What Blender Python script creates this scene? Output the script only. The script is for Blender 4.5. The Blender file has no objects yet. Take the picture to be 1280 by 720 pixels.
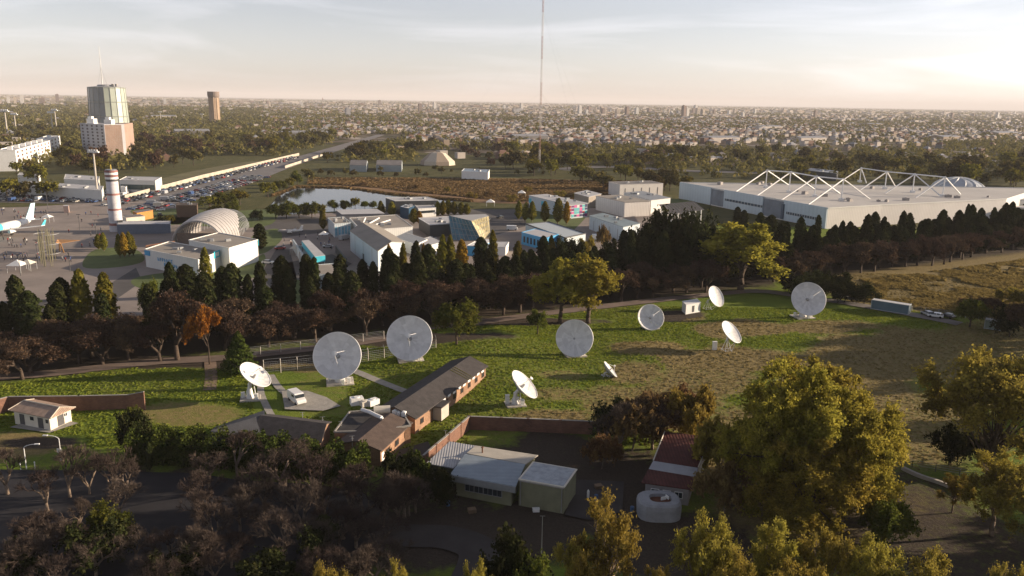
import bpy, math, random
import numpy as np
from mathutils import Vector, Matrix

S = bpy.context.scene
COL = S.collection
R = math.radians
PI = math.pi

# ------------------------------------------------------------------ camera
FPX, CAMH, PITCH, ROLL = 1000.0, 60.0, math.atan(234.0/1000.0), 0.0164
FWD = Vector((0, math.cos(PITCH), -math.sin(PITCH)))
_r0 = Vector((1, 0, 0)); _u0 = Vector((0, math.sin(PITCH), math.cos(PITCH)))
RIGHT = _r0*math.cos(ROLL) + _u0*math.sin(ROLL)
UP = -_r0*math.sin(ROLL) + _u0*math.cos(ROLL)
CAMP = Vector((0, 0, CAMH))
cam_data = bpy.data.cameras.new('camera')
cam_data.sensor_width = 36.0
cam_data.lens = 36.0*FPX/1280.0
cam_data.clip_start = 1.0
cam_data.clip_end = 90000.0
cam = bpy.data.objects.new('camera', cam_data)
COL.objects.link(cam)
M4 = Matrix((RIGHT, UP, -FWD)).transposed().to_4x4()
M4.translation = CAMP
cam.matrix_world = M4
S.camera = cam
S.render.resolution_x, S.render.resolution_y = 1024, 576

# ------------------------------------------------------------------ sun and sky
SUN_EL, SUN_AZ = R(13.0), R(10.0)            # azimuth: degrees forward of the right-hand side
SUND = Vector((math.cos(SUN_EL)*math.cos(SUN_AZ), math.cos(SUN_EL)*math.sin(SUN_AZ), math.sin(SUN_EL)))
world = bpy.data.worlds.new('World')
S.world = world
world.use_nodes = True
wn, wl = world.node_tree.nodes, world.node_tree.links
wn.clear()
wo = wn.new('ShaderNodeOutputWorld'); bg = wn.new('ShaderNodeBackground')
sky = wn.new('ShaderNodeTexSky'); sky.sky_type = 'NISHITA'; sky.sun_disc = False
sky.sun_elevation = SUN_EL
sky.sun_rotation = PI/2 - SUN_AZ
sky.altitude = 50; sky.air_density = 1.0; sky.dust_density = 0.6; sky.ozone_density = 2.0
tc = wn.new('ShaderNodeTexCoord')
# thin high cirrus: stretched noise over the sky direction
mp = wn.new('ShaderNodeMapping'); mp.inputs['Scale'].default_value = (2.0, 3.0, 17.0)
mp.inputs['Rotation'].default_value = (R(3), R(-5), R(20))
nz = wn.new('ShaderNodeTexNoise'); nz.inputs['Scale'].default_value = 1.4; nz.inputs['Detail'].default_value = 8
nz.inputs['Roughness'].default_value = 0.55; nz.inputs['Distortion'].default_value = 0.8
cr = wn.new('ShaderNodeValToRGB')
cr.color_ramp.elements[0].position = 0.46; cr.color_ramp.elements[1].position = 0.66
mx = wn.new('ShaderNodeMix'); mx.data_type = 'RGBA'
gry = wn.new('ShaderNodeHueSaturation'); gry.inputs['Saturation'].default_value = 0.42; gry.inputs['Value'].default_value = 1.0
cl = wn.new('ShaderNodeHueSaturation'); cl.inputs['Saturation'].default_value = 0.30; cl.inputs['Value'].default_value = 1.20
mm = wn.new('ShaderNodeMath'); mm.operation = 'MULTIPLY'; mm.inputs[1].default_value = 0.95
wl.new(tc.outputs['Generated'], mp.inputs['Vector']); wl.new(mp.outputs['Vector'], nz.inputs['Vector'])
wl.new(nz.outputs['Fac'], cr.inputs['Fac']); wl.new(cr.outputs['Color'], mm.inputs[0])
wl.new(mm.outputs[0], mx.inputs[0])
wl.new(sky.outputs[0], gry.inputs['Color']); wl.new(gry.outputs[0], mx.inputs[6])
wl.new(sky.outputs[0], cl.inputs['Color']); wl.new(cl.outputs[0], mx.inputs[7])
tint = wn.new('ShaderNodeMix'); tint.data_type = 'RGBA'; tint.blend_type = 'MULTIPLY'; tint.inputs[0].default_value = 1.0
tint.inputs[7].default_value = (1.0, 0.955, 1.02, 1)
wl.new(mx.outputs[2], tint.inputs[6])
# bright haze veil low in the sky, thinning towards the zenith
sxyz = wn.new('ShaderNodeSeparateXYZ'); wl.new(tc.outputs['Generated'], sxyz.inputs[0])
vr = wn.new('ShaderNodeMapRange'); vr.inputs['From Min'].default_value = 0.0; vr.inputs['From Max'].default_value = 0.55
vr.inputs['To Min'].default_value = 1.28; vr.inputs['To Max'].default_value = 0.80; wl.new(sxyz.outputs['Z'], vr.inputs['Value'])
vm = wn.new('ShaderNodeVectorMath'); vm.operation = 'SCALE'; wl.new(tint.outputs[2], vm.inputs[0]); wl.new(vr.outputs[0], vm.inputs['Scale'])
wl.new(vm.outputs[0], bg.inputs['Color'])
bg.inputs['Strength'].default_value = 0.075
wl.new(bg.outputs[0], wo.inputs['Surface'])
sun_l = bpy.data.lights.new('sun', 'SUN')
sun_l.energy = 5.0; sun_l.angle = R(0.53); sun_l.color = (1.0, 0.80, 0.58)
sun = bpy.data.objects.new('sun', sun_l); COL.objects.link(sun)
sun.rotation_euler = SUND.to_track_quat('Z', 'Y').to_euler()
sun.location = (120, 60, 150)
S.view_settings.view_transform = 'Standard'
S.view_settings.look = 'None'
S.view_settings.exposure = 1.05
S.view_settings.gamma = 1.0

rnd = random.Random(7)
nrs = np.random.RandomState(11)

# ------------------------------------------------------------------ from a measured picture point to the map
def ray(px, py):
    return (FWD*FPX + RIGHT*(px-640.0) - UP*(py-360.0))
def G(px, py, z=0.0):
    d = ray(px, py)
    t = (z-CAMH)/d.z
    return Vector((d.x*t, d.y*t, z))
def HT(P, py):
    a = (360.0-py)/FPX
    v = Vector((P.x, P.y, 0)) - CAMP
    return (a*v.dot(FWD) - v.dot(UP)) / (UP.z - a*FWD.z)
def DEP(P):
    return (Vector(P)-CAMP).dot(FWD)
def PXM(P, n):                      # n picture pixels, in metres at P
    return n*DEP(P)/FPX

# ------------------------------------------------------------------ objects
def tag(o, label=None, cat=None, group=None, kind=None):
    if label: o['label'] = label
    if cat: o['category'] = cat
    if group: o['group'] = group
    if kind: o['kind'] = kind
    return o
def empty(name, loc=(0, 0, 0), label=None, cat=None, group=None, rz=0.0):
    o = bpy.data.objects.new(name, None)
    COL.objects.link(o); o.location = loc; o.rotation_euler = (0, 0, rz)
    o.empty_display_size = 0.5
    return tag(o, label, cat, group)
ORD = 'first second third fourth fifth sixth seventh eighth ninth tenth eleventh twelfth thirteenth fourteenth fifteenth sixteenth seventeenth eighteenth nineteenth twentieth'.split()
_ORDS = {}
def ordtag(o, base):
    _ORDS.setdefault(base, []).append(o); o['label'] = base
def finish_labels():
    for base, L in _ORDS.items():
        if len(L) < 2: continue
        def pxx(o):
            v = o.location-CAMP; return v.dot(RIGHT)/v.dot(FWD)
        L.sort(key=pxx); n = len(L)
        for i, o in enumerate(L):
            if i < min(20, (n+1)//2 if n > 20 else n): o['label'] = f'{base}, {ORD[i]} from the left'
            elif n-1-i < 20: o['label'] = f'{base}, {ORD[n-1-i]} from the right'
            else: o['label'] = f'{base}, in the thick middle of them'
def origin_of(p):
    v = Vector((0, 0, 0))
    while p is not None:
        v += Vector(p.location); p = p.parent
    return v
def link(name, me, parent=None):
    o = bpy.data.objects.new(name, me); COL.objects.link(o)
    if parent: o.parent = parent
    return o
def np_mesh(name, verts, faces, mats, midx=None, attr=None, smooth=False):
    """verts (n,3); faces: (m,k) array of one face size"""
    me = bpy.data.meshes.new(name)
    verts = np.asarray(verts, dtype=np.float32); faces = np.asarray(faces, dtype=np.int32)
    m, k = faces.shape
    me.vertices.add(len(verts)); me.vertices.foreach_set('co', verts.ravel())
    me.loops.add(m*k); me.loops.foreach_set('vertex_index', faces.ravel())
    me.polygons.add(m); me.polygons.foreach_set('loop_start', np.arange(0, m*k, k, dtype=np.int32))
    me.polygons.foreach_set('loop_total', np.full(m, k, dtype=np.int32))
    if midx is not None: me.polygons.foreach_set('material_index', np.asarray(midx, dtype=np.int32))
    me.polygons.foreach_set('use_smooth', np.full(m, smooth, dtype=bool))
    for mt in (mats if isinstance(mats, (list, tuple)) else [mats]): me.materials.append(mt)
    if attr is not None:
        for an, av, dom in attr:
            a = me.attributes.new(an, 'FLOAT', dom); a.data.foreach_set('value', np.asarray(av, dtype=np.float32))
    me.update(calc_edges=True); me.validate()
    return me

class MB:
    def __init__(s): s.v = []; s.f = []; s.mi = []
    def add(s, vs, fs, mi=0):
        b = len(s.v); s.v += [tuple(v) for v in vs]
        s.f += [tuple(b+i for i in f) for f in fs]; s.mi += [mi]*len(fs)
        return s
    def box(s, c, d, rz=0.0, mi=0):
        x, y, z = d[0]/2, d[1]/2, d[2]/2
        ca, sa = math.cos(rz), math.sin(rz); vs = []
        for k in (-z, z):
            for (i, j) in ((-x, -y), (x, -y), (x, y), (-x, y)):
                vs.append((c[0]+i*ca-j*sa, c[1]+i*sa+j*ca, c[2]+k))
        return s.add(vs, [(3, 2, 1, 0), (4, 5, 6, 7), (0, 1, 5, 4), (1, 2, 6, 5), (2, 3, 7, 6), (3, 0, 4, 7)], mi)
    def prism(s, poly, z0, z1, mi=0, cap=True):
        n = len(poly); a = [(p[0], p[1], z0) for p in poly]
        b = [(p[0], p[1], (z1[i] if isinstance(z1, (list, tuple)) else z1)) for i, p in enumerate(poly)]
        area = sum(poly[i][0]*poly[(i+1) % n][1]-poly[(i+1) % n][0]*poly[i][1] for i in range(n))
        if area < 0: a.reverse(); b.reverse()
        fs = [(i, (i+1) % n, n+(i+1) % n, n+i) for i in range(n)]
        if cap: fs += [tuple(reversed(range(n))), tuple(range(n, 2*n))]
        return s.add(a+b, fs, mi)
    def beam(s, p, q, r, n=6, r2=None, mi=0):
        p, q = Vector(p), Vector(q); d = (q-p)
        if d.length < 1e-6: return s
        r2 = r if r2 is None else r2
        d.normalize(); a = d.orthogonal().normalized(); b = d.cross(a)
        vs = []
        for c, rr in ((p, r), (q, r2)):
            for i in range(n):
                t = 2*PI*(i+0.5)/n; vs.append(c + a*(rr*math.cos(t)) + b*(rr*math.sin(t)))
        fs = [(i, (i+1) % n, n+(i+1) % n, n+i) for i in range(n)] + [tuple(reversed(range(n))), tuple(range(n, 2*n))]
        return s.add(vs, fs, mi)
    def path(s, pts, r, n=6, mi=0):
        for a, b in zip(pts, pts[1:]): s.beam(a, b, r, n, mi=mi)
        return s
    def lathe(s, prof, c=(0, 0, 0), n=24, mi=0):
        vs = []; fs = []
        for (r, z) in prof:
            for i in range(n):
                t = 2*PI*i/n; vs.append((c[0]+r*math.cos(t), c[1]+r*math.sin(t), c[2]+z))
        for j in range(len(prof)-1):
            for i in range(n):
                fs.append((j*n+i, j*n+(i+1) % n, (j+1)*n+(i+1) % n, (j+1)*n+i))
        return s.add(vs, fs, mi)
    def build(s, name, mats, parent=None, smooth=False, bevel=0.0):
        me = bpy.data.meshes.new(name)
        off = origin_of(parent) if parent else Vector((0, 0, 0))
        me.from_pydata([(v[0]-off.x, v[1]-off.y, v[2]-off.z) for v in s.v], [], s.f)
        for mt in (mats if isinstance(mats, (list, tuple)) else [mats]): me.materials.append(mt)
        me.polygons.foreach_set('material_index', s.mi)
        if smooth: me.polygons.foreach_set('use_smooth', [True]*len(me.polygons))
        me.update()
        o = link(name, me, parent)
        if bevel > 0:
            bm = o.modifiers.new('bevel', 'BEVEL'); bm.width = bevel; bm.segments = 2; bm.limit_method = 'ANGLE'
        return o

# ------------------------------------------------------------------ materials
MAT = {}
def _nt(name):
    m = bpy.data.materials.new(name); m.use_nodes = True
    n, l = m.node_tree.nodes, m.node_tree.links
    return m, n, l, n['Principled BSDF']
def mat(name, col, rough=0.85, var=0.12, scale=1.5, bump=0.0, metal=0.0, col2=None, spec=0.3, stripes=None, stripe_dir=0, stripe_amt=0.1):
    if name in MAT: return MAT[name]
    m, n, l, b = _nt(name)
    b.inputs['Roughness'].default_value = rough; b.inputs['Metallic'].default_value = metal
    b.inputs['Specular IOR Level'].default_value = spec
    tcn = n.new('ShaderNodeTexCoord'); ns = n.new('ShaderNodeTexNoise')
    ns.inputs['Scale'].default_value = scale; ns.inputs['Detail'].default_value = 5; ns.inputs['Roughness'].default_value = 0.65
    l.new(tcn.outputs['Object'], ns.inputs['Vector'])
    mp_ = n.new('ShaderNodeMapRange'); mp_.inputs['From Min'].default_value = 0.3; mp_.inputs['From Max'].default_value = 0.7
    l.new(ns.outputs['Fac'], mp_.inputs['Value'])
    c1 = tuple(max(0, c*(1-var)) for c in col)+(1,)
    c2 = tuple(min(1, c*(1+var)) for c in (col2 or col))+(1,)
    mixn = n.new('ShaderNodeMix'); mixn.data_type = 'RGBA'
    mixn.inputs[6].default_value = c1; mixn.inputs[7].default_value = c2
    l.new(mp_.outputs[0], mixn.inputs[0])
    out = mixn.outputs[2]
    if stripes:
        w = n.new('ShaderNodeTexWave'); w.wave_type = 'BANDS'; w.bands_direction = 'XYZ'[stripe_dir]
        w.inputs['Scale'].default_value = stripes; w.inputs['Distortion'].default_value = 0.0
        l.new(tcn.outputs['Object'], w.inputs['Vector'])
        bp = n.new('ShaderNodeBump'); bp.inputs['Strength'].default_value = 0.5; bp.inputs['Distance'].default_value = 0.06
        l.new(w.outputs['Fac'], bp.inputs['Height']); l.new(bp.outputs[0], b.inputs['Normal'])
        sm = n.new('ShaderNodeMix'); sm.data_type = 'RGBA'; sm.blend_type = 'MULTIPLY'; sm.inputs[0].default_value = 1
        rr = n.new('ShaderNodeMapRange'); rr.inputs['To Min'].default_value = 1-stripe_amt; l.new(w.outputs['Fac'], rr.inputs['Value'])
        l.new(out, sm.inputs[6]); l.new(rr.outputs[0], sm.inputs[7]); out = sm.outputs[2]
    elif bump > 0:
        ns2 = n.new('ShaderNodeTexNoise'); ns2.inputs['Scale'].default_value = scale*4; ns2.inputs['Detail'].default_value = 4
        l.new(tcn.outputs['Object'], ns2.inputs['Vector'])
        bp = n.new('ShaderNodeBump'); bp.inputs['Strength'].default_value = bump; bp.inputs['Distance'].default_value = 0.15
        l.new(ns2.outputs['Fac'], bp.inputs['Height']); l.new(bp.outputs[0], b.inputs['Normal'])
    l.new(out, b.inputs['Base Color'])
    MAT[name] = m
    return m
def brick(name, c1, c2, mortar, scale=1.0):
    m, n, l, b = _nt(name)
    tcn = n.new('ShaderNodeTexCoord'); bt = n.new('ShaderNodeTexBrick')
    sx = n.new('ShaderNodeSeparateXYZ'); cb = n.new('ShaderNodeCombineXYZ'); ad = n.new('ShaderNodeMath'); ad.operation = 'ADD'
    l.new(tcn.outputs['Object'], sx.inputs[0]); l.new(sx.outputs['X'], ad.inputs[0]); l.new(sx.outputs['Y'], ad.inputs[1])
    l.new(ad.outputs[0], cb.inputs['X']); l.new(sx.outputs['Z'], cb.inputs['Y'])
    l.new(cb.outputs[0], bt.inputs['Vector'])
    bt.inputs['Color1'].default_value = c1+(1,); bt.inputs['Color2'].default_value = c2+(1,); bt.inputs['Mortar'].default_value = mortar+(1,)
    bt.inputs['Scale'].default_value = scale; bt.inputs['Brick Width'].default_value = 0.5; bt.inputs['Row Height'].default_value = 0.18
    bt.inputs['Mortar Size'].default_value = 0.015
    ns = n.new('ShaderNodeTexNoise'); ns.inputs['Scale'].default_value = 0.5; ns.inputs['Detail'].default_value = 6
    l.new(tcn.outputs['Object'], ns.inputs['Vector'])
    mr = n.new('ShaderNodeMapRange'); mr.inputs['From Min'].default_value = 0.3; mr.inputs['From Max'].default_value = 0.7
    mr.inputs['To Min'].default_value = 0.7; mr.inputs['To Max'].default_value = 1.15; l.new(ns.outputs['Fac'], mr.inputs['Value'])
    mu = n.new('ShaderNodeMix'); mu.data_type = 'RGBA'; mu.blend_type = 'MULTIPLY'; mu.inputs[0].default_value = 1
    l.new(bt.outputs['Color'], mu.inputs[6]); l.new(mr.outputs[0], mu.inputs[7]); l.new(mu.outputs[2], b.inputs['Base Color'])
    b.inputs['Roughness'].default_value = 0.9
    MAT[name] = m
    return m
def leafmat(name, c1, c2, c3=None, trans=0.3, rnd_amt=0.35):
    """foliage: hue varies per leaf (attribute v), per tree and in patches through the crown"""
    m, n, l, b = _nt(name)
    n.remove(b)
    out = n['Material Output']
    at = n.new('ShaderNodeAttribute'); at.attribute_name = 'v'
    oi = n.new('ShaderNodeObjectInfo')
    tcn = n.new('ShaderNodeTexCoord'); ns = n.new('ShaderNodeTexNoise'); ns.inputs['Scale'].default_value = 0.35; ns.inputs['Detail'].default_value = 2
    l.new(tcn.outputs['Object'], ns.inputs['Vector'])
    a1 = n.new('ShaderNodeMath'); a1.operation = 'MULTIPLY_ADD'; a1.inputs[1].default_value = 0.45
    mr = n.new('ShaderNodeMapRange'); mr.inputs['From Min'].default_value = 0.3; mr.inputs['From Max'].default_value = 0.7
    mr.inputs['To Min'].default_value = 0; mr.inputs['To Max'].default_value = 0.6
    l.new(ns.outputs['Fac'], mr.inputs['Value'])
    l.new(at.outputs['Fac'], a1.inputs[0]); l.new(mr.outputs[0], a1.inputs[2])
    ramp = n.new('ShaderNodeValToRGB')
    ramp.color_ramp.elements[0].color = c1+(1,); ramp.color_ramp.elements[1].color = (c3 or c2)+(1,)
    if c3:
        e = ramp.color_ramp.elements.new(0.5); e.color = c2+(1,)
    l.new(a1.outputs[0], ramp.inputs['Fac'])
    hs = n.new('ShaderNodeHueSaturation')
    m2 = n.new('ShaderNodeMapRange'); m2.inputs['To Min'].default_value = 1-rnd_amt; m2.inputs['To Max'].default_value = 1+rnd_amt
    l.new(oi.outputs['Random'], m2.inputs['Value']); l.new(m2.outputs[0], hs.inputs['Value'])
    m3 = n.new('ShaderNodeMapRange'); m3.inputs['To Min'].default_value = 0.485; m3.inputs['To Max'].default_value = 0.515
    l.new(oi.outputs['Random'], m3.inputs['Value']); l.new(m3.outputs[0], hs.inputs['Hue'])
    l.new(ramp.outputs[0], hs.inputs['Color'])
    d = n.new('ShaderNodeBsdfDiffuse'); t = n.new('ShaderNodeBsdfTranslucent'); mxs = n.new('ShaderNodeMixShader')
    l.new(hs.outputs[0], d.inputs['Color']); l.new(hs.outputs[0], t.inputs['Color'])
    mxs.inputs[0].default_value = trans
    l.new(d.outputs[0], mxs.inputs[1]); l.new(t.outputs[0], mxs.inputs[2]); l.new(mxs.outputs[0], out.inputs['Surface'])
    MAT[name] = m
    return m
def glass(name, col=(0.03, 0.04, 0.05), rough=0.12):
    return mat(name, col, rough=rough, var=0.3, scale=0.4, spec=0.6)

def vnoise(x, y, s, seed=0):
    """smooth value noise in 0..1 on arrays"""
    rs = np.random.RandomState(seed); T = rs.rand(256, 256)
    x = np.asarray(x)/s + 1000.3; y = np.asarray(y)/s + 1000.7
    xi = np.floor(x).astype(int); yi = np.floor(y).astype(int); fx = x-xi; fy = y-yi
    fx = fx*fx*(3-2*fx); fy = fy*fy*(3-2*fy)
    g = lambda a, b: T[a % 256, b % 256]
    return (g(xi, yi)*(1-fx)+g(xi+1, yi)*fx)*(1-fy) + (g(xi, yi+1)*(1-fx)+g(xi+1, yi+1)*fx)*fy
def fbm(x, y, s, seed=0, o=4):
    t = 0; a = 0.5; w = 0
    for i in range(o):
        t = t + a*vnoise(x, y, s/(2**i), seed+i); w += a; a *= 0.55
    return t/w

W8 = mat('white_paint', (0.74, 0.74, 0.72), 0.5, 0.06, 0.7)
WSTEEL = mat('white_steel', (0.70, 0.70, 0.70), 0.45, 0.05, 2)
GSTEEL = mat('grey_steel', (0.30, 0.31, 0.32), 0.5, 0.12, 2, metal=0.3)
DSTEEL = mat('dark_steel', (0.08, 0.08, 0.085), 0.55, 0.2, 2)
CONC = mat('concrete', (0.30, 0.285, 0.26), 0.9, 0.18, 0.8, bump=0.3)
CONCL = mat('pale_concrete', (0.42, 0.39, 0.35), 0.9, 0.15, 0.5, bump=0.2)
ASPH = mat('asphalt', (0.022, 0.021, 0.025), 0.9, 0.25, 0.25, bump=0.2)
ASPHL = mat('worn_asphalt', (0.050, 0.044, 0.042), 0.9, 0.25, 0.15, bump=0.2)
GLASS = glass('window_glass')
BARK = mat('bark', (0.075, 0.055, 0.042), 0.95, 0.35, 3, bump=0.6)
BARKL = mat('pale_bark', (0.17, 0.13, 0.10), 0.95, 0.35, 3, bump=0.5)
BRICK = brick('brickwork', (0.33, 0.185, 0.11), (0.24, 0.125, 0.075), (0.27, 0.21, 0.15))
# ------------------------------------------------------------------ ground
def to_px(X, Y, Z=0.0):
    vx, vy, vz = X, Y, Z-CAMH
    d = vx*FWD.x+vy*FWD.y+vz*FWD.z
    return 640+FPX*(vx*RIGHT.x+vy*RIGHT.y+vz*RIGHT.z)/d, 360-FPX*(vx*UP.x+vy*UP.y+vz*UP.z)/d

def grassmat(name, g1, g2, d1, d2, bare):
    m, n, l, b = _nt(name)
    b.inputs['Roughness'].default_value = 0.95; b.inputs['Specular IOR Level'].default_value = 0.1
    geo = n.new('ShaderNodeNewGeometry')
    def noise(sc, det=5, lo=0.35, hi=0.65):
        x = n.new('ShaderNodeTexNoise'); x.inputs['Scale'].default_value = sc; x.inputs['Detail'].default_value = det; x.inputs['Roughness'].default_value = 0.7
        l.new(geo.outputs['Position'], x.inputs['Vector'])
        r = n.new('ShaderNodeMapRange'); r.inputs['From Min'].default_value = lo; r.inputs['From Max'].default_value = hi
        l.new(x.outputs['Fac'], r.inputs['Value']); return r.outputs[0], x.outputs['Fac']
    def mixc(f, a, c):
        x = n.new('ShaderNodeMix'); x.data_type = 'RGBA'
        if hasattr(f, 'links'): l.new(f, x.inputs[0])
        for s_, v in ((6, a), (7, c)):
            if isinstance(v, tuple): x.inputs[s_].default_value = v+(1,)
            else: l.new(v, x.inputs[s_])
        return x.outputs[2]
    n1, _ = noise(0.09, 6); n2, f2 = noise(0.8, 6); n3, f3 = noise(3.5, 4, 0.3, 0.7)
    green = mixc(n1, g1, g2)
    dry = mixc(n2, d1, d2)
    def fac(att, jit, a, bnd):
        at = n.new('ShaderNodeAttribute'); at.attribute_name = att
        s1 = n.new('ShaderNodeMath'); s1.operation = 'MULTIPLY_ADD'; s1.inputs[1].default_value = jit
        s0 = n.new('ShaderNodeMath'); s0.operation = 'SUBTRACT'; s0.inputs[1].default_value = 0.5; l.new(f2, s0.inputs[0])
        l.new(s0.outputs[0], s1.inputs[0]); l.new(at.outputs['Fac'], s1.inputs[2])
        r = n.new('ShaderNodeMapRange'); r.inputs['From Min'].default_value = a; r.inputs['From Max'].default_value = bnd
        l.new(s1.outputs[0], r.inputs['Value']); return r.outputs[0]
    c = mixc(fac('dry', 1.1, 0.25, 0.75), green, dry)
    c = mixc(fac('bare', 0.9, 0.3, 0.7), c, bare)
    v = n.new('ShaderNodeMapRange'); v.inputs['To Min'].default_value = 0.72; v.inputs['To Max'].default_value = 1.2; l.new(n3, v.inputs['Value'])
    mu = n.new('ShaderNodeMix'); mu.data_type = 'RGBA'; mu.blend_type = 'MULTIPLY'; mu.inputs[0].default_value = 1
    l.new(c, mu.inputs[6]); l.new(v.outputs[0], mu.inputs[7]); l.new(mu.outputs[2], b.inputs['Base Color'])
    bp = n.new('ShaderNodeBump'); bp.inputs['Strength'].default_value = 0.6; bp.inputs['Distance'].default_value = 0.3
    ad = n.new('ShaderNodeMath'); ad.operation = 'ADD'; l.new(f2, ad.inputs[0]); l.new(f3, ad.inputs[1])
    l.new(ad.outputs[0], bp.inputs['Height']); l.new(bp.outputs[0], b.inputs['Normal'])
    return m
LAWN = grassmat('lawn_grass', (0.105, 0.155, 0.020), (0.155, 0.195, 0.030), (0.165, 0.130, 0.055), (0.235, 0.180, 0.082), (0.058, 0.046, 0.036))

# dry and bare patches of the field; yard shade near the shed painted in as bare: picture ellipse (x, y, half width, half height, amount)
DRY = [(808, 436, 46, 9, 1.1), (925, 412, 60, 11, 1.0), (1040, 408, 60, 9, 0.9), (700, 470, 50, 8, .55), (690, 492, 46, 9, 0.6),
       (800, 466, 52, 15, 0.72), (870, 472, 80, 28, 0.72), (820, 510, 90, 34, 0.7), (920, 450, 100, 16, .9), (1075, 470, 110, 60, .8), (1150, 530, 110, 60, .7),
       (1170, 355, 150, 38, 1.3), (1270, 350, 120, 40, 1.3), (1250, 450, 140, 60, 0.7), (240, 518, 70, 16, 0.62), (20, 555, 60, 16, 0.8), (850, 395, 32, 8, .8),
       (1050, 640, 160, 60, 0.8), (680, 520, 60, 10, 0.8), (380, 458, 60, 6, .8), (1000, 560, 200, 60, .7), (760,500,40,20,.6)]
BARE_SHADE = [(680, 572, 90, 34, .78), (770, 625, 80, 60, .85), (620, 665, 130, 50, .9), (850, 690, 140, 60, .8), (843, 393, 36, 7, 1.0), (650, 402, 120, 5, 0.9), (200, 452, 150, 9, 0.8), (500, 425, 160, 9, 0.8), (370, 445, 80, 10, 0.75), (40, 552, 50, 8, .8),
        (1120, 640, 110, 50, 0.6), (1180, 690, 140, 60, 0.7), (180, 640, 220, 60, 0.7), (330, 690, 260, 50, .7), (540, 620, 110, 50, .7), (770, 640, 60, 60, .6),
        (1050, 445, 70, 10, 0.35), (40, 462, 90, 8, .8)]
def mound(X, Y):
    z = np.zeros_like(X)
    for (px, py, rx, ry, h) in [(590, 432, 16, 7, 1.6), (530, 455, 22, 6, 0.7), (808, 437, 9, 5, .9), (560, 466, 10, 4, .7), (635, 468, 12, 6, .7), (910, 416, 14, 5, .5)]:
        c = G(px, py); z += h*np.exp(-(((X-c.x)/rx)**2 + ((Y-c.y)/(ry*1.6))**2))
    return z
def ground_z(x, y):
    a = np.array([float(x)]); b = np.array([float(y)])
    return float(gz(a, b)[0])
def gz(X, Y):
    return mound(X, Y) + (fbm(X, Y, 9.0, 5, 3)-0.5)*0.22 - 0.16
gx = np.arange(-190, 300.1, 1.25); gy = np.arange(58, 405.1, 1.25)
X, Y = np.meshgrid(gx, gy); X = X.ravel(); Y = Y.ravel()
PX, PY = to_px(X, Y)
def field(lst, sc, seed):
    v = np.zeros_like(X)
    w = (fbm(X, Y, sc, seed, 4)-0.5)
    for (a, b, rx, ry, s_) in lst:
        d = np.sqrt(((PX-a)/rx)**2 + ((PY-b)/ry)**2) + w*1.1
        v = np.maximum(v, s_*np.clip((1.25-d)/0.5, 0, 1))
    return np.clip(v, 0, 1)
dry = field(DRY, 14, 21); bare = field(BARE_SHADE, 8, 31)
dry = np.clip(np.maximum(dry, 0.33*(fbm(X, Y, 26, 77, 4) > .60)), 0, 1)
bare = np.maximum(bare, np.clip(1-np.abs(Y-(236+.523*X))/np.where(X > 90, 15, 22), 0, 1)**.5*1.0)
nx_, ny_ = len(gx), len(gy)
I = np.arange(nx_*ny_).reshape(ny_, nx_)
F = np.stack([I[:-1, :-1], I[:-1, 1:], I[1:, 1:], I[1:, :-1]], -1).reshape(-1, 4)
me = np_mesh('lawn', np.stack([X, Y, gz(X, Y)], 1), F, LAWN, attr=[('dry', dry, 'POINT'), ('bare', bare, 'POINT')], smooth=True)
tag(link('lawn', me), kind='structure')
LX, LY, LDRY, LBARE_SHADE = X, Y, dry, bare

# far plain, out to the horizon
def farmat():
    m, n, l, b = _nt('plain_ground')
    b.inputs['Roughness'].default_value = 1.0; b.inputs['Specular IOR Level'].default_value = 0.05
    geo = n.new('ShaderNodeNewGeometry')
    a = n.new('ShaderNodeTexNoise'); a.inputs['Scale'].default_value = 0.0016; a.inputs['Detail'].default_value = 7; a.inputs['Roughness'].default_value = 0.65
    v = n.new('ShaderNodeTexVoronoi'); v.inputs['Scale'].default_value = 0.055
    v2 = n.new('ShaderNodeTexVoronoi'); v2.inputs['Scale'].default_value = 0.012
    for x in (a, v, v2): l.new(geo.outputs['Position'], x.inputs['Vector'])
    r = n.new('ShaderNodeValToRGB'); e = r.color_ramp.elements
    e[0].position = 0.0; e[0].color = (0.035, 0.045, 0.018, 1); e[1].position = 1.0; e[1].color = (0.44, 0.40, 0.36, 1)
    for p, c in ((0.45, (0.060, 0.055, 0.028, 1)), (0.62, (0.11, 0.085, 0.065, 1)), (0.85, (0.20, 0.17, 0.145, 1))):
        q = e.new(p); q.color = c
    s = n.new('ShaderNodeSeparateColor'); l.new(v.outputs['Color'], s.inputs[0])
    s2 = n.new('ShaderNodeSeparateColor'); l.new(v2.outputs['Color'], s2.inputs[0])
    m1 = n.new('ShaderNodeMath'); m1.operation = 'MULTIPLY_ADD'; m1.inputs[1].default_value = 0.75
    m2 = n.new('ShaderNodeMath'); m2.operation = 'MULTIPLY_ADD'; m2.inputs[1].default_value = 0.9; m2.inputs[2].default_value = -0.48
    l.new(a.outputs['Fac'], m2.inputs[0]); l.new(s.outputs[0], m1.inputs[0]); l.new(m2.outputs[0], m1.inputs[2])
    m3 = n.new('ShaderNodeMath'); m3.operation = 'MULTIPLY_ADD'; m3.inputs[1].default_value = 0.3; l.new(s2.outputs[0], m3.inputs[0]); l.new(m1.outputs[0], m3.inputs[2])
    l.new(m3.outputs[0], r.inputs['Fac']); l.new(r.outputs[0], b.inputs['Base Color'])
    return m
mb = MB(); Rr = 42000.0
rings = [0, 300, 900, 3000, 10000, Rr]; nseg = 96; vs = [(0, 200, -0.42)]; fs = []
for r_ in rings[1:]:
    for i in range(nseg): vs.append((r_*math.cos(2*PI*i/nseg), 200+r_*math.sin(2*PI*i/nseg), -0.42))
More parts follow.
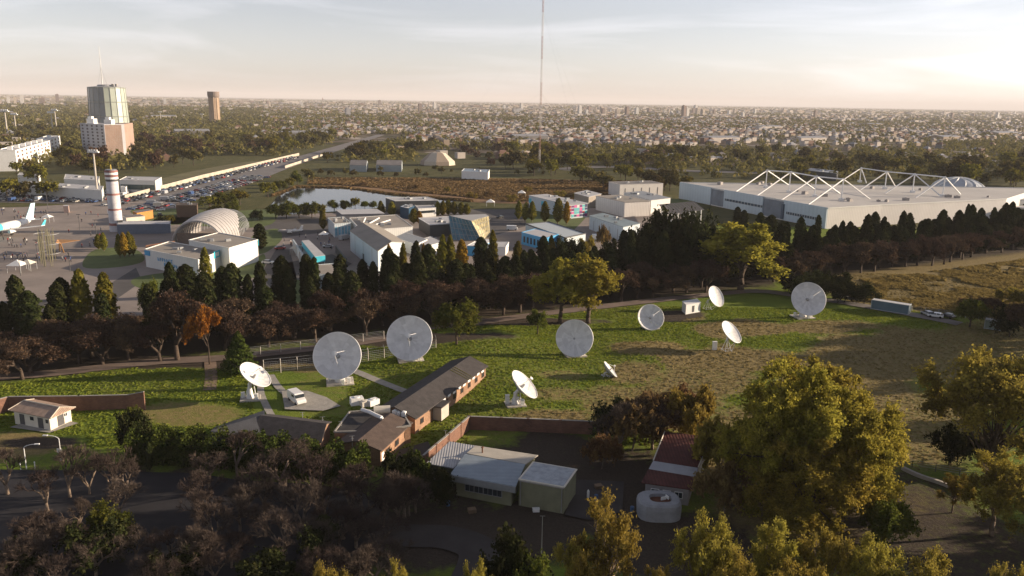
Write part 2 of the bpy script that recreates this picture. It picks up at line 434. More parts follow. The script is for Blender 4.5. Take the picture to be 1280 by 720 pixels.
for i in range(nseg): fs.append((0, 1+i, 1+(i+1) % nseg))
for k in range(len(rings)-2):
    for i in range(nseg): fs.append((1+k*nseg+i, 1+(k+1)*nseg+i, 1+(k+1)*nseg+(i+1) % nseg, 1+k*nseg+(i+1) % nseg))
mb.add(vs, fs); tag(mb.build('ground', farmat()), kind='structure')

def smooth_poly(pts, k=6):
    out = []; n_ = len(pts)
    for i in range(n_):
        p0, p1, p2, p3 = (Vector(pts[(i+j-1) % n_]) for j in range(4))
        for t in [j/k for j in range(k)]:
            out.append(0.5*((2*p1)+(p2-p0)*t+(2*p0-5*p1+4*p2-p3)*t*t+(3*p1-p0-3*p2+p3)*t**3))
    return out
def sheet(name, pts, z, m, smooth=True, kind='structure', world_pts=False):
    P = [Vector((p[0], p[1], 0)) if world_pts else G(*p) for p in pts]
    if smooth: P = smooth_poly(P)
    area = sum(P[i].x*P[(i+1) % len(P)].y-P[(i+1) % len(P)].x*P[i].y for i in range(len(P)))
    if area < 0: P.reverse()
    mb = MB(); mb.add([(p.x, p.y, z) for p in P], [tuple(range(len(P)))])
    o = mb.build(name, m); return tag(o, kind=kind)
def spline(P, k=8):
    out = []
    for i in range(len(P)-1):
        p0 = P[max(i-1, 0)]; p1 = P[i]; p2 = P[i+1]; p3 = P[min(i+2, len(P)-1)]
        for t in [j/k for j in range(k)]:
            out.append(0.5*((2*p1)+(p2-p0)*t+(2*p0-5*p1+4*p2-p3)*t*t+(3*p1-p0-3*p2+p3)*t**3))
    out.append(P[-1]); return out
def ribbon(name, pts, w, z, m, follow=False, kind='structure', wob=0.0):
    P = spline([G(*p) for p in pts]); vs = []; fs = []
    for i, p in enumerate(P):
        d = (P[min(i+1, len(P)-1)]-P[max(i-1, 0)]).normalized(); nrm = Vector((-d.y, d.x, 0))
        ww = w/2*(1+wob*(rnd.random()-0.5))
        for s_ in (1, 0.33, -0.33, -1):
            q = p+nrm*(ww*s_); zz = z + (ground_z(q.x, q.y) if follow else 0)
            vs.append((q.x, q.y, zz))
    for i in range(len(P)-1):
        for j in range(3): fs.append((i*4+j+1, i*4+j, (i+1)*4+j, (i+1)*4+j+1))
    mb = MB(); mb.add(vs, fs); o = mb.build(name, m, smooth=True); return tag(o, kind=kind)

# fields between the plain and the lawn
PARK = grassmat('park_grass', (0.060, 0.066, 0.024), (0.105, 0.098, 0.042), (0.13, 0.09, 0.045), (0.17, 0.12, 0.06), (0.12, 0.09, 0.06))
PLAZA = mat('plaza_paving', (0.235, 0.200, 0.180), 0.85, 0.2, 0.06, bump=0.1)
sheet('park_ground', [(-160, 262), (-160, 166), (100, 150), (320, 160), (420, 182), (640, 196), (860, 206), (1100, 206), (1500, 214), (1500, 330), (1100, 318), (860, 300), (500, 300), (200, 262)], -0.30, PARK)
MARSH = mat('marsh_grass', (0.13, 0.062, 0.030), 0.95, 0.3, 0.03, bump=0.8, col2=(0.20, 0.12, 0.055))
sheet('marsh', [(392, 228), (430, 222), (560, 222), (700, 224), (810, 230), (820, 248), (740, 252), (640, 254), (560, 250), (500, 243), (470, 238), (430, 233)], -0.22, MARSH)
sheet('park_track', [(205, 222), (300, 203), (336, 202), (345, 209), (300, 214), (215, 236)], -0.23, mat('track_grass', (0.12, 0.11, 0.05), 0.95, 0.3, 0.05))
WATER, n, l, b = _nt('pond_water')
b.inputs['Base Color'].default_value = (0.030, 0.035, 0.04, 1); b.inputs['Roughness'].default_value = 0.06; b.inputs['IOR'].default_value = 1.33
b.inputs['Specular IOR Level'].default_value = 0.5
g_ = n.new('ShaderNodeNewGeometry'); w_ = n.new('ShaderNodeTexNoise'); w_.inputs['Scale'].default_value = 0.35; w_.inputs['Detail'].default_value = 3
bp = n.new('ShaderNodeBump'); bp.inputs['Strength'].default_value = 0.15; bp.inputs['Distance'].default_value = 0.2
l.new(g_.outputs['Position'], w_.inputs['Vector']); l.new(w_.outputs['Fac'], bp.inputs['Height']); l.new(bp.outputs[0], b.inputs['Normal'])
sheet('pond', [(312, 272), (338, 256), (350, 243), (368, 235), (400, 234.5), (432, 236), (470, 239), (484, 243.5), (520, 247), (562, 249.5), (566, 252), (500, 256), (450, 262), (380, 266)], -0.16, WATER)

sheet('plaza', [(-160, 264), (30, 259), (150, 252), (205, 252), (240, 264), (300, 272), (420, 266), (640, 262), (860, 258), (900, 300), (860, 330), (640, 350), (420, 385), (330, 398), (200, 400), (60, 425), (-160, 452)], 0.10, PLAZA, smooth=False)
DASH = mat('dark_paving', (0.085, 0.08, 0.08), 0.9, 0.25, 0.1)
for q in ([(-160, 385), (110, 372), (170, 335), (178, 352), (120, 392), (-160, 425)], [(322, 268), (372, 268), (415, 276), (412, 290), (330, 300)], [(352, 330), (415, 318), (440, 330), (415, 345), (370, 352)],
          [(560, 262), (660, 262), (660, 282), (600, 300), (560, 290)], [(325, 345), (345, 312), (362, 312), (372, 352), (350, 372)]):
    sheet('dark_plaza', q, 0.115, DASH, smooth=False)
GRS = mat('verge_grass', (0.085, 0.115, 0.035), 0.95, 0.3, 0.1, bump=0.5)
for q in ([(175, 346), (300, 330), (330, 318), (322, 345), (250, 362), (180, 362)], [(104, 334), (120, 312), (168, 312), (180, 326), (150, 334)], [(170, 262), (250, 262), (246, 275), (200, 282), (170, 270)], [(315, 296), (345, 286), (352, 300), (325, 318)],
          [(660, 262), (700, 258), (735, 265), (700, 300), (665, 296)], [(190, 276), (330, 262), (345, 275), (310, 285)], [(372, 350), (430, 372), (330, 392), (340, 370)], [(740,246),(860,250),(850,262),(760,258)]):
    sheet('grass_verge', q, 0.12, GRS)
EARTH = mat('earth_track', (0.19, 0.135, 0.10), 0.95, 0.25, 0.3, bump=0.4)
ribbon('service_road', [(-40, 474), (60, 467), (130, 459), (200, 452), (270, 448), (340, 441), (410, 433), (480, 423), (560, 408), (620, 400), (680, 392), (770, 381), (860, 371), (940, 363.5)], 4.6, 0.06, mat('service_road_surface', (0.17, 0.13, 0.11), 0.9, 0.25, 0.15), wob=0.15)
ribbon('service_road', [(930, 364), (962, 365), (1010, 372), (1060, 379), (1110, 388), (1160, 397), (1200, 405)], 5.2, 0.10, mat('far_road_surface', (0.16, 0.145, 0.135), 0.9, 0.2, 0.15))
ribbon('footpath', [(432, 460), (455, 469), (480, 479), (505, 488), (532, 494)], 2.0, 0.10, CONC, follow=True)
ribbon('footpath', [(338, 468), (347, 482), (358, 492), (372, 497)], 1.6, 0.10, CONC, follow=True)
ribbon('earth_track', [(262, 446), (264, 470), (262, 487)], 2.6, 0.10, EARTH, follow=True)
ribbon('earth_track', [(330, 468), (326, 490), (340, 520)], 1.4, 0.10, CONC, follow=True)
sheet('parking_pad', [(352, 489), (384, 489), (408, 497), (426, 508), (404, 514), (356, 512)], 0.12, CONC, smooth=False)
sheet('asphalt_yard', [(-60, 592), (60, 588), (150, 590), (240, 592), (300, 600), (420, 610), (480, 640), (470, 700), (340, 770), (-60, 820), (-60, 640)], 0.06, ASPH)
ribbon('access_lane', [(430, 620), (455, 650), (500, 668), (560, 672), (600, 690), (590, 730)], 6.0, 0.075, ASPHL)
sheet('yard_paving', [(500, 562), (535, 552), (545, 572), (520, 590), (480, 598)], 0.06, ASPHL, smooth=False)
sheet('yard_paving', [(722, 600), (780, 602), (778, 640), (735, 650), (706, 644)], 0.06, ASPHL, smooth=False)
# highway
HW = mat('highway_asphalt', (0.16, 0.15, 0.15), 0.85, 0.15, 0.1)
sheet('highway', [(-231, 405), (-190, 405), (-186, 560), (-196, 700), (-203, 860), (-222, 1400), (-236, 1400), (-226, 860), (-231, 600), (-232, 500)], -0.18, HW, world_pts=True, smooth=False)
sheet('parking_lot', [(-420, 452), (-232, 446), (-232, 505), (-420, 522)], -0.19, mat('lot_asphalt', (0.13, 0.12, 0.12), 0.9, 0.2, 0.1), world_pts=True, smooth=False)
ribbon('avenue', [(700, 212), (760, 208), (880, 214), (1000, 216)], 22, -0.18, mat('avenue_asphalt', (0.14, 0.135, 0.14), 0.9, 0.2, 0.02))
# ------------------------------------------------------------------ building helpers
def wall_frame(A, B, P):
    """outward normal of wall A-B away from point P"""
    d = (B-A).normalized(); nrm = Vector((d.y, -d.x, 0))
    if nrm.dot(P-A) > 0: nrm = -nrm
    return d, nrm
def openings(parent, A, B, cen, z, n, w, h, mg=None, frame=None, name='window', pad=0.0, off=0.0, frame_name='frame', t=0.06):
    d, nrm = wall_frame(A, B, cen); L = (B-A).length; ang = math.atan2(d.y, d.x); out = []
    for i in range(n):
        s_ = pad + (L-2*pad)*(i+0.5)/n + off; c = A + d*s_ + nrm*(t*0.4)
        o = MB().box((c.x, c.y, z+h/2), (w, t, h), ang).build(name, mg or GLASS, parent); out.append(o)
        if frame:
            fb = MB(); f = 0.09
            for dx, dz, sx, sz in ((-w/2, 0, f, h+f), (w/2, 0, f, h+f), (0, -h/2, w, f), (0, h/2, w, f), (0, 0, f*0.6, h)):
                q = c + d*dx + nrm*0.03
                fb.box((q.x, q.y, z+h/2+dz), (sx if dx == 0 else f, t+0.05, sz), ang)
            fb.build(frame_name, frame, o)
    return out
def corners(px, h, par=True):
    P = [G(x, y, h) for x, y in px]
    if len(P) == 3: P.append(P[0]+P[2]-P[1])
    return [Vector((p.x, p.y, 0)) for p in P]
FOOT = []
def centre(C): return sum(C, Vector((0, 0, 0)))/len(C)
def block(name, label, cat, C, h, wm, rm, roof='flat', group=None, parapet=0.35, over=0.0, rise=1.5, ridge_dir=0, z0=-0.3, trim=None):
    c = centre(C); FOOT.append([tuple((p+(p-c).normalized()*.6).xy) for p in C])
    root = empty(name, (c.x, c.y, 0), label, cat, group)
    if sum(C[i].x*C[(i+1) % len(C)].y-C[(i+1) % len(C)].x*C[i].y for i in range(len(C))) < 0:
        C = list(reversed(C)); 
    if roof == 'gable':
        a, b_, c_, d_ = C if ridge_dir == 0 else C[1:]+C[:1]      # ridge runs from mid(a,d) to mid(b,c)
        m1 = (a+d_)/2; m2 = (b_+c_)/2
        mb = MB(); vs = [(*p.xy, z0) for p in (a, b_, c_, d_)] + [(*p.xy, h) for p in (a, b_, c_, d_)] + [(*m1.xy, h+rise), (*m2.xy, h+rise)]
        mb.add(vs, [(3, 2, 1, 0), (0, 1, 5, 4), (1, 2, 6, 9, 5), (2, 3, 7, 6), (3, 0, 4, 8, 7)])
        mb.build('wall', wm, root)
        u = (m2-m1).normalized()*over; mb = MB(); th = 0.18
        sl = rise/max(0.1, (a-m1).length)
        for e1, e2 in ((a, b_), (d_, c_)):
            o1 = (e1-m1).normalized()*over
            q = [e1+o1-u, e2+o1+u, m2+u, m1-u]
            z = [h-over*sl, h-over*sl, h+rise, h+rise]
            lo = [(p.x, p.y, zz+0.02) for p, zz in zip(q, z)]; hi = [(p.x, p.y, zz+0.02+th) for p, zz in zip(q, z)]
            mb.add(lo+hi, [(0, 1, 2, 3), (7, 6, 5, 4), (0, 4, 5, 1), (1, 5, 6, 2), (2, 6, 7, 3), (3, 7, 4, 0)])
        rf = mb.build('roof', rm, root)
    else:
        MB().prism(C, z0, h).build('wall', wm, root)
        grow = lambda k: [p + (p-c).normalized()*k for p in C]
        mb = MB(); mb.prism(grow(over+0.12) if not parapet else grow(-0.25), h+0.01, h+0.16)
        rf = mb.build('roof', rm, root)
        if parapet:
            mb = MB()
            for i in range(len(C)):
                A, B = C[i], C[(i+1) % len(C)]; d = (B-A); m_ = (A+B)/2
                mb.box((m_.x, m_.y, h+parapet/2+0.005*(i % 2)), (d.length+0.2, 0.28, parapet), math.atan2(d.y, d.x))
            mb.build('parapet', trim or wm, root)
    root['_c'] = 0
    del root['_c']
    return root, C, c, rf
def vents(parent, C, h, n, seed, m=None):
    rr = random.Random(seed)
    for i in range(n):
        u, v = rr.uniform(.15, .85), rr.uniform(.15, .85)
        p = C[0]*(1-u)*(1-v)+C[1]*u*(1-v)+C[2]*u*v+C[3]*(1-u)*v
        MB().box((p.x, p.y, h+0.5), (rr.uniform(1, 2.2), rr.uniform(1, 2), rr.uniform(.7, 1.2)), rr.random()).build('roof_vent', m or GSTEEL, parent)

ROOFM = mat('metal_roofing', (0.27, 0.285, 0.30), 0.5, 0.12, 0.5, stripes=0.55, stripe_amt=0.18, metal=0.15)
ROOFL = mat('pale_roofing', (0.42, 0.42, 0.43), 0.6, 0.1, 0.2)
ROOFT = mat('tan_roofing', (0.27, 0.245, 0.215), 0.85, 0.15, 0.12)
ROOFD = mat('dark_shingles', (0.050, 0.045, 0.045), 0.8, 0.3, 0.8, bump=0.3)
ROOFB = mat('brown_shingles', (0.085, 0.062, 0.052), 0.8, 0.25, 0.8, bump=0.3)
ROOFG = mat('grey_roofing', (0.17, 0.16, 0.16), 0.8, 0.2, 0.2)
WWALL = mat('white_cladding', (0.62, 0.62, 0.60), 0.7, 0.06, 0.15, stripes=0.4, stripe_amt=0.08)
BWALL = mat('bluish_cladding', (0.46, 0.52, 0.56), 0.6, 0.06, 0.15, stripes=0.4, stripe_amt=0.08)
CREAM = mat('cream_render', (0.60, 0.56, 0.48), 0.85, 0.1, 0.3)
DWALL = mat('dark_cladding', (0.055, 0.06, 0.065), 0.6, 0.2, 0.5)
BLUE = mat('blue_panel', (0.05, 0.28, 0.52), 0.5, 0.15, 0.6)
TURQ = mat('turquoise_panel', (0.05, 0.42, 0.55), 0.5, 0.15, 0.6)

# ------------------------------------------------------------------ satellite dishes
def xf(mb, M):
    mb.v = [tuple(M @ Vector(v)) for v in mb.v]; return mb
DISHW = mat('dish_paint', (0.66, 0.66, 0.66), 0.45, 0.05, 0.6)
def dishmat():
    m, n, l, b = _nt('dish_panels'); b.inputs['Roughness'].default_value = 0.5
    tcn = n.new('ShaderNodeTexCoord'); 
    at = n.new('ShaderNodeAttribute'); at.attribute_name = 'v'
    ns = n.new('ShaderNodeTexNoise'); ns.inputs['Scale'].default_value = 0.9; ns.inputs['Detail'].default_value = 6
    l.new(tcn.outputs['Object'], ns.inputs['Vector'])
    mr = n.new('ShaderNodeMapRange'); mr.inputs['From Min'].default_value = 0.25; mr.inputs['From Max'].default_value = 0.75; mr.inputs['To Min'].default_value = 0.86; mr.inputs['To Max'].default_value = 1.05
    l.new(ns.outputs['Fac'], mr.inputs['Value'])
    m2 = n.new('ShaderNodeMapRange'); m2.inputs['To Min'].default_value = 0.86; m2.inputs['To Max'].default_value = 1.05; l.new(at.outputs['Fac'], m2.inputs['Value'])
    mu = n.new('ShaderNodeMath'); mu.operation = 'MULTIPLY'; l.new(mr.outputs[0], mu.inputs[0]); l.new(m2.outputs[0], mu.inputs[1])
    mx_ = n.new('ShaderNodeMix'); mx_.data_type = 'RGBA'; mx_.blend_type = 'MULTIPLY'; mx_.inputs[0].default_value = 1
    mx_.inputs[6].default_value = (0.66, 0.66, 0.665, 1); l.new(mu.outputs[0], mx_.inputs[7]); l.new(mx_.outputs[2], b.inputs['Base Color'])
    return m
DISHP = dishmat()
def dish(label, cpx, dpx, bpx, nrm, style='open', legs='pedestal', pad=True, fd=0.8, ry=0.0, group='white satellite dishes on the grass'):
    B = G(*bpx); gzb = ground_z(B.x, B.y)
    d = ray(*cpx); n = Vector(nrm).normalized()
    yc = B.y + ry
    t = yc/d.y; Cn = Vector((d.x*t, yc, CAMH+d.z*t))
    Rd = dpx/2*DEP(Cn)/FPX
    root = empty('satellite_dish', (B.x, B.y, gzb), label, 'satellite dish', group)
    up = Vector((0, 0, 1)); xa = up.cross(n).normalized(); ya = n.cross(xa)
    M = Matrix((xa, ya, n)).transposed().to_4x4(); dep = Rd*0.26
    M.translation = Cn - n*(dep*0.5)
    # reflector: concave front and convex back, with panel rings and petals
    N = 48; rings = [0.06, 0.2, 0.36, 0.52, 0.68, 0.84, 1.0]; vs = []; fs = []
    for side in (0, 1):
        for r in rings:
            for i in range(N):
                a = 2*PI*i/N; z = dep*r*r - (0.10+0.05*Rd/6)*side
                vs.append((Rd*r*math.cos(a), Rd*r*math.sin(a), z))
    K = len(rings)
    for j in range(K-1):
        for i in range(N):
            k = (i+1) % N
            fs.append((j*N+i, j*N+k, (j+1)*N+k, (j+1)*N+i))
            o_ = K*N; fs.append((o_+j*N+k, o_+j*N+i, o_+(j+1)*N+i, o_+(j+1)*N+k))
    for i in range(N):
        k = (i+1) % N; fs.append(((K-1)*N+k, (K-1)*N+i, K*N+(K-1)*N+i, K*N+(K-1)*N+k)[::-1])
    mb = MB(); mb.add(vs, fs); xf(mb, M)
    refl = mb.build('reflector', DISHP, root)
    rr = random.Random(int(cpx[0])); at = refl.data.attributes.new('v', 'FLOAT', 'FACE')
    tone = {}; vals = []
    for j in range(K-1):
        for i in range(N):
            q = tone.setdefault((j//2, i//2), rr.random()); vals += [q, q]
    vals += [0.5]*N; at.data.foreach_set('value', vals)
    # rim and seams
    mb = MB()
    P = [Vector((Rd*math.cos(2*PI*i/N), Rd*math.sin(2*PI*i/N), dep)) for i in range(N+1)]
    mb.path(P, 0.07+Rd*0.006, 5); xf(mb, M).build('rim', DISHW, root)
    # back frame: hub drum, radial trusses
    mb = MB(); mb.beam((0, 0, -0.1), (0, 0, -Rd*0.22), Rd*0.2, 16)
    for i in range(12):
        a = 2*PI*i/12; ca, sa = math.cos(a), math.sin(a)
        mb.beam((ca*Rd*0.18, sa*Rd*0.18, -Rd*0.2), (ca*Rd*0.8, sa*Rd*0.8, dep*0.64-0.25), 0.05, 4)
        mb.beam((ca*Rd*0.5, sa*Rd*0.5, -Rd*0.06), (ca*Rd*0.5, sa*Rd*0.5, dep*0.25-0.1), 0.05, 4)
    xf(mb, M).build('back_frame', GSTEEL, root)
    # feed
    f = Rd*fd
    if style in ('open', 'tripod', 'single'):
        fb = MB().lathe([(0.0, -0.2), (Rd*0.05, -0.2), (Rd*0.075, 0.05), (Rd*0.11, 0.16), (0.0, 0.2)], (0, 0, f), 14)
        feed = xf(fb, M).build('feed', WSTEEL, root)
        k = {'open': 4, 'tripod': 3, 'single': 2}[style]
        for i in range(k):
            a = 2*PI*i/k + 0.6
            r0 = 0.45 if style != 'single' else 0.95
            z0_ = dep*r0*r0
            sb = MB().beam((math.cos(a)*Rd*r0, math.sin(a)*Rd*r0, z0_), (math.cos(a)*Rd*0.04, math.sin(a)*Rd*0.04, f-0.1), 0.045, 5)
            xf(sb, M).build('feed_strut', WSTEEL, root)
        hb = MB().lathe([(0.0, 0.9), (Rd*0.05, 0.9), (Rd*0.10, 0.1), (Rd*0.10, 0.0)], (0, 0, 0), 14)
        xf(hb, M).build('feed_horn', GSTEEL, root)
    hub = M @ Vector((0, 0, -Rd*0.22))
    # mount
    top = hub
    if legs == 'pedestal':
        pc = Vector((B.x, B.y, 0))
        mb = MB().lathe([(Rd*0.24, gzb-0.3), (Rd*0.22, gzb+0.5), (Rd*0.12, max(gzb+1.0, top.z*0.55)), (Rd*0.11, top.z*0.8), (0, top.z*0.8)], (pc.x, pc.y, 0), 14)
        mb.beam((pc.x, pc.y, top.z*0.72), top, Rd*0.13, 8, Rd*0.09)
        mb.build('pedestal', DISHW, root)
        mb = MB()
        for s_ in (-1, 1):
            q = pc + Vector((s_*Rd*0.35, Rd*0.05, gzb+0.2)); mb.beam(q, top+xa*(s_*Rd*0.16), 0.09, 6)
        mb.build('brace', DISHW, root)
    else:
        mb = MB(); tips = []
        for i in range(4):
            a = PI/4+PI/2*i + 0.3; q = Vector((B.x+math.cos(a)*Rd*0.42, B.y+math.sin(a)*Rd*0.42, gzb)); tips.append(q)
            MB().beam(q-Vector((0, 0, .2)), Vector((B.x, B.y, top.z*0.72))+Vector((math.cos(a), math.sin(a), 0))*Rd*0.08, 0.08, 6).build('leg', DISHW, root)
        mb.beam((B.x, B.y, top.z*0.66), (B.x, B.y, top.z*0.85), Rd*0.08, 10)
        mb.beam((B.x, B.y, top.z*0.8), top, 0.14, 8)
        mb.beam(tips[0], M @ Vector((0, -Rd*0.75, dep*0.5-0.15)), 0.06, 6); mb.beam(tips[3], M @ Vector((0, -Rd*0.75, dep*0.5-0.15)), 0.06, 6)
        for i in range(4): mb.beam(tips[i]+Vector((0, 0, .3)), tips[(i+1) % 4]+Vector((0, 0, .3)), 0.05, 5)
        mb.build('mount', DISHW, root)
    if pad:
        mb = MB().box((B.x, B.y, gzb+0.02), (Rd*1.15, Rd*1.0, 0.5), 0.25); mb.build('base_pad', CONCL, root, bevel=0.04)
        for k_, (dx, dy) in enumerate(((Rd*0.42, -Rd*0.2), (-Rd*0.45, 0.1), (Rd*.22, -Rd*.42))):
            if k_ > 1 and Rd < 4: continue
            mb = MB().box((B.x+dx, B.y+dy, gzb+0.27+0.5), (0.7, 0.6, 1.0+0.35*(k_ == 0)), 0.25); mb.box((B.x+dx, B.y+dy, gzb+0.27+1.05), (0.8, 0.7, 0.08), 0.25)
            mb.build('equipment_box', W8, root, bevel=0.03)
    return root
dish('large white dish tilted to the sky beside the dark conifer, leftmost of the dishes', (318, 470), 42, (313, 498), (.6, -.1, .79), 'tripod')
dish('very large grey-white dish facing the camera, beside the fence with bent-top posts', (422, 445), 59, (425, 477), (.06, -.9, .42), 'tripod', ry=-1.6, fd=1.0)
dish('very large dish facing the camera, just left of the round green tree', (512, 423), 56, (513, 453), (.05, -.9, .42), 'tripod', ry=-1.6, fd=1.0)
dish('large dish with a plain face and no feed arms in the middle of the lawn', (718, 423), 46, (718, 443.5), (-.02, -.93, .36), 'none', ry=-1.4)
dish('white dish tilted up to the right just behind the brown-roofed compound wall', (654, 482), 43, (644, 505), (.68, -.15, .72), 'tripod')
dish('smallest dish seen nearly edge-on, standing in the brown grass', (762, 462.5), 24, (756, 470), (.74, -.02, .68), 'single', 'tripod', pad=False)
dish('medium dish with a leaning feed arm next to the bare earth patch', (813, 397), 33, (813, 410), (.10, -.87, .48), 'single')
dish('white dish on an open four-legged mount beside the big yellow-green tree', (913, 416), 32, (908, 438), (.55, -.45, .70), 'none', 'tripod', pad=False)
dish('dish turned half sideways next to the white shelter hut', (894, 371), 27, (884, 386), (.55, -.62, .5), 'none', 'tripod', pad=False)
dish('large dish facing the camera on the far right beside the access road', (1010, 374), 42, (1003, 396), (-.05, -.9, .42), 'single', ry=-1.3)

# white shelter by the sideways dish
C = corners([(853, 377), (871, 374), (876, 378.5)], 2.6)
root, C, c, _ = block('shelter', 'small white box shelter hut beside the sideways dish', 'shelter', C, 2.6, W8, W8, parapet=0)
openings(root, C[0], C[1], c, 0.2, 1, 0.9, 1.9, DSTEEL, name='door')
P = G(903, 452.5)
mb = MB(); p = G(893, 437); mb.box((p.x, p.y, 1.0), (1.0, 0.7, 2.1), 0.2); mb.box((p.x, p.y, 2.08), (1.12, 0.8, .08), 0.2)
tag(mb.build('equipment_cabinet', W8, bevel=0.04), 'narrow white equipment cabinet left of the four-legged dish', 'cabinet')
p = G(634, 505); mb = MB()
for dx, hh in ((0, 2.2), (1.5, 1.5), (3.0, 1.9)):
    pass
for k, (dx, hh) in enumerate(((0, 2.0), (2.0, 1.5))):
    mb = MB().box((p.x+dx, p.y, hh/2-0.1), (0.8, 0.6, hh), 0.1); mb.box((p.x+dx, p.y, hh-0.05), (.9, .7, .08), .1)
    tag(mb.build('equipment_cabinet', W8, bevel=0.03), ['taller white cabinet at the foot of the tilted dish behind the compound wall', 'shorter white cabinet at the foot of the tilted dish behind the compound wall'][k], 'cabinet')

# ------------------------------------------------------------------ brick compound
def gable_wing(name, label, base, width, eave, rise, wm, rm, over=0.5, group=None, far_ext=0.0):
    A, B = G(*base[0]), G(*base[1])         # foot of the sunlit long wall, near and far
    d = (B-A).normalized(); nl = Vector((-d.y, d.x, 0))
    C = [A, B, B+nl*width, A+nl*width]
    return block(name, label, 'building', C, eave, wm, rm, 'gable', group=group, rise=rise, over=over)
lb, C, c, _ = gable_wing('brick_building', 'long brick building with dark gable roof and a row of small windows', [(519, 541.5), (607, 474)], 8.2, 3.0, 1.5, BRICK, ROOFD, 0.45)
A, B = C[0], C[1]
for k, fr in enumerate((0.08, 0.40, 0.51, 0.62, 0.73, 0.84, 0.95)):
    q = A.lerp(B, fr); q2 = q + (B-A).normalized()*0.01
    d = (B-A).normalized(); 
    openings(lb, q-d*0.7, q+d*0.7, c, 1.05, 1, 1.15, 1.0, GLASS, mat('window_frame_brown', (0.10, 0.05, 0.03), 0.7))
d = (B-A).normalized(); nr = Vector((d.y, -d.x, 0))
mb = MB()
for k in range(9):      # scalloped white fascia pieces under the eave
    q = A.lerp(B, 0.34+0.072*k)+nr*0.42
    mb.box((q.x, q.y, 2.72+0.12*(k % 2)), (1.2, 0.12, 0.42), math.atan2(d.y, d.x))
mb.build('fascia', W8, lb)
q = A.lerp(B, 0.27)+nr*0.9; ang = math.atan2(d.y, d.x)
mb = MB().box((q.x, q.y, 1.35), (3.2, 1.8, 2.7), ang); mb.build('porch', CONCL, lb)
mb = MB().box((q.x, q.y, 2.8), (3.8, 2.3, 0.2), ang); mb.build('porch_roof', ROOFD, lb)
for k in range(3):
    q = A.lerp(B, 0.70+0.03*k); up_ = Vector((-d.y, d.x, 0))
    MB().beam(q-up_*0.3+Vector((0, 0, 3.12)), q+up_*3.9+Vector((0, 0, 4.72)), 0.07, 4).build('roof_batten', mat('yellow_batten', (0.35, 0.30, 0.10), 0.7), lb)

fw, C2, c2, _ = gable_wing('brick_building', 'low brick wing with brown roof, nearest the dark hedge', [(476, 582), (513, 547)], 8.0, 2.8, 1.1, BRICK, ROOFB, 0.4)
d = (C2[1]-C2[0]).normalized()
for fr in (0.22, 0.52, 0.84):
    q = C2[0].lerp(C2[1], fr)
    openings(fw, q-d, q+d, c2, 1.0, 1, 1.3, 1.0, GLASS, MAT['window_frame_brown'])
q = C2[0]; openings(fw, C2[0]+d*0.2, C2[0]+d*1.4, c2, 0.1, 1, 0.9, 2.0, W8, name='door')
def roofed(name, label, px4, h, rise, wm, rm, rd=0, over=0.4, **k):
    C = corners(px4, h); return block(name, label, 'building', C, h, wm, rm, 'gable', rise=rise, over=over, ridge_dir=rd, **k)
C = [G(338, 519, 2.8), G(412, 528, 2.8), G(400, 552, 2.8), G(318, 541, 2.8)]; C = [Vector((p.x, p.y, 0)) for p in C]
rb, C3, c3, _ = block('brick_building', 'brick wing with dark slate roof behind the hedge, left of the rooftop plant', 'building', C, 2.8, BRICK, ROOFD, 'gable', rise=1.4, over=0.4)
openings(rb, C3[3], C3[2], c3, 1.0, 4, 1.2, 1.0, GLASS, MAT['window_frame_brown'], pad=1)
C = [G(328, 515, 2.8), G(330, 541, 2.8), G(262, 560, 2.8), G(272, 534, 2.8)]; C = [Vector((p.x, p.y, 0)) for p in C]
rb, C3, c3, _ = block('brick_building', 'brick wing with bluish slate roof at the left end of the compound', 'building', C, 2.8, BRICK, mat('slate_roofing', (0.06, 0.062, 0.07), 0.6, 0.2, 0.7, bump=.3), 'gable', rise=1.2, over=0.4, ridge_dir=1)
openings(rb, C3[2], C3[3], c3, 1.0, 3, 1.2, 1.0, GLASS, MAT['window_frame_brown'], pad=1)
# flat-roofed plant block joining the wings
C = [G(437, 516, 3.0), G(500, 511, 3.0), G(513, 533, 3.0), G(470, 540, 3.0), G(418, 541, 3.0)]; C = [Vector((p.x, p.y, 0)) for p in C]
pb, C4, c4, _ = block('plant_building', 'flat dark-roofed block crowded with white rooftop machinery', 'building', C, 3.0, BRICK, mat('bitumen_roofing', (0.04, 0.038, 0.04), 0.85, 0.3, 0.8), 'flat', parapet=0.3, trim=CONC)
def roofpt(px, py, z): 
    p = G(px, py, z); return p
p = G(478, 513, 3.9); mb = MB(); mb.beam(p+Vector((-1.6, 0, 0)), p+Vector((1.4, .5, 0)), 0.8, 14); mb.beam(p+Vector((-1.2, 0, -.4)), p+Vector((-1.2, 0, -.9)), .1); mb.beam(p+Vector((1, .4, -.4)), p+Vector((1, .4, -.9)), .1)
tag(mb.build('water_tank', CREAM, smooth=False), 'cream cylindrical tank lying on the flat plant roof', 'tank')
mb = MB(); pts = [G(452, 512, 4.2), G(462, 515, 4.2), G(470, 519, 4.3), G(477, 522, 4.2), G(478, 528, 3.3)]
mb.path(pts, 0.34, 8); tag(mb.build('air_duct', WSTEEL), 'long white air duct curving over the plant roof', 'air duct')
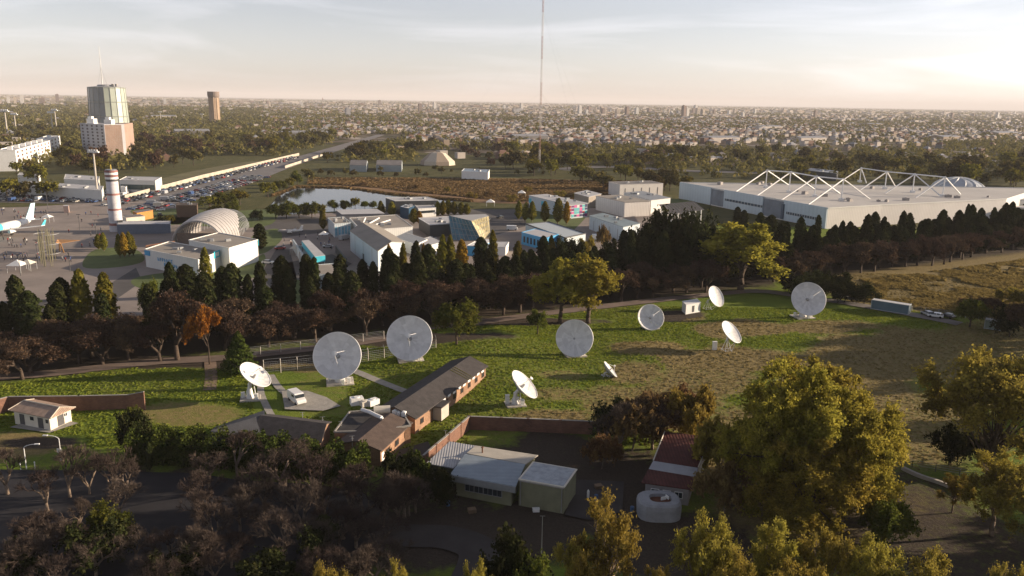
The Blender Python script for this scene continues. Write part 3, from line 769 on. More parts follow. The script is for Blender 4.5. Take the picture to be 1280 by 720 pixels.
for k, (x, y, w_, l_, h_) in enumerate([(446, 505, 2.4, 1.6, 1.4), (456, 507, 1.6, 1.4, 1.0), (466, 505.5, 2.2, 1.5, 1.1), (494, 518, .9, .8, .9), (499, 518.5, .9, .8, .7), (505, 520, .8, .8, .9)]):
    p = G(x, y, 3.2); mb = MB().box((p.x, p.y, 3.16+h_/2), (w_, l_, h_), 0.4+0.2*k); mb.lathe([(0, .12), (min(w_, l_)*.35, .12), (min(w_, l_)*.35, 0)], (p.x, p.y, 3.16+h_), 12)
    for s_ in (-1, 1): mb.box((p.x+s_*w_*0.3, p.y, 3.2), (.1, l_*1.05, .12), 0.4+0.2*k)
    tag(mb.build('air_conditioner', W8 if k != 1 else CREAM, bevel=0.03), ['big square white rooftop cooler, leftmost on the plant roof', 'cream rooftop cooler between two white ones', 'flat wide white rooftop cooler behind the tank', 'little white rooftop fan box right of the tank, first of three', 'little white rooftop fan box right of the tank, middle of three', 'little white rooftop fan box nearest the brick gable'][k], 'air conditioner')
for k, (x, y, t_) in enumerate([(379, 541, 522), (441, 577, 545), (404, 547, 541), (427, 553, 546)]):
    p = G(x, y); h_ = HT(p, t_); mb = MB().beam((p.x, p.y, 0), (p.x, p.y, max(h_, 4)), 0.06, 6)
    mb.box((p.x, p.y, max(h_, 4)), (0.9, .05, .05), .3); mb.box((p.x, p.y, max(h_, 4)-.5), (0.6, .05, .05), .3)
    tag(mb.build('aerial', GSTEEL), ['thin aerial on the roof left of the van pad', 'thin aerial rising by the right end of the hedge', 'short aerial left of the brown-roofed wing', 'short aerial close to the corner of the brown roof'][k], 'aerial')

# compound walls
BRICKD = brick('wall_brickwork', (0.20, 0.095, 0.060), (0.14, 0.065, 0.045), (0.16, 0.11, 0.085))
def wall_line(name, label, pts, h, th=0.3, m=None, piers=0):
    P = [G(*p) for p in pts]; c = centre(P); root = empty(name, (P[0].x, P[0].y, 0), label, 'wall')
    hs = h if isinstance(h, list) else [h]*len(P)
    mb = MB(); cp = MB()
    for i in range(len(P)-1):
        A, B = P[i], P[i+1]; d = (B-A); u = d.normalized(); w = Vector((-u.y, u.x, 0))*(th/2); e = u*(th/2-0.002*i)
        vs = [(*(A-e-w).xy, -.4), (*(B+e-w).xy, -.4), (*(B+e+w).xy, -.4), (*(A-e+w).xy, -.4), (*(A-e-w).xy, hs[i]), (*(B+e-w).xy, hs[i+1]), (*(B+e+w).xy, hs[i+1]), (*(A-e+w).xy, hs[i])]
        mb.add(vs, [(3, 2, 1, 0), (4, 5, 6, 7), (0, 1, 5, 4), (1, 2, 6, 5), (2, 3, 7, 6), (3, 0, 4, 7)])
        w = w*1.25
        vs = [(*(A-e-w).xy, hs[i]+.003), (*(B+e-w).xy, hs[i+1]+.003), (*(B+e+w).xy, hs[i+1]+.003), (*(A-e+w).xy, hs[i]+.003), (*(A-e-w).xy, hs[i]+.1), (*(B+e-w).xy, hs[i+1]+.1), (*(B+e+w).xy, hs[i+1]+.1), (*(A-e+w).xy, hs[i]+.1)]
        cp.add(vs, [(3, 2, 1, 0), (4, 5, 6, 7), (0, 1, 5, 4), (1, 2, 6, 5), (2, 3, 7, 6), (3, 0, 4, 7)])
        if piers:
            for k in range(int(d.length/piers)+1):
                q = A+u*min(k*piers, d.length); MB().box((q.x, q.y, hs[i]/2), (th*1.7, th*1.7, hs[i]+0.24), math.atan2(u.y, u.x)).build('pier', m or BRICKD, root)
    mb.build('brick_panel', m or BRICKD, root); cp.build('coping', CONC, root)
    return root
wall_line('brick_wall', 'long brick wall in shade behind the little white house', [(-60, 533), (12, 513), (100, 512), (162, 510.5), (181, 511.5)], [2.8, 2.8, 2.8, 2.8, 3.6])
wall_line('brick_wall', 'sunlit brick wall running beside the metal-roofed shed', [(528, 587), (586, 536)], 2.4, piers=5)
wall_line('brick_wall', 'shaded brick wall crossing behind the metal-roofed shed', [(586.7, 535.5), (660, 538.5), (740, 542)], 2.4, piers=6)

# ------------------------------------------------------------------ small white house
C = corners([(17, 512.5), (61.5, 521.5), (88, 509.5)], 2.6)
wh, C, c, _ = block('small_house', 'small white house with brown corrugated hip roof', 'house', C, 2.6, CREAM, ROOFB, parapet=0, over=0)
for o in list(wh.children):
    if o.name.startswith('roof'): bpy.data.objects.remove(o)
g = [p+(p-c).normalized()*0.95 for p in C]; m1 = (g[0]+g[3])/2; m2 = (g[1]+g[2])/2
if (g[0]-g[1]).length < (g[1]-g[2]).length: pass
mb = MB(); RC = mat('corrugated_brown', (0.36, 0.26, 0.20), 0.6, 0.3, 0.9, stripes=1.6, stripe_amt=0.35, stripe_dir=0)
r1 = m1.lerp(m2, 0.08); r2 = m1.lerp(m2, 0.92)
vs = [(p.x, p.y, 2.55) for p in g]+[(p.x, p.y, 2.67) for p in g]+[(r1.x, r1.y, 3.6), (r2.x, r2.y, 3.6)]
mb.add(vs, [(3, 2, 1, 0), (0, 1, 5, 4), (1, 2, 6, 5), (2, 3, 7, 6), (3, 0, 4, 7), (4, 5, 9, 8), (6, 7, 8, 9), (5, 6, 9), (7, 4, 8)])
rf = mb.build('roof', RC, wh)
mb = MB(); mb.path([(r1.x, r1.y, 3.63), (r2.x, r2.y, 3.63)], 0.12, 6)
for a_, b_ in ((r1, g[0]), (r1, g[3]), (r2, g[1]), (r2, g[2])): mb.path([(a_.x, a_.y, 3.63), (b_.x, b_.y, 2.7)], 0.08, 5)
mb.build('ridge', mat('pale_ridge', (0.5, 0.45, 0.38), 0.7), rf)
# facade sides: find the side facing the camera and the sunlit gable
def side_by_px(C, target):
    best = None
    for i in range(len(C)):
        m_ = (C[i]+C[(i+1) % len(C)])/2; x, y = to_px(m_.x, m_.y, 1.0); dd = (x-target[0])**2+(y-target[1])**2
        if best is None or dd < best[0]: best = (dd, i)
    i = best[1]; return C[i], C[(i+1) % len(C)]
A, B = side_by_px(C, (40, 527)); 
if to_px(A.x, A.y)[0] > to_px(B.x, B.y)[0]: A, B = B, A
d = (B-A).normalized()
for fr, nm_, w_, h_, z_ in ((0.22, 'door', 1.2, 2.0, 0.1), (0.5, 'window', 0.9, 0.7, 1.3), (0.74, 'door', 1.3, 2.0, 0.1), (0.92, 'window', 0.6, 0.7, 1.3)):
    q = A.lerp(B, fr); openings(wh, q-d*.8, q+d*.8, c, z_, 1, w_, h_, DSTEEL if nm_ == 'door' else GLASS, name=nm_)
A, B = side_by_px(C, (75, 528)); d = (B-A).normalized(); q = A.lerp(B, 0.5)
openings(wh, q-d, q+d, c, 0.1, 1, 1.5, 2.0, DSTEEL, name='door')
q = A.lerp(B, 0.72); openings(wh, q-d, q+d, c, 1.4, 1, 0.8, 0.7, GLASS, W8)
sheet('house_slab', [(12, 534), (62, 541), (98, 529), (60, 520)], 0.03, CONC, smooth=False)

# ------------------------------------------------------------------ metal-roofed shed
GREEN = mat('greenish_render', (0.20, 0.20, 0.13), 0.85, 0.15, 0.5, bump=.2)
sd = empty('shed', tuple(G(600, 610)), 'long shed with pale metal roofs on several levels, one tinted as bluish shade', 'shed')
def slab(px4, hs, th, name, m, parent, xtra=None):
    P = [G(x, y, h) for (x, y), h in zip(px4, hs)]
    mb = MB(); lo = [(p.x, p.y, p.z-th) for p in P]; hi = [tuple(p) for p in P]
    ar = sum(P[i].x*P[(i+1) % len(P)].y-P[(i+1) % len(P)].x*P[i].y for i in range(len(P)))
    if ar < 0: lo.reverse(); hi.reverse()
    n_ = len(P); mb.add(lo+hi, [tuple(reversed(range(n_))), tuple(range(n_, 2*n_))]+[(i, (i+1) % n_, n_+(i+1) % n_, n_+i) for i in range(n_)])
    return mb.build(name, m, parent), [Vector((p.x, p.y, 0)) for p in P]
_, Q1 = slab([(532.6, 579), (562, 551.7), (594, 557), (567, 585)], [3.2, 3.7, 3.7, 3.2], 0.18, 'roof', mat('pale_metal_roof', (0.42, 0.42, 0.43), 0.5, 0.12, 0.5, stripes=0.75, stripe_amt=0.2), sd)
_, Q2 = slab([(583, 566.5), (594.4, 556.8), (672.6, 568.8), (657, 580)], [3.9, 3.7, 3.7, 3.9], 0.18, 'roof', mat('cream_metal_roof', (0.40, 0.37, 0.32), 0.6, 0.12, 0.5), sd)
_, Q3 = slab([(581.4, 567.3), (656.5, 580.2), (644.6, 608), (562.4, 593)], [4.05, 4.05, 3.5, 3.5], 0.2, 'roof', mat('shade_tinted_metal_roof', (0.25, 0.30, 0.35), 0.45, 0.12, 0.5, stripes=0.75, stripe_amt=0.2, stripe_dir=1), sd)  # bluish tree shade on this roof is put into its colour
def inset(P, k): 
    c_ = centre(P); return [p+(c_-p).normalized()*k for p in P]
MB().prism(inset(Q1, 0.7), -.3, 3.05).build('wall', GREEN, sd); MB().prism(inset(Q2, 0.5), -.3, 3.5).build('wall', GREEN, sd)
W3 = inset(Q3, 1.0); MB().prism(W3, -.3, 3.3).build('wall', GREEN, sd)
a_, b_ = Q3[3], Q3[2]; dd = (b_-a_).normalized(); m_ = (a_+b_)/2
nn = Vector((dd.y, -dd.x, 0)); 
if nn.y > 0: nn = -nn
mb = MB(); mb.box((m_.x+nn.x*.12, m_.y+nn.y*.12, 2.95), ((b_-a_).length, 0.12, 1.0), math.atan2(dd.y, dd.x)); mb.build('fascia', mat('fascia_metal', (0.26, 0.27, 0.27), 0.6), sd)
aa, bb = W3[3], W3[2]; FOOT.extend([[tuple(p.xy) for p in q] for q in (Q1, Q2, Q3)]); openings(sd, aa, bb, centre(W3), 1.0, 4, 1.5, 1.1, GLASS, GSTEEL, pad=1.5)
openings(sd, inset(Q1, .7)[0], inset(Q1, .7)[3], centre(Q1), 0.1, 2, 1.0, 2.1, DSTEEL, name='door')
p = G(603, 566, 3.8); mb = MB().beam((p.x, p.y, 3.7), (p.x, p.y, 4.7), 0.13, 8); mb.lathe([(.22, 0), (.22, .1), (0, .22)], (p.x, p.y, 4.7), 10); mb.build('flue', mat('rusty_flue', (.15, .07, .04)), sd)
C = corners([(649, 599.5), (705, 609.5), (720.5, 587.5)], 4.1)
bx, C, c, _ = block('shed', 'boxy greenish shed with flat blue-grey roof, right of the long metal-roofed shed', 'shed', C, 4.1, GREEN, mat('weathered_membrane', (0.33, 0.36, 0.39), 0.7, 0.25, 0.9), parapet=0.14, trim=CREAM)
A, B = side_by_px(C, (676, 625)); d = (B-A).normalized(); q = A.lerp(B, .5)
for i in (0, 1):
    q = A.lerp(B, .04 if i == 0 else .96)+wall_frame(A, B, c)[1]*.12; MB().beam((q.x, q.y, 0), (q.x, q.y, 4.1), .07, 6).build('downpipe', GSTEEL, bx)
mb = MB(); q0, q1 = A+wall_frame(A, B, c)[1]*.16, B+wall_frame(A, B, c)[1]*.16; mb.beam((q0.x, q0.y, 4.0), (q1.x, q1.y, 4.0), .09, 6); mb.build('gutter', CONC, bx)
for k, (x, y, kind_) in enumerate([(560, 632, 0), (590, 640, 1), (735, 622, 2), (745, 625, 0), (748, 610, 1), (570, 600, 2), (790, 640, 0)]):
    p = G(x, y); nm_ = ('drum', 'pallet_stack', 'gas_cylinder')[kind_]; mb = MB()
    if kind_ == 0: mb.lathe([(0, 0), (.3, 0), (.31, .3), (.3, .32), (.31, .6), (.3, .9), (0, .9)], tuple(p), 14)
    elif kind_ == 1:
        for z in range(4):
            mb.box((p.x, p.y, .06+z*.16), (1.2, 1.0, .03), .3); 
            for s_ in (-.45, 0, .45): mb.box((p.x+s_*.9, p.y+s_*.3, .0+z*.16), (.1, 1.0, .09), .3)
    else: mb.lathe([(0, 0), (.2, 0), (.2, 1.1), (.12, 1.25), (.05, 1.3), (.05, 1.4), (0, 1.4)], tuple(p), 12)
    tag(mb.build(nm_, [mat('drum_blue', (.05, .10, .20), .6), mat('pallet_wood', (.20, .14, .09), .9), W8][kind_]), ['blue drum in the yard left of the metal-roofed shed', 'low pallet stack in the yard below the metal-roofed shed', 'white gas cylinder right of the greenish shed', 'blue drum on the paved patch right of the greenish shed', 'low pallet stack on the paved patch right of the greenish shed', 'white gas cylinder beside the left end of the metal-roofed shed', 'blue drum left of the round white shelter'][k], nm_.replace('_', ' '))
p = G(670, 639); mb = MB().box((p.x, p.y, .2), (1.0, .6, .5), .1); mb.box((p.x, p.y, .46), (1.1, .7, .06), .1)
tag(mb.build('storage_box', W8, bevel=.03), 'white box on the ground in front of the greenish shed', 'box')
for (x, y, t_, lb_) in ((677, 690, 645, 'thin pole standing in the yard below the greenish shed'), (557, 562, 538, 'thin pole beside the sunlit brick wall')):
    p = G(x, y); h_ = HT(p, t_); mb = MB().beam((p.x, p.y, -.2), (p.x, p.y, h_), 0.09, 6, 0.05); mb.box((p.x, p.y, h_), (.7, .06, .06)); tag(mb.build('utility_pole', CONC), lb_, 'pole')

# ------------------------------------------------------------------ dark red roofed house
REDR = mat('dark_red_roof', (0.085, 0.025, 0.022), 0.75, 0.3, 0.8, stripes=0.6, stripe_amt=0.25)
rh = empty('house', tuple(G(845, 600)), 'house with dark red roof and a pale skylight strip, shaded by the big tree', 'house')
_, T1 = slab([(831, 539), (888, 546.5), (873, 584.4), (816.7, 575.6)], [4.6, 4.6, 3.6, 3.6], 0.15, 'roof', REDR, rh)
_, T2 = slab([(816.5, 575.9), (872.6, 584.8), (870.5, 596), (811, 586)], [3.55, 3.55, 3.4, 3.4], 0.15, 'skylight', mat('polycarbonate', (0.30, 0.31, 0.34), 0.4, 0.1, 0.8), rh)
_, T3 = slab([(810.7, 586.3), (870.2, 596.4), (866, 612), (801.5, 603)], [3.35, 3.35, 2.9, 2.9], 0.15, 'roof', REDR, rh)
MB().prism(inset([T1[0], T1[1], T1[2], T1[3]], 0.6), -.3, 3.4).build('wall', CREAM, rh)
W4 = inset([T2[0], T2[1], T3[2], T3[3]], 0.8); MB().prism(W4, -.3, 2.7).build('wall', mat('grey_render', (.28, .27, .27), .85, .1), rh)
openings(rh, W4[3], W4[2], centre(W4), 0.9, 3, 1.2, 1.0, GLASS, W8, pad=.6)
mb = MB(); a_, b_ = T1[1], T1[2]; mb.beam((a_.x, a_.y, 4.62), (b_.x, b_.y, 3.62), 0.1, 4); a_, b_ = T1[0], T1[3]; mb.beam((a_.x, a_.y, 4.62), (b_.x, b_.y, 3.62), 0.1, 4)
mb.build('verge_board', CREAM, rh)
# rounded white structure with an opening
rb_ = empty('round_shelter', tuple(G(824, 640)), 'rounded white shelter with a brown opening in its top, below the red-roofed house', 'shelter')
FOOT.append([tuple(p.xy) for p in (T1[0], T1[1], T3[2], T3[3])]); cc = G(824, 623, 2.4); cc = Vector((cc.x, cc.y, 0)); mb = MB(); out = []
for i in range(28):
    a = 2*PI*i/28; ex = 3.3; ey = 2.7; f = (abs(math.cos(a))**3+abs(math.sin(a))**3)**(-1/3.0)
    out.append(Vector((cc.x+ex*f*math.cos(a), cc.y+ey*f*math.sin(a), 0)))
vs = []; fs = []; n_ = 28
for k, (sc, z) in enumerate([(0.97, -.3), (1.0, 1.6), (0.97, 2.2), (0.88, 2.5), (0.5, 2.62), (0.48, 2.1)]):
    for p in out:
        q = cc.lerp(p, sc) if k < 4 else cc.lerp(p, sc)+Vector((0.15, -.2, 0)); vs.append((q.x, q.y, z))
for k in range(5):
    for i in range(n_): fs.append((k*n_+i, k*n_+(i+1) % n_, (k+1)*n_+(i+1) % n_, (k+1)*n_+i))
mb.add(vs, fs); mb.build('shell', mat('worn_white_shell', (.27, .28, .30), .6, .15, .9), rb_, smooth=False)
mb = MB().prism([(v[0], v[1]) for v in vs[5*n_:6*n_]], 1.9, 2.12); mb.build('opening', mat('brown_hollow', (.12, .05, .03), .9, .3, 1), rb_)
mb = MB().box((cc.x+.6, cc.y-.3, 2.6), (0.9, .12, .5), .4); mb.box((cc.x+1.2, cc.y+.1, 2.6), (0.12, .8, .5), .4); mb.build('hatch', W8, rb_)

# ------------------------------------------------------------------ vehicles
CARC = {}
def carpaint(nm, c): 
    if nm not in CARC:
        m = mat('car_paint_'+nm, c, 0.28, 0.05, 0.5, spec=0.6, metal=0.0); CARC[nm] = m
    return CARC[nm]
RUB = mat('tyre_rubber', (0.02, 0.02, 0.02), 0.9, 0.1)
def car_meshes(kind='hatch'):
    """local mesh pieces of a car, length along x; returns dict part -> MB"""
    L, W, H = (4.2, 1.75, 1.45) if kind == 'hatch' else (5.2, 1.95, 2.2)
    body = MB(); cab = MB(); gl = MB(); wh_ = MB(); li = MB()
    if kind == 'hatch':
        prof = [(-L/2, .35), (-L/2, .85), (-L/2+.15, .95), (-1.1, 1.0), (1.0, .98), (1.8, .82), (L/2, .68), (L/2, .35)]
        top = [(-1.85, .97), (-1.45, 1.40), (-.4, H), (.45, 1.40), (1.15, .97)]
    else:
        prof = [(-L/2, .4), (-L/2, 2.0), (-L/2+.3, H), (1.2, H), (1.75, 1.35), (2.4, 1.1), (L/2, .8), (L/2, .4)]
        top = None
    def extr(mbx, pr, w, mi=0, tw=None):
        n_ = len(pr); tw = tw or [w]*n_
        vs = [(x, -tw[i]/2, z) for i, (x, z) in enumerate(pr)]+[(x, tw[i]/2, z) for i, (x, z) in enumerate(pr)]
        mbx.add(vs, [tuple(range(n_)), tuple(reversed(range(n_, 2*n_)))]+[(i, n_+i, n_+(i+1) % n_, (i+1) % n_) for i in range(n_)], mi)
    extr(body, prof, W)
    if top:
        extr(gl, top, W, tw=[W*.96, W*.84, W*.82, W*.84, W*.96])
        t2 = [(-1.42, 1.405), (-1.3, 1.43), (-.4, H+.02), (.40, 1.425), (.45, 1.405)]; extr(cab, t2, W*.83)
        for s_ in (-1, 1):
            for x in (-1.25, -.2): cab.beam((x, s_*W*.475, .97), (x*0.9, s_*W*.42, 1.42), .05, 4)
    else:
        gl.box((1.5, 0, 1.72), (.75, W*.9, .55)); 
        for s_ in (-1, 1): gl.box((.4, s_*W/2, 1.65), (1.2, .04, .5))
    for x in (-L*.31, L*.31):
        for s_ in (-1, 1): wh_.beam((x, s_*(W/2-.22), .33), (x, s_*(W/2+.01), .33), .33, 12)
    for s_ in (-1, 1): li.box((L/2+.01, s_*W*.36, .66), (.06, .35, .16))
    return dict(body=body, roof=cab, window=gl, wheel=wh_, headlight=li)
def car(label, P, rz, col, kind='hatch', group=None, z=0.0, sc=1.0):
    root = empty('parked_car' if kind == 'hatch' else 'van', (P.x, P.y, z), label, 'car' if kind == 'hatch' else 'van', group, rz)
    pcs = car_meshes(kind); paint = carpaint(*col)
    L, W = (4.2, 1.75) if kind == 'hatch' else (5.2, 1.95)
    def put(mb, nm, m):
        me = bpy.data.meshes.new(nm); me.from_pydata(mb.v, [], mb.f); me.materials.append(m); o = link(nm, me, root); return o
    o = put(pcs['body'], 'body', paint); bv = o.modifiers.new('b', 'BEVEL'); bv.width = .08; bv.segments = 2
    put(pcs['window'], 'window', GLASS)
    if kind == 'hatch': put(pcs['roof'], 'roof', paint)
    for x in (-L*.31, L*.31):
        for s_ in (-1, 1): put(MB().beam((x, s_*(W/2-.22), .33), (x, s_*(W/2+.015), .33), .33, 14), 'wheel', RUB)
    for s_ in (-1, 1): put(MB().box((L/2+.01, s_*W*.34, .7), (.06, .34, .16)), 'headlight', W8)
    return root
car('white van with rounded roof parked on the concrete pad', G(371, 503), R(-52), ('white', (.7, .7, .7)), 'van', z=0.13)
car('silver car parked nose-in by the bushes, left of the white car', G(1159, 394.5), R(100), ('silver', (.35, .36, .38)), z=0.1)
car('white car between the silver and the dark car by the far road', G(1169, 397), R(150), ('white', (.7, .7, .7)), z=0.1)
car('dark car parked at the end of the row by the far road', G(1184, 397.5), R(120), ('dark', (.03, .03, .035)), z=0.1)
car('grey car in the shade of the trees left of the blue container', G(1069, 376.5), R(-12), ('grey', (.14, .14, .15)), z=0.1)
car('pale car in deep shade along the far road behind the right dish', G(1052, 373), R(-12), ('beige', (.4, .38, .34)), z=0.1)

# containers
def container(label, px, w, h, m):
    A, B = G(*px[0]), G(*px[1]); d = (B-A).normalized(); nn = Vector((-d.y, d.x, 0)); C = [A, B, B+nn*w, A+nn*w]
    root = empty('shipping_container', tuple(A), label, 'container')
    MB().prism(C, 0.15, h).build('body', m, root)
    mb = MB()
    for p in C: mb.box((p.x, p.y, h/2+.1), (.22, .22, h+.12), math.atan2(d.y, d.x))
    for a_, b_ in zip(C, C[1:]+C[:1]):
        for z in (.2, h): mb.beam((a_.x, a_.y, z), (b_.x, b_.y, z), .1, 4)
    mb.build('frame', mat('container_frame', (.30, .33, .35), .6), root)
    MB().prism([p+(centre(C)-p).normalized()*.1 for p in C], h+.003, h+.06).build('roof', mat('container_roof', (.5, .5, .5), .6), root)
    q = (C[1]+C[2])/2
    mb = MB(); 
    for s_ in (-.5, .5): mb.beam((q.x+d.x*.05+nn.x*s_, q.y+nn.y*s_, .3), (q.x+d.x*.05+nn.x*s_, q.y+nn.y*s_, h-.2), .04, 5)
    mb.build('door_bar', GSTEEL, root); return root
container('long blue-grey shipping container beside the far road', [(1088.5, 386.5), (1135, 394)], 2.6, 2.9, mat('container_blue', (.10, .16, .21), .6, .1, .5, stripes=2.2, stripe_amt=.3))
container('pale green shipping container in the shade at the right edge', [(1230, 411), (1250, 414)], 2.6, 2.6, mat('container_green', (.22, .27, .24), .6, .1, .5, stripes=2.2, stripe_amt=.3))

# ------------------------------------------------------------------ fences with bent-top posts
def fence(label, pts, h, step=3.4, bent=True, m=None, wires=6):
    P = [G(*p) for p in pts]; root = empty('wire_fence', tuple(P[0]), label, 'fence')
    wr = MB(); m = m or CONCL
    for a_, b_ in zip(P, P[1:]):
        d = (b_-a_); u = d.normalized(); nn = Vector((u.y, -u.x, 0)); n_ = max(1, int(d.length/step))
        for k in range(n_+1):
            q = a_+u*(d.length*k/n_); g = ground_z(q.x, q.y)
            pb_ = MB().beam((q.x, q.y, g-.3), (q.x, q.y, g+h), .09, 4)
            if bent: pb_.beam((q.x, q.y, g+h), tuple(q+nn*-.5+Vector((0, 0, g+h+.55))), .08, 4)
            pb_.build('post', m, root)
        for z in [h*(i+1)/wires for i in range(wires)]: wr.beam(a_+Vector((0, 0, z)), b_+Vector((0, 0, z)), .025, 3)
        if bent:
            wr.beam(a_-nn*.5+Vector((0, 0, h+.5)), b_-nn*.5+Vector((0, 0, h+.5)), .025, 3)
            for k in range(int(d.length/.5)): 
                q = a_+u*(k*.5); wr.beam(q+Vector((0, 0, .1)), q+Vector((0, 0, h)), .012, 3)
    wr.build('wire_mesh', GSTEEL, root); return root
fence('wire fence with bent concrete posts between the dishes and the service road', [(330, 467), (372, 463), (440, 456), (500, 447), (545, 440)], 2.6)
fence('second line of wire fence behind the service road', [(300, 447), (400, 434), (480, 424)], 2.2, 4.2, False)
fence('low wire fence along the verge at the right foreground', [(1100, 578), (1140, 583), (1230, 600)], 1.2, 3.0, False, DSTEEL, 3)
fence('thin wire fence between the brown field and the far road', [(1140, 388), (1190, 396), (1240, 400)], 1.6, 3.0, False, GSTEEL, 4)
KERB = MB(); P = spline([G(x, y) for x, y in [(1128, 586), (1150, 596), (1180, 606), (1212, 620)]], 5)
for a_, b_ in zip(P, P[1:]):
    d = b_-a_; m_ = (a_+b_)/2; KERB.box((m_.x, m_.y, .05), (d.length+.05, .55, .8), math.atan2(d.y, d.x))
tag(KERB.build('kerb_wall', CONCL), 'low concrete kerb wall curving across the right foreground', 'wall')

# ------------------------------------------------------------------ street lamps
def lamp(label, bpx, tpy, arm=(1.6, 0, 0), heads=1, r=.09, group=None):
    B = G(*bpx); h = HT(B, tpy); root = empty('street_lamp', tuple(B), label, 'street lamp', group)
    arm = Vector(arm)
    mb = MB().beam((B.x, B.y, -.3), (B.x, B.y, h*.86), r, 8, r*.7)
    for s_ in ([1] if heads == 1 else [1, -1]):
        pr = None
        for k in range(7):
            t = k/6*PI/2; q = Vector((B.x, B.y, h*.86)) + arm*s_*(math.sin(t)**1.0*1.0 if False else (1-math.cos(t))) + Vector((0, 0, h*.14*math.sin(t)))
            if pr is not None: mb.beam(pr, q, r*.6, 6)
            pr = q
    mb.build('pole', WSTEEL, root)
    for s_ in ([1] if heads == 1 else [1, -1]):
        q = Vector((B.x, B.y, h))+arm*s_; u = arm.normalized()*s_
        lm = MB().box((q.x+u.x*.3, q.y+u.y*.3, h), (.8, .34, .16), math.atan2(u.y, u.x)).build('lamp_head', WSTEEL, root, bevel=.04)
        MB().box((q.x+u.x*.3, q.y+u.y*.3, h-.1), (.6, .26, .05), math.atan2(u.y, u.x)).build('lens', GLASS, lm)
    return root
lamp('curved street lamp nearest the small white house', (77, 577), 544.5, (-1.9, 0, 0))
lamp('street lamp leaning over at the left edge, below the small white house', (33, 585), 556, (1.7, .3, 0))
lamp('short lamp post with a white head above the bare trees, left of the hedge', (318, 580), 548, (-.8, 0, 0), r=.06)
for k, (x, y) in enumerate([(26, 588), (44, 587), (76, 577.5)]):
    p = G(x, y-1); mb = MB().beam((p.x, p.y, 0), (p.x, p.y, 1.1 if k < 2 else 2.2), .07, 6)
    if k == 2: mb.box((p.x, p.y-.06, 1.9), (.8, .05, .8))
    else: mb.lathe([(.1, 1.05), (.1, 1.25), (0, 1.3)], (p.x, p.y, 0), 8)
    tag(mb.build('bollard' if k < 2 else 'road_sign', W8), ['thin white marker post at the yard edge, left one of two', 'thin white marker post at the yard edge, right one of two', 'small white sign plate on the post by the curved street lamp'][k], 'bollard' if k < 2 else 'sign')
# ------------------------------------------------------------------ exhibition grounds behind the tree belt
def bld(name, label, px, h, wm, rm, wins=None, cat='building', **k):
    root, C, c, rf = block(name, label, cat, corners(px, h), h, wm, rm, **k)
    for (tp, n_, w_, hh, z_, m_, nm_) in (wins or []):
        A, B = side_by_px(C, tp)
        openings(root, A, B, c, z_, n_, w_, hh, m_ or GLASS, name=nm_, pad=1.0, t=.1)
    if h >= 5.5 and k.get('roof') != 'gable': vents(root, C, h, 3+int((C[1]-C[0]).length/14), int(abs(px[0][0])))
    return root, C, c
def signboard(parent, A, B, c, z, w, h, fr, m, letters=None, lm=None, name='sign'):
    d, nn = wall_frame(A, B, c); q = A.lerp(B, fr)+nn*.12; ang = math.atan2(d.y, d.x)
    o = MB().box((q.x, q.y, z), (w, .16, h), ang).build(name, m, parent)
    if letters:
        p = q+nn*.1; MB().box((p.x, p.y, z), (w*.62, .08, h*.55), ang).build('sign_panel', lm or W8, o)
    return o
# pavilion pair with blue signs
r1_, C, c = bld('pavilion', 'low white pavilion with blue writing on its shaded wall', [(181, 312.5), (247.5, 325.5), (276, 314.5)], 6.2, WWALL, ROOFT, parapet=.4)
A, B = side_by_px(C, (215, 330)); 
if to_px(A.x, A.y)[0] > to_px(B.x, B.y)[0]: A, B = B, A
signboard(r1_, A, B, c, 5.3, 3.2, 1.7, .05, BLUE)
d, nn = wall_frame(A, B, c); ang = math.atan2(d.y, d.x)
mb = MB(); rq = random.Random(21)
for row in range(2):            # two rows of blue strokes: the writing itself is too blurred to read
    q = A.lerp(B, .40 if row == 0 else .50)+nn*.12; wd = 9.0 if row == 0 else 8.0
    for i in range(7):
        p = q+d*(-wd/2+wd*i/7)
        mb.box((p.x, p.y, 3.9-row*1.5), (.28, .08, 1.15), ang)
        for zz in rq.sample([-.48, 0, .48], 2):
            p2 = p+d*.42; mb.box((p2.x, p2.y, 3.9-row*1.5+zz), (.56, .07, .2), ang)
mb.build('lettering', BLUE, r1_)
A, B = side_by_px(C, (262, 325)); signboard(r1_, A, B, c, 5.9, 4.4, 2.4, .80, TURQ, True)
openings(r1_, A, B, c, 0.1, 1, 2.2, 2.6, DWALL, name='door')
r2_, C, c = bld('pavilion', 'taller white pavilion with sunlit wall and blue corner sign', [(236, 301), (286, 311), (322, 300.5)], 8.0, WWALL, ROOFT, parapet=.4)
A, B = side_by_px(C, (304, 315))
if to_px(A.x, A.y)[0] > to_px(B.x, B.y)[0]: A, B = B, A
signboard(r2_, A, B, c, 7.2, 5.5, 2.2, .90, TURQ, True)
openings(r2_, A, B, c, .1, 2, .3, 6.5, CONC, name='joint', pad=2)
A, B = side_by_px(C, (260, 306)); signboard(r2_, A, B, c, 7.0, 4.0, 1.6, .12, BLUE)
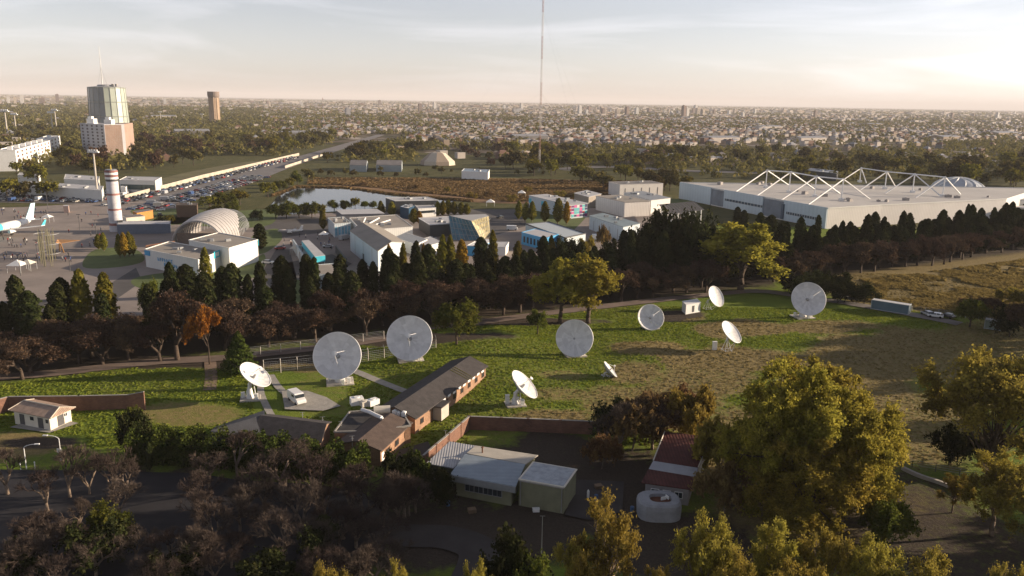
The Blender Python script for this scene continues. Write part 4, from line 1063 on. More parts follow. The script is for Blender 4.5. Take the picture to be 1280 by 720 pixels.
# arched ribbed hall
def arched_hall():
    f0, f1 = G(221, 307), G(262, 309)          # feet of the open arch
    b1 = G(300, 293)
    root = empty('arched_hall', tuple(G(262, 298)), 'ribbed metal hall shaped like an open shell behind the pavilions', 'hall')
    c0 = G(247, 308); ax = (G(285, 286)-c0); L = ax.length; ax.normalize(); side = Vector((ax.y, -ax.x, 0))
    Rw = 11.5; vs = []; fs = []; n_ = 24; K = 16
    def pt(t, a, k=0):
        s_ = math.sin(PI*(0.28+0.60*t)); r = Rw*(0.62+0.38*s_) - k
        return c0 + ax*(L*1.12*t) + side*(r*math.cos(a)) + Vector((0, 0, max(.0, r*1.02*math.sin(a))))
    for j in range(K-4):
        sh = MB(); t0 = j/K; t1 = (j+0.86)/K; vs = []; fs = []
        a_lo, a_hi = (0.0, PI)
        if j > 6: a_lo = .25+.12*(j-6)
        for k in (0, .35):
            for t in (t0, t1):
                for i in range(n_+1): vs.append(tuple(pt(t, a_lo+(a_hi-a_lo)*i/n_, k)))
        m_ = n_+1
        for i in range(n_):
            fs += [(i, i+1, m_+i+1, m_+i), (3*m_+i, 3*m_+i+1, 2*m_+i+1, 2*m_+i), (2*m_+i, 2*m_+i+1, i+1, i), (m_+i, m_+i+1, 3*m_+i+1, 3*m_+i)]
        sh.add(vs, fs); sh.build('roof_rib', mat('ribbed_metal', (.40, .38, .37), .45, .1, .3, metal=.2), root)
    fr = MB()
    for j in range(K+1):
        P = [pt(j/K, PI*i/14, .5) for i in range(15)]; fr.path(P, .14, 4)
    for i in (1, 3, 5, 9, 12): fr.path([pt(j/K, PI*i/14, .5) for j in range(K+1)], .1, 4)
    fr.build('frame', GSTEEL, root)
    MB().prism([tuple((c0+ax*2+side*s_*8.5).xy) for s_ in (-1, 1)]+[tuple((c0+ax*3+side*s_*8.5).xy) for s_ in (1, -1)], 0, 5.0).build('front_wall', mat('hall_interior', (.16, .13, .11), .8), root)
arched_hall()
bld('low_building', 'long low terracotta canopy joining the shell hall to the pavilions', [(181, 312), (183, 307), (218, 301.5)], 5.0, mat('terracotta_panel', (.35, .15, .07), .8), mat('terracotta_roof', (.38, .18, .09), .8), parapet=0)
bld('low_building', 'long flat-roofed building with blue-grey front beside the striped tower', [(146, 281), (148, 277), (213, 276.5)], 4.2, mat('blue_grey_front', (.12, .15, .20), .6), ROOFL, [((180, 286), 8, 2.2, 2.0, 1.2, None, 'window')], parapet=.2)
bld('low_building', 'small dark kiosk with an orange end wall near the striped tower', [(166, 264.5), (186, 261), (191, 263)], 4, mat('orange_wall', (.42, .19, .05), .8), ROOFG, parapet=.15)
bld('low_building', 'small cream kiosk with white panels near the striped tower', [(152, 270), (175, 268), (181, 270.5)], 3.5, CREAM, ROOFG, [((165, 273), 4, 1.4, 1.6, 1, W8, 'panel')], parapet=.15)
bld('low_building', 'brown box building at the edge of the shrubs, left of the pond', [(220, 257), (246, 257), (247, 254)], 6, mat('brown_cladding', (.11, .075, .055), .8), mat('brown_roof', (.10, .075, .06), .8), parapet=.2)
bld('low_building', 'small pink ticket booth at the edge of the crowded car park', [(79, 258), (85.5, 258), (86, 256.5)], 3.4, mat('pink_render', (.50, .36, .30), .8), ROOFL, [((82, 261), 1, 1.4, 1.2, 1.2, None, 'window')], parapet=.15)

# small blue-white gallery, fan-roofed hall, big gable hall ...
r_, C, c = bld('gallery', 'small cube gallery with a pale blue patterned wall', [(410, 273), (418, 280.5), (438.4, 279)], 6, BWALL, ROOFT, parapet=.3)
A, B = side_by_px(C, (428, 288)); openings(r_, A, B, c, 1.0, 5, 1.0, 3.8, mat('pale_blue_art', (.16, .36, .48), .5, .5, .6), name='panel')
fh, C, c = bld('hall', 'low hall with white fan-shaped beams rising from its roof', [(437, 273), (452, 289), (516, 284)], 6, WWALL, ROOFT, parapet=.3)
for (a, b_) in (((453, 281), (458, 272.5)), ((459, 281), (479, 272.5)), ((469, 281), (494, 275))):
    p = G(*a, 6.4); q0 = G(*b_, 6.4); q = Vector((q0.x, q0.y, 0)).lerp(Vector((p.x, p.y, 0)), .25); q.z = HT(q, b_[1])
    MB().beam(p, q, .35, 4).build('roof_beam', WSTEEL, fh)
gh, C, c, _ = block('hall', 'big pale gabled hall in front of the fan-roofed hall', 'hall', corners([(437.5, 288.5), (472.5, 314), (506, 303)], 8.2), 8.2, BWALL, ROOFT, 'gable', rise=1.8, over=.3)
A, B = side_by_px(C, (455, 315)); openings(gh, A, B, c, 0.5, 3, .25, 7.2, CONC, name='drainpipe', pad=2)
openings(gh, A, B, c, 0.1, 1, 2.4, 3.0, DWALL, name='door')
# courtyard with the long blue box
cy = empty('courtyard_building', tuple(G(392, 330)), 'walled courtyard building with a long white and turquoise box across it', 'building')
def bw(a, b_, h, th, m, nm='wall'):
    A, B = G(*a), G(*b_); d = B-A; m_ = (A+B)/2; MB().box((m_.x, m_.y, h/2-.2), (d.length, th, h+.4), math.atan2(d.y, d.x)).build(nm, m, cy)
bw((367, 312), (382, 336), 4.2, .5, BWALL); bw((433, 333), (420, 316), 3.0, .5, DWALL); bw((370, 320), (384, 319), 4.0, .4, WWALL, 'cross_wall'); bw((374, 328), (390, 327), 4.0, .4, WWALL, 'cross_wall')
C = corners([(377, 301), (386, 300), (406.5, 319.5), (393.5, 321)], 6.0)
MB().prism(C, 3.9, 6.0).build('raised_box', TURQ, cy); MB().prism([p+(centre(C)-p).normalized()*.1 for p in C], 6.0, 6.12).build('box_roof', ROOFL, cy)
mb = MB()
for p in inset(C, 1.0): mb.beam((p.x, p.y, 0), (p.x, p.y, 3.9), .2, 6)
mb.build('column', GSTEEL, cy)
bld('low_building', 'low grey-roofed building in front of the walled courtyard', [(384, 333), (398.5, 345), (434, 342)], 4.6, BWALL, ROOFT, [((415, 352), 4, 2.0, 1.6, 1.4, None, 'window')], parapet=.4)
# display aircraft on the apron
def aircraft(name, label, P, rz, L, span, mats_, z=0.0, fin=None):
    root = empty(name, (P.x, P.y, z), label, 'aircraft', rz=rz); r = L*.052; zc = r*2.1
    M = Matrix.Identity(4)
    def loft(st, mi=0):
        vs = []; fs = []; n_ = 14
        for (x, rr, zz) in st:
            for i in range(n_): a = 2*PI*i/n_; vs.append((x, rr*math.cos(a), zc+zz+rr*math.sin(a)))
        for j in range(len(st)-1):
            for i in range(n_): fs.append((j*n_+i, j*n_+(i+1) % n_, (j+1)*n_+(i+1) % n_, (j+1)*n_+i))
        fs += [tuple(range(n_-1, -1, -1)), tuple((len(st)-1)*n_+i for i in range(n_))]
        return vs, fs
    def put(nm, mb, m, sm=False, par=root):
        me = bpy.data.meshes.new(nm); me.from_pydata(mb.v, [], mb.f); me.materials.append(m)
        if sm: me.polygons.foreach_set('use_smooth', [True]*len(me.polygons))
        return link(nm, me, par)
    v, f = loft([(-L*.5, r*.12, r*.55), (-L*.46, r*.3, r*.5), (-L*.32, r*.75, r*.22), (-L*.18, r, 0)]); put('fuselage', MB().add(v, f), mats_[0], True)
    v, f = loft([(-L*.18, r, 0), (L*.08, r, 0)]); put('fuselage', MB().add(v, f), mats_[0], True)
    v, f = loft([(L*.08, r, 0), (L*.38, r, 0), (L*.45, r*.78, -r*.1), (L*.49, r*.4, -r*.25), (L*.5, r*.1, -r*.3)]); put('nose', MB().add(v, f), mats_[1], True)
    for s_ in (-1, 1):
        w = [(L*.12, s_*r*.8, zc-r*.5), (-L*.06, s_*r*.8, zc-r*.5), (-L*.16, s_*span/2, zc+r*.3), (-L*.10, s_*span/2, zc+r*.3)]
        put('wing', MB().add(w+[(x, y, zz-.25) for x, y, zz in w], [(0, 1, 2, 3), (7, 6, 5, 4), (0, 4, 5, 1), (1, 5, 6, 2), (2, 6, 7, 3), (3, 7, 4, 0)]), mats_[0])
        t = [(-L*.40, s_*r*.3, zc+r*.5), (-L*.48, s_*r*.3, zc+r*.5), (-L*.50, s_*span*.19, zc+r*.75), (-L*.46, s_*span*.19, zc+r*.75)]
        put('stabiliser', MB().add(t+[(x, y, zz-.15) for x, y, zz in t], [(0, 1, 2, 3), (7, 6, 5, 4), (0, 4, 5, 1), (1, 5, 6, 2), (2, 6, 7, 3), (3, 7, 4, 0)]), mats_[0])
        put('engine', MB().beam((L*.10, s_*span*.17, zc-r*.85), (-L*.0, s_*span*.17, zc-r*.85), r*.42, 14, r*.3), mats_[0], False)
        put('wheel', MB().beam((-L*.02, s_*r*1.2, r*.35), (-L*.02, s_*r*1.5, r*.35), r*.33, 12), RUB)
        wl_ = [(-L*.10, s_*span/2, zc+r*.3), (-L*.16, s_*span/2, zc+r*.3), (-L*.19, s_*span/2, zc+r*1.5), (-L*.165, s_*span/2, zc+r*1.5)]
        put('winglet', MB().add(wl_+[(x, y-s_*.15, zz) for x, y, zz in wl_], [(0, 1, 2, 3), (7, 6, 5, 4), (0, 4, 5, 1), (1, 5, 6, 2), (2, 6, 7, 3), (3, 7, 4, 0)]), mats_[1])
        put('landing_gear', MB().beam((-L*.02, s_*r*1.3, r*.35), (-L*.02, s_*r*1.0, zc-r*.5), .12, 6), GSTEEL)
    fz = [(-L*.34, 0, zc+r*.8), (-L*.475, 0, zc+r*.7), (-L*.53, 0, zc+r*4.4), (-L*.46, 0, zc+r*4.4)]
    put('tail_fin', MB().add([(x, .14, z_) for x, y, z_ in fz]+[(x, -.14, z_) for x, y, z_ in fz], [(0, 1, 2, 3), (7, 6, 5, 4), (0, 4, 5, 1), (1, 5, 6, 2), (2, 6, 7, 3), (3, 7, 4, 0)]), fin or mats_[1])
    put('nose_gear', MB().beam((L*.38, 0, .4), (L*.38, 0, zc-r*.7), .12, 6), GSTEEL)
    return root
T0 = G(44, 287); T1_ = G(-20, 300); dd = (T1_-T0).normalized(); Pp = T0+dd*17
aircraft('airliner', 'white and turquoise airliner parked on the plaza at the left edge', Pp, math.atan2(dd.y, dd.x), 35, 30, (W8, mat('airliner_turquoise', (.08, .50, .60), .35, .1, .3)), z=.1, fin=mat('fin_paint', (.42, .62, .70), .4, .3, .2))
aircraft('jet_aircraft', 'small white display aircraft on the dark apron behind the courtyard building', G(363, 292), R(185), 11, 10, (W8, mat('nose_grey', (.4, .38, .38), .5)), z=.12, fin=W8)
# back row
bld('low_building', 'long shed with pale grey roof between the pond trees and the cube gallery', [(420, 262.5), (428, 268), (480, 267)], 4.5, mat('shed_grey', (.2, .2, .21), .8), ROOFL, parapet=0, over=.4)  # walls in one even grey
r_, C, c = bld('terrace_building', 'long flat building with a white roof slab and open dark front beside the pond', [(482, 247.5), (494, 251.5), (547.5, 250.5)], 7, DWALL, ROOFL, parapet=.3, trim=W8)
r_, C, c = bld('low_building', 'white two-storey block in front of the open-fronted pond building', [(518, 256), (523, 261.5), (545, 260)], 4.5, WWALL, ROOFL, [((534, 266), 5, 2.4, 1.3, 2.2, None, 'window')], parapet=.3)
bld('low_building', 'small white kiosk with a dark blue glass front', [(500, 259), (511, 261), (518, 257.5)], 5.5, mat('dark_blue_glass', (.03, .07, .12), .2), W8, parapet=.3)
bld('low_building', 'dark slatted building with a pale roof left of the glass crystal', [(523.5, 273), (537.5, 281.5), (569, 279.5), (560, 271)], 5.5, DWALL, ROOFL, parapet=.25, trim=WSTEEL)
# glass crystal
cr_ = empty('glass_pavilion', tuple(G(588, 298)), 'faceted glass pavilion with one blue face and one mirrored sunlit face', 'pavilion')
def F3(px, py, z): return G(px, py, z)
a0, a1, a2, a3 = G(561, 269.5, 10), G(607, 267.5, 10), G(611, 270, 10), G(589, 276, 9.5)
b0, b1, b2, b3 = G(566, 300, 0), G(602, 301, 0), G(613, 293, 0), G(560, 290, 0)
vs = [a0, a1, a2, a3, b0, b1, b2, b3]
mb = MB(); mb.add(vs, [(0, 3, 2, 1)], 0); mb.add(vs, [(0, 4, 5, 3), (0, 7, 4)], 1); mb.add(vs, [(3, 5, 6, 2)], 2); mb.add(vs, [(1, 2, 6), (1, 6, 7), (1, 7, 0)], 1)
BG = mat('blue_curtain_glass', (.07, .17, .24), .2, .4, .35, spec=.8); YG = mat('mirror_glass', (.52, .46, .28), .35, .45, .4, metal=.2)
mb.build('glass_shell', [mat('crystal_roof', (.36, .36, .36), .6), BG, YG], cr_)
mb = MB()
for (p, q, r_a, s_a) in ((a0, a3, b0, b1), (a3, a2, b1, b2)):
    for k in range(8):
        t = k/7; mb.beam(p.lerp(q, t), r_a.lerp(s_a, t), .09, 4)
    for k in range(5):
        t = k/4; mb.beam(p.lerp(r_a, t), q.lerp(s_a, t), .07, 4)
mb.build('mullion', GSTEEL, cr_)
bld('low_building', 'low pale building with a bright sloping roof edge behind the orange poplar', [(520, 301), (534, 308), (552, 303)], 4, WWALL, ROOFL, parapet=.2)
bld('low_building', 'low grey-white building behind the big gabled hall', [(492, 297), (520, 306), (534, 299.5)], 4.5, WWALL, ROOFM, parapet=.2)
bld('low_building', 'white low building right of the orange poplar with a blue front', [(584, 307.5), (603, 308), (617, 300)], 4, BLUE, W8, parapet=.25, trim=W8)
bld('low_building', 'narrow white building among the trees right of the yellow poplar', [(606, 309), (632, 309), (636, 303)], 3.5, W8, ROOFL, parapet=.25)
# mural hall, sheds
r_, C, c = bld('mural_hall', 'hall with a purple and pink mural on its end wall', [(661.5, 244.5), (711, 256), (734.5, 254)], 7.5, BWALL, ROOFL, parapet=0, over=.5)
A, B = side_by_px(C, (723, 266))
if to_px(A.x, A.y)[0] > to_px(B.x, B.y)[0]: A, B = B, A
d, nn = wall_frame(A, B, c); ang = math.atan2(d.y, d.x); L = (B-A).length
MC = [mat('mural_'+n_, c_, .6, .1) for n_, c_ in (('purple', (.16, .03, .16)), ('pink', (.55, .10, .30)), ('navy', (.03, .03, .10)), ('white', (.6, .6, .6)), ('teal', (.10, .42, .45)), ('red', (.35, .05, .06)))]
rr = random.Random(3); mb = MB()
for i in range(7):
    for j in range(4):
        q = A+d*(L*(i+.5)/7)+nn*(.06+.004*((i+j) % 2)); mb.box((q.x, q.y, .6+j*1.65+.8), (L/7*rr.uniform(.7, 1.0), .05, 1.65*rr.uniform(.6, 1)), ang, mi=rr.choice([0, 0, 1, 2, 2, 3, 4, 5]))
mb.build('mural', MC, r_)
A, B = side_by_px(C, (685, 262)); openings(r_, A, B, c, 3.5, 3, 3.2, 2.6, TURQ, name='panel', off=-6)
bld('warehouse', 'small dark-sided warehouse between the mural hall and the large white halls', [(718, 241.5), (736, 246.5), (751.5, 242.5)], 6.5, mat('brownish_cladding', (.24, .21, .18), .7), ROOFL, parapet=0, over=.3)
r_, C, c = bld('warehouse', 'large pale warehouse with sunlit pinkish front, in the middle of the halls', [(745, 245), (781, 253), (813, 251.5)], 8, mat('pinkish_cladding', (.60, .57, .55), .7, .06, .2, stripes=.35, stripe_amt=.1), ROOFT, [((797, 262), 3, .5, 4.5, .5, DSTEEL, 'door')], parapet=0, over=.3)
bld('warehouse', 'pale warehouse with blue-white roof just behind the pinkish one', [(780, 241), (803, 239), (838, 247.5), (814, 250.5)], 8, WWALL, ROOFM, parapet=0, over=.2)
r_, C, c = bld('warehouse', 'long white warehouse at the back with a dark loading frame', [(761, 227.5), (775, 231), (829, 229.5)], 8.5, mat('warm_cladding', (.62, .59, .56), .7, .06, .2), ROOFG, [((800, 238), 5, .4, 6.0, .2, DSTEEL, 'door')], parapet=.2)
r_, C, c = bld('warehouse', 'bluish low warehouse with a sloping roof behind the pair of small cypresses', [(737, 270), (754, 266.5), (800, 279.5), (779, 284)], 6.5, BWALL, mat('teal_roofing', (.20, .25, .27), .5, .1, .2, stripes=.5, stripe_amt=.1), [((755, 285), 4, .5, 4.5, .3, GSTEEL, 'joint')], parapet=0, over=.3)
r_, C, c = bld('low_building', 'low pale building with a dark roof edge in front of the mural hall', [(657, 280.5), (686, 278), (732, 292.5), (706, 298)], 4.5, BWALL, mat('light_blue_roof', (.40, .45, .48), .6), parapet=.5, trim=DWALL)
bld('low_building', 'small building with blue glass panels in front of the dark-edged roof', [(652, 291), (681, 298.5), (698, 293.5)], 5, BLUE, ROOFL, [((667, 300), 6, 1.3, 2.6, 1.2, None, 'window')], parapet=.3)
# dark pergola with white columns
pg = empty('pergola', tuple(G(850, 290)), 'dark latticed pergola with white columns beside the great hall', 'pergola')
P = [G(824, 256, 8), G(868, 252, 8), G(880, 262, 8), G(836, 268, 8)]; mb = MB()
for k in range(13):
    t = k/12; mb.beam(P[0].lerp(P[1], t), P[3].lerp(P[2], t), .22, 4); mb.beam(P[0].lerp(P[3], t), P[1].lerp(P[2], t), .2, 4)
mb.build('lattice_roof', DSTEEL, pg)
for k in range(6):
    for (u, v) in ((P[3], P[2]), (P[0], P[1])):
        q = u.lerp(v, (k+.5)/6); MB().beam((q.x, q.y, 0), (q.x, q.y, 8), .32, 8).build('column', W8, pg)

# ------------------------------------------------------------------ the great hall with roof trusses
HH = 10.0
BH = mat('great_hall_shaded_side', (.44, .52, .58), .6, .05, .1, stripes=.3, stripe_amt=.06)  # cool shade of the hall's left side is put into this colour
BF = mat('great_hall_front', (.58, .56, .55), .7, .05, .1, stripes=.3, stripe_amt=.12)
hl, hr, hb, hf = G(851, 228.6, HH), G(1035, 261, HH), G(1300, 236, HH), G(1102, 257, HH)
hfr = G(1258, 249.3, HH); hfr2 = G(1340, 246, HH)
HC = [Vector((p.x, p.y, 0)) for p in (hr, hf, hfr, hb, hl)]
gh_ = empty('great_hall', (hr.x, hr.y, 0), 'very large flat hall whose roof hangs from white steel trusses', 'exhibition hall')
mb = MB().prism(HC, -.3, HH); mb.build('wall', [BF], gh_)
A, B = HC[4], HC[0]; d, nn = wall_frame(A, B, centre(HC)); L = (B-A).length; ang = math.atan2(d.y, d.x)
for (f0, f1, hh0, hh1, m_, nm_) in ((0.0, .26, .0, HH+.5, BH, 'side_cladding'), (.36, .63, 0, HH+.5, BH, 'side_cladding'), (.76, 1.0, 0, HH+.5, BH, 'side_cladding')):
    q = A.lerp(B, (f0+f1)/2)+nn*.4; MB().box((q.x, q.y, (hh0+hh1)/2), (L*(f1-f0), .8, hh1-hh0), ang).build(nm_, m_, gh_)
GR = mat('louvre_grey', (.16, .19, .23), .6, .25, .15)
for f0, f1 in ((.26, .36), (.63, .76)):
    q = A.lerp(B, (f0+f1)/2)+nn*.1; MB().box((q.x, q.y, HH/2), (L*(f1-f0), .2, HH-.6), ang).build('recessed_louvre', GR, gh_)
for f0, f1, z_ in ((.37, .63, 5.0), (.78, .95, 4.2)):
    q = A.lerp(B, (f0+f1)/2)+nn*.86
    MB().box((q.x, q.y, z_), (L*(f1-f0), .12, 1.3), ang).build('window_band', mat('band_glass', (.05, .08, .11), .3), gh_)
    mb = MB()
    for k in range(12): p = A.lerp(B, f0+(f1-f0)*(k+.5)/12)+nn*.95; mb.box((p.x, p.y, z_), (.15, .08, 1.3), ang)
    mb.build('window_mullion', WSTEEL, gh_)
q = A.lerp(B, .76)+nn*1.0; MB().box((q.x, q.y, 4.5), (1.6, 1.2, 8), ang).build('stair_tower', mat('dark_blue_steel', (.06, .09, .13), .5), gh_)
MB().prism([p+(centre(HC)-p).normalized()*.5 for p in HC], HH+.01, HH+.14).build('roof', mat('great_hall_roof', (.42, .405, .39), .85, .12, .04), gh_)
mb = MB()
for i in range(5):
    a_, b_ = HC[i], HC[(i+1) % 5]; dd = b_-a_; m_ = (a_+b_)/2; mb.box((m_.x, m_.y, HH+.3+.005*i), (dd.length+.2, .35, .6), math.atan2(dd.y, dd.x))
mb.build('parapet', WWALL, gh_)
rr = random.Random(5)
for (x, y) in ((948, 231), (952, 230), (962, 232), (998, 240), (1006, 243), (1030, 246), (1052, 251), (1062, 252), (1098, 252), (1108, 252.5), (1132, 251), (1185, 247), (1196, 248), (1235, 247), (1060, 250), (900, 231), (1150, 238), (1090, 236), (1013, 232)):
    p = G(x, y, HH); s_ = rr.uniform(1.2, 2.4); mb = MB().box((p.x, p.y, HH+.15+s_*.35), (s_*1.4, s_, s_*.7), rr.random()); mb.lathe([(s_*.3, 0), (s_*.3, .25), (0, .25)], (p.x, p.y, HH+.15+s_*.7), 8)
    mb.build('roof_unit', mat('roof_unit_grey', (.28, .26, .25), .7), gh_)
def truss_line(units):
    aps = []; 
    for (post, apy, lf, rf_) in units:
        f = G(*post, HH); ap = Vector((f.x, f.y, HT(f, apy)))
        aps.append(ap)
        mb = MB().beam(f, ap, .38, 6); mb.beam(G(*lf, HH), ap, .36, 6); mb.beam(G(*rf_, HH), ap, .36, 6)
        mb.box((f.x, f.y, HH+.8), (2.2, 2.2, 1.4)); mb.box((ap.x, ap.y, ap.z), (.9, .9, .9))
        mb.build('truss', WSTEEL, gh_)
    mb = MB().path(aps, .34, 6); mb.build('top_chord', WSTEEL, gh_)
truss_line([((957, 235), 213, (920, 239.5), (986, 231.5)), ((986, 241), 215, (945.7, 245), (1019, 237)), ((1018, 246.4), 220.6, (976.6, 250), (1050, 242)), ((1051.5, 251), 224, (1010, 256), (1087.5, 249))])
truss_line([((1074.5, 228), 210, (1046, 230), (1083, 229)), ((1106, 236.5), 214.6, (1074.6, 238), (1119, 233)), ((1140.5, 241), 217.7, (1106, 242), (1177, 246)), ((1178, 246), 221.5, (1144, 247.5), (1200.5, 243))])
bld('hall_annex', 'low dark-roofed annex behind the right end of the great hall', [(1232, 243.5), (1262, 250), (1340, 249), (1320, 240)], 7, WWALL, mat('slate_annex_roof', (.16, .17, .20), .6), [((1290, 256), 6, 3.5, 3, 1.5, None, 'window')], parapet=.3)
bld('hall_annex', 'cream annex with tall windows at the right edge of the picture', [(1264, 259), (1300, 262), (1345, 258)], 6, CREAM, ROOFL, [((1282, 266), 7, 2.0, 3.0, 1.2, None, 'window')], parapet=.3)
# dome
def dome(label, cpx, wpx, hpx, m, rib):
    P = G(*cpx); Rm = PXM(P, wpx)/2; Hm = PXM(P, hpx); root = empty('dome', tuple(P), label, 'dome'); n_ = 32; K = 9
    prof = [(Rm*math.cos(PI/2*i/K), Hm*math.sin(PI/2*i/K)) for i in range(K)]+[(.01, Hm)]
    MB().lathe(prof, tuple(P), n_).build('shell', m, root, smooth=True)
    mb = MB()
    for k in range(12):
        a = 2*PI*k/12; mb.path([P+Vector((r*1.01*math.cos(a+z/Hm*.5), r*1.01*math.sin(a+z/Hm*.5), z*1.01)) for r, z in prof], Rm*.02, 4)
    mb.build('rib', rib, root)
    MB().lathe([(Rm*1.02, -.4), (Rm*1.02, 1.0), (Rm*.98, 1.0)], tuple(P), n_).build('base_ring', CONC, root)
dome('translucent white dome with ribs behind the great hall', (1196, 243), 68, 21, mat('dome_membrane', (.40, .43, .47), .4, .15, .3), W8)

# ------------------------------------------------------------------ left side: striped tower, floodlights, plaza pieces
def tower_axis(bpx, tpx_y): B = G(*bpx); return B, HT(B, tpx_y)
B, H_ = tower_axis((146, 289), 210.5)
tw = empty('striped_tower', tuple(B), 'tall round tower with red and white bands around its top', 'tower')
r0 = PXM(B, 8.0)
TW = mat('tower_white', (.50, .49, .52), .7, .25, .25); TR = mat('tower_red', (.27, .13, .12), .7, .2, .3); 
segs = [(0, .10, r0*1.0, TW, 0), (.10, .14, r0*1.0, TR, 0), (.14, .34, r0*.96, TW, 0), (.34, .37, r0*.95, TR, 0), (.37, .58, r0*.92, TW, 0), (.58, .61, r0*.91, TR, 0), (.61, .80, r0*.88, TW, 0)]
for (a, b_, r, m_, _) in segs: MB().lathe([(r, H_*a), (r*.985, H_*b_)], tuple(B), 28).build('shaft', m_, tw, smooth=True)
MB().lathe([(r0*.86, H_*.80), (r0*.90, H_*.815), (r0*.90, H_*.83), (0, H_*.83)], tuple(B), 28).build('gallery', DSTEEL, tw)
for k, (a, b_) in enumerate(((.835, .868), (.872, .9), (.905, .938), (.942, .97))):
    MB().lathe([(0, H_*a), (r0*.93, H_*a), (r0*.93, H_*b_), (0, H_*b_)], tuple(B), 28).build('band', W8 if k % 2 == 0 else TR, tw)
MB().lathe([(r0*.8, H_*.83), (r0*.8, H_*.985), (0, H_*.985)], tuple(B), 24).build('lantern', mat('lantern_glass', (.2, .2, .22), .3), tw)
mb = MB().beam(tuple(B+Vector((0, 0, H_*.98))), tuple(B+Vector((0, 0, H_*1.06))), .25, 6); mb.build('beacon', mat('beacon_yellow', (.6, .45, .1), .5), tw)
for k in range(4):
    MB().box((B.x+r0*.98*math.sin(.6), B.y-r0*.98*math.cos(.6), H_*.12), (1.6, .5, 1.8), .6)
MB().box((B.x+r0*.9, B.y-r0*.55, H_*.13), (2.2, 1.2, 3.2), .5).build('doorway', DWALL, tw)
def pole_light(label, bpx, tpy, w=.28, plat=True, group=None):
    P = G(*bpx); h = HT(P, tpy); root = empty('floodlight_mast', tuple(P), label, 'floodlight mast', group)
    MB().beam((P.x, P.y, -.3), (P.x, P.y, h), w*1.5, 8, w).build('pole', CONCL, root)
    mb = MB().box((P.x, P.y, h), (w*14, w*4, w*1.5)); 
    for k in range(4): mb.box((P.x-w*5+w*3.4*k, P.y-w*2, h+w*2.0), (w*2.2, w*1.6, w*2.4))
    mb.build('lamp_cluster', WSTEEL, root)
pole_light('tall floodlight mast left of the striped tower', (122.5, 249), 190, .45)
pole_light('floodlight mast at the left edge above the white apartment slab', (9, 166), 139, .9)
pole_light('floodlight mast second from the left edge in the far park', (20, 163), 143, .8)
pole_light('left one of the two close floodlight masts behind the apartment slab', (66, 163), 141, .8)
pole_light('right one of the two close floodlight masts behind the apartment slab', (70.5, 160), 138, .8)
pole_light('slim mast right of the round concrete tower on the horizon side', (201, 152), 140, .6)
pole_light('slim mast standing before the round concrete tower', (253, 153), 143, .6)
# cluster of tall slender poles, canopy
cg = empty('pole_sculpture', tuple(G(62, 332)), 'dense cluster of tall slender poles standing on the plaza', 'sculpture')
rr = random.Random(9)
for k in range(34):
    p = G(rr.uniform(51, 73), rr.uniform(322, 334)); h = HT(p, rr.uniform(284, 298)); MB().beam((p.x, p.y, 0), (p.x+rr.uniform(-.2, .2), p.y, h), .11, 4).build('pole', mat('olive_pole', (.16, .15, .10), .7), cg)
p = G(62, 328); mb = MB()
for z in (3.5, 7.0, 10.5): mb.lathe([(4.0, z), (4.0, z+.15)], (p.x, p.y, 0), 14)
mb.build('hoop', GSTEEL, cg)
cn = empty('canopy', tuple(G(78, 313)), 'orange pointed sail canopy on bent legs', 'canopy')
P = [G(72, 299, 4.5), G(100, 300, 4.8), G(76, 304, 4.2), G(70, 303, 5)]
MB().add([tuple(p) for p in P]+[(p.x, p.y, p.z-.15) for p in P], [(0, 1, 2, 3), (7, 6, 5, 4), (0, 4, 5, 1), (1, 5, 6, 2), (2, 6, 7, 3), (3, 7, 4, 0)]).build('sail', mat('orange_sail', (.42, .22, .09), .8), cn)
for q0, q1 in (((75, 303, 4.3), (80, 316, 0)), ((74, 304, 4.4), (75, 315, 0))): MB().beam(G(*q0), G(*q1), .25, 6).build('leg', mat('orange_leg', (.25, .14, .06), .8), cn)
# three-storey white rows in front of the apartment slabs
WF = mat('white_facade', (.62, .61, .58), .75, .06, .2)
bld('school_building', 'long low white building with dark glazed front, nearest the car park', [(33, 232), (127, 238.5), (129, 233), (36, 227)], 6, WF, ROOFL, [((80, 241), 11, 5.2, 3.0, 1.2, mat('teal_glass', (.06, .10, .10), .3), 'window')], parapet=.3)
bld('school_building', 'white building with windows set behind the long low one', [(80, 224), (123, 226), (124, 221), (82, 218)], 6, WF, ROOFL, [((100, 230), 8, 3.2, 2.6, 1.2, MAT['teal_glass'], 'window')], parapet=.3)
bld('school_building', 'white building with a bright end wall beside the highway', [(149, 225.5), (194, 226.5), (202, 222), (158, 221)], 7, WF, ROOFL, [((170, 231), 8, 3.4, 3.2, 1.4, MAT['teal_glass'], 'window')], parapet=.4)
bld('low_building', 'small white cube beside the highway wall', [(151, 234), (157, 234.5), (158.5, 233)], 4.5, W8, ROOFL, parapet=.2)
bld('low_building', 'low grey building left of the school, below the apartment slab', [(22, 219), (48, 219.5), (50, 216.5)], 5, WF, ROOFL, parapet=.2)
bld('low_building', 'white shed at the left edge below the round trees', [(-14, 232.5), (6, 233.5), (12, 228.5)], 5, WF, W8, parapet=.2)
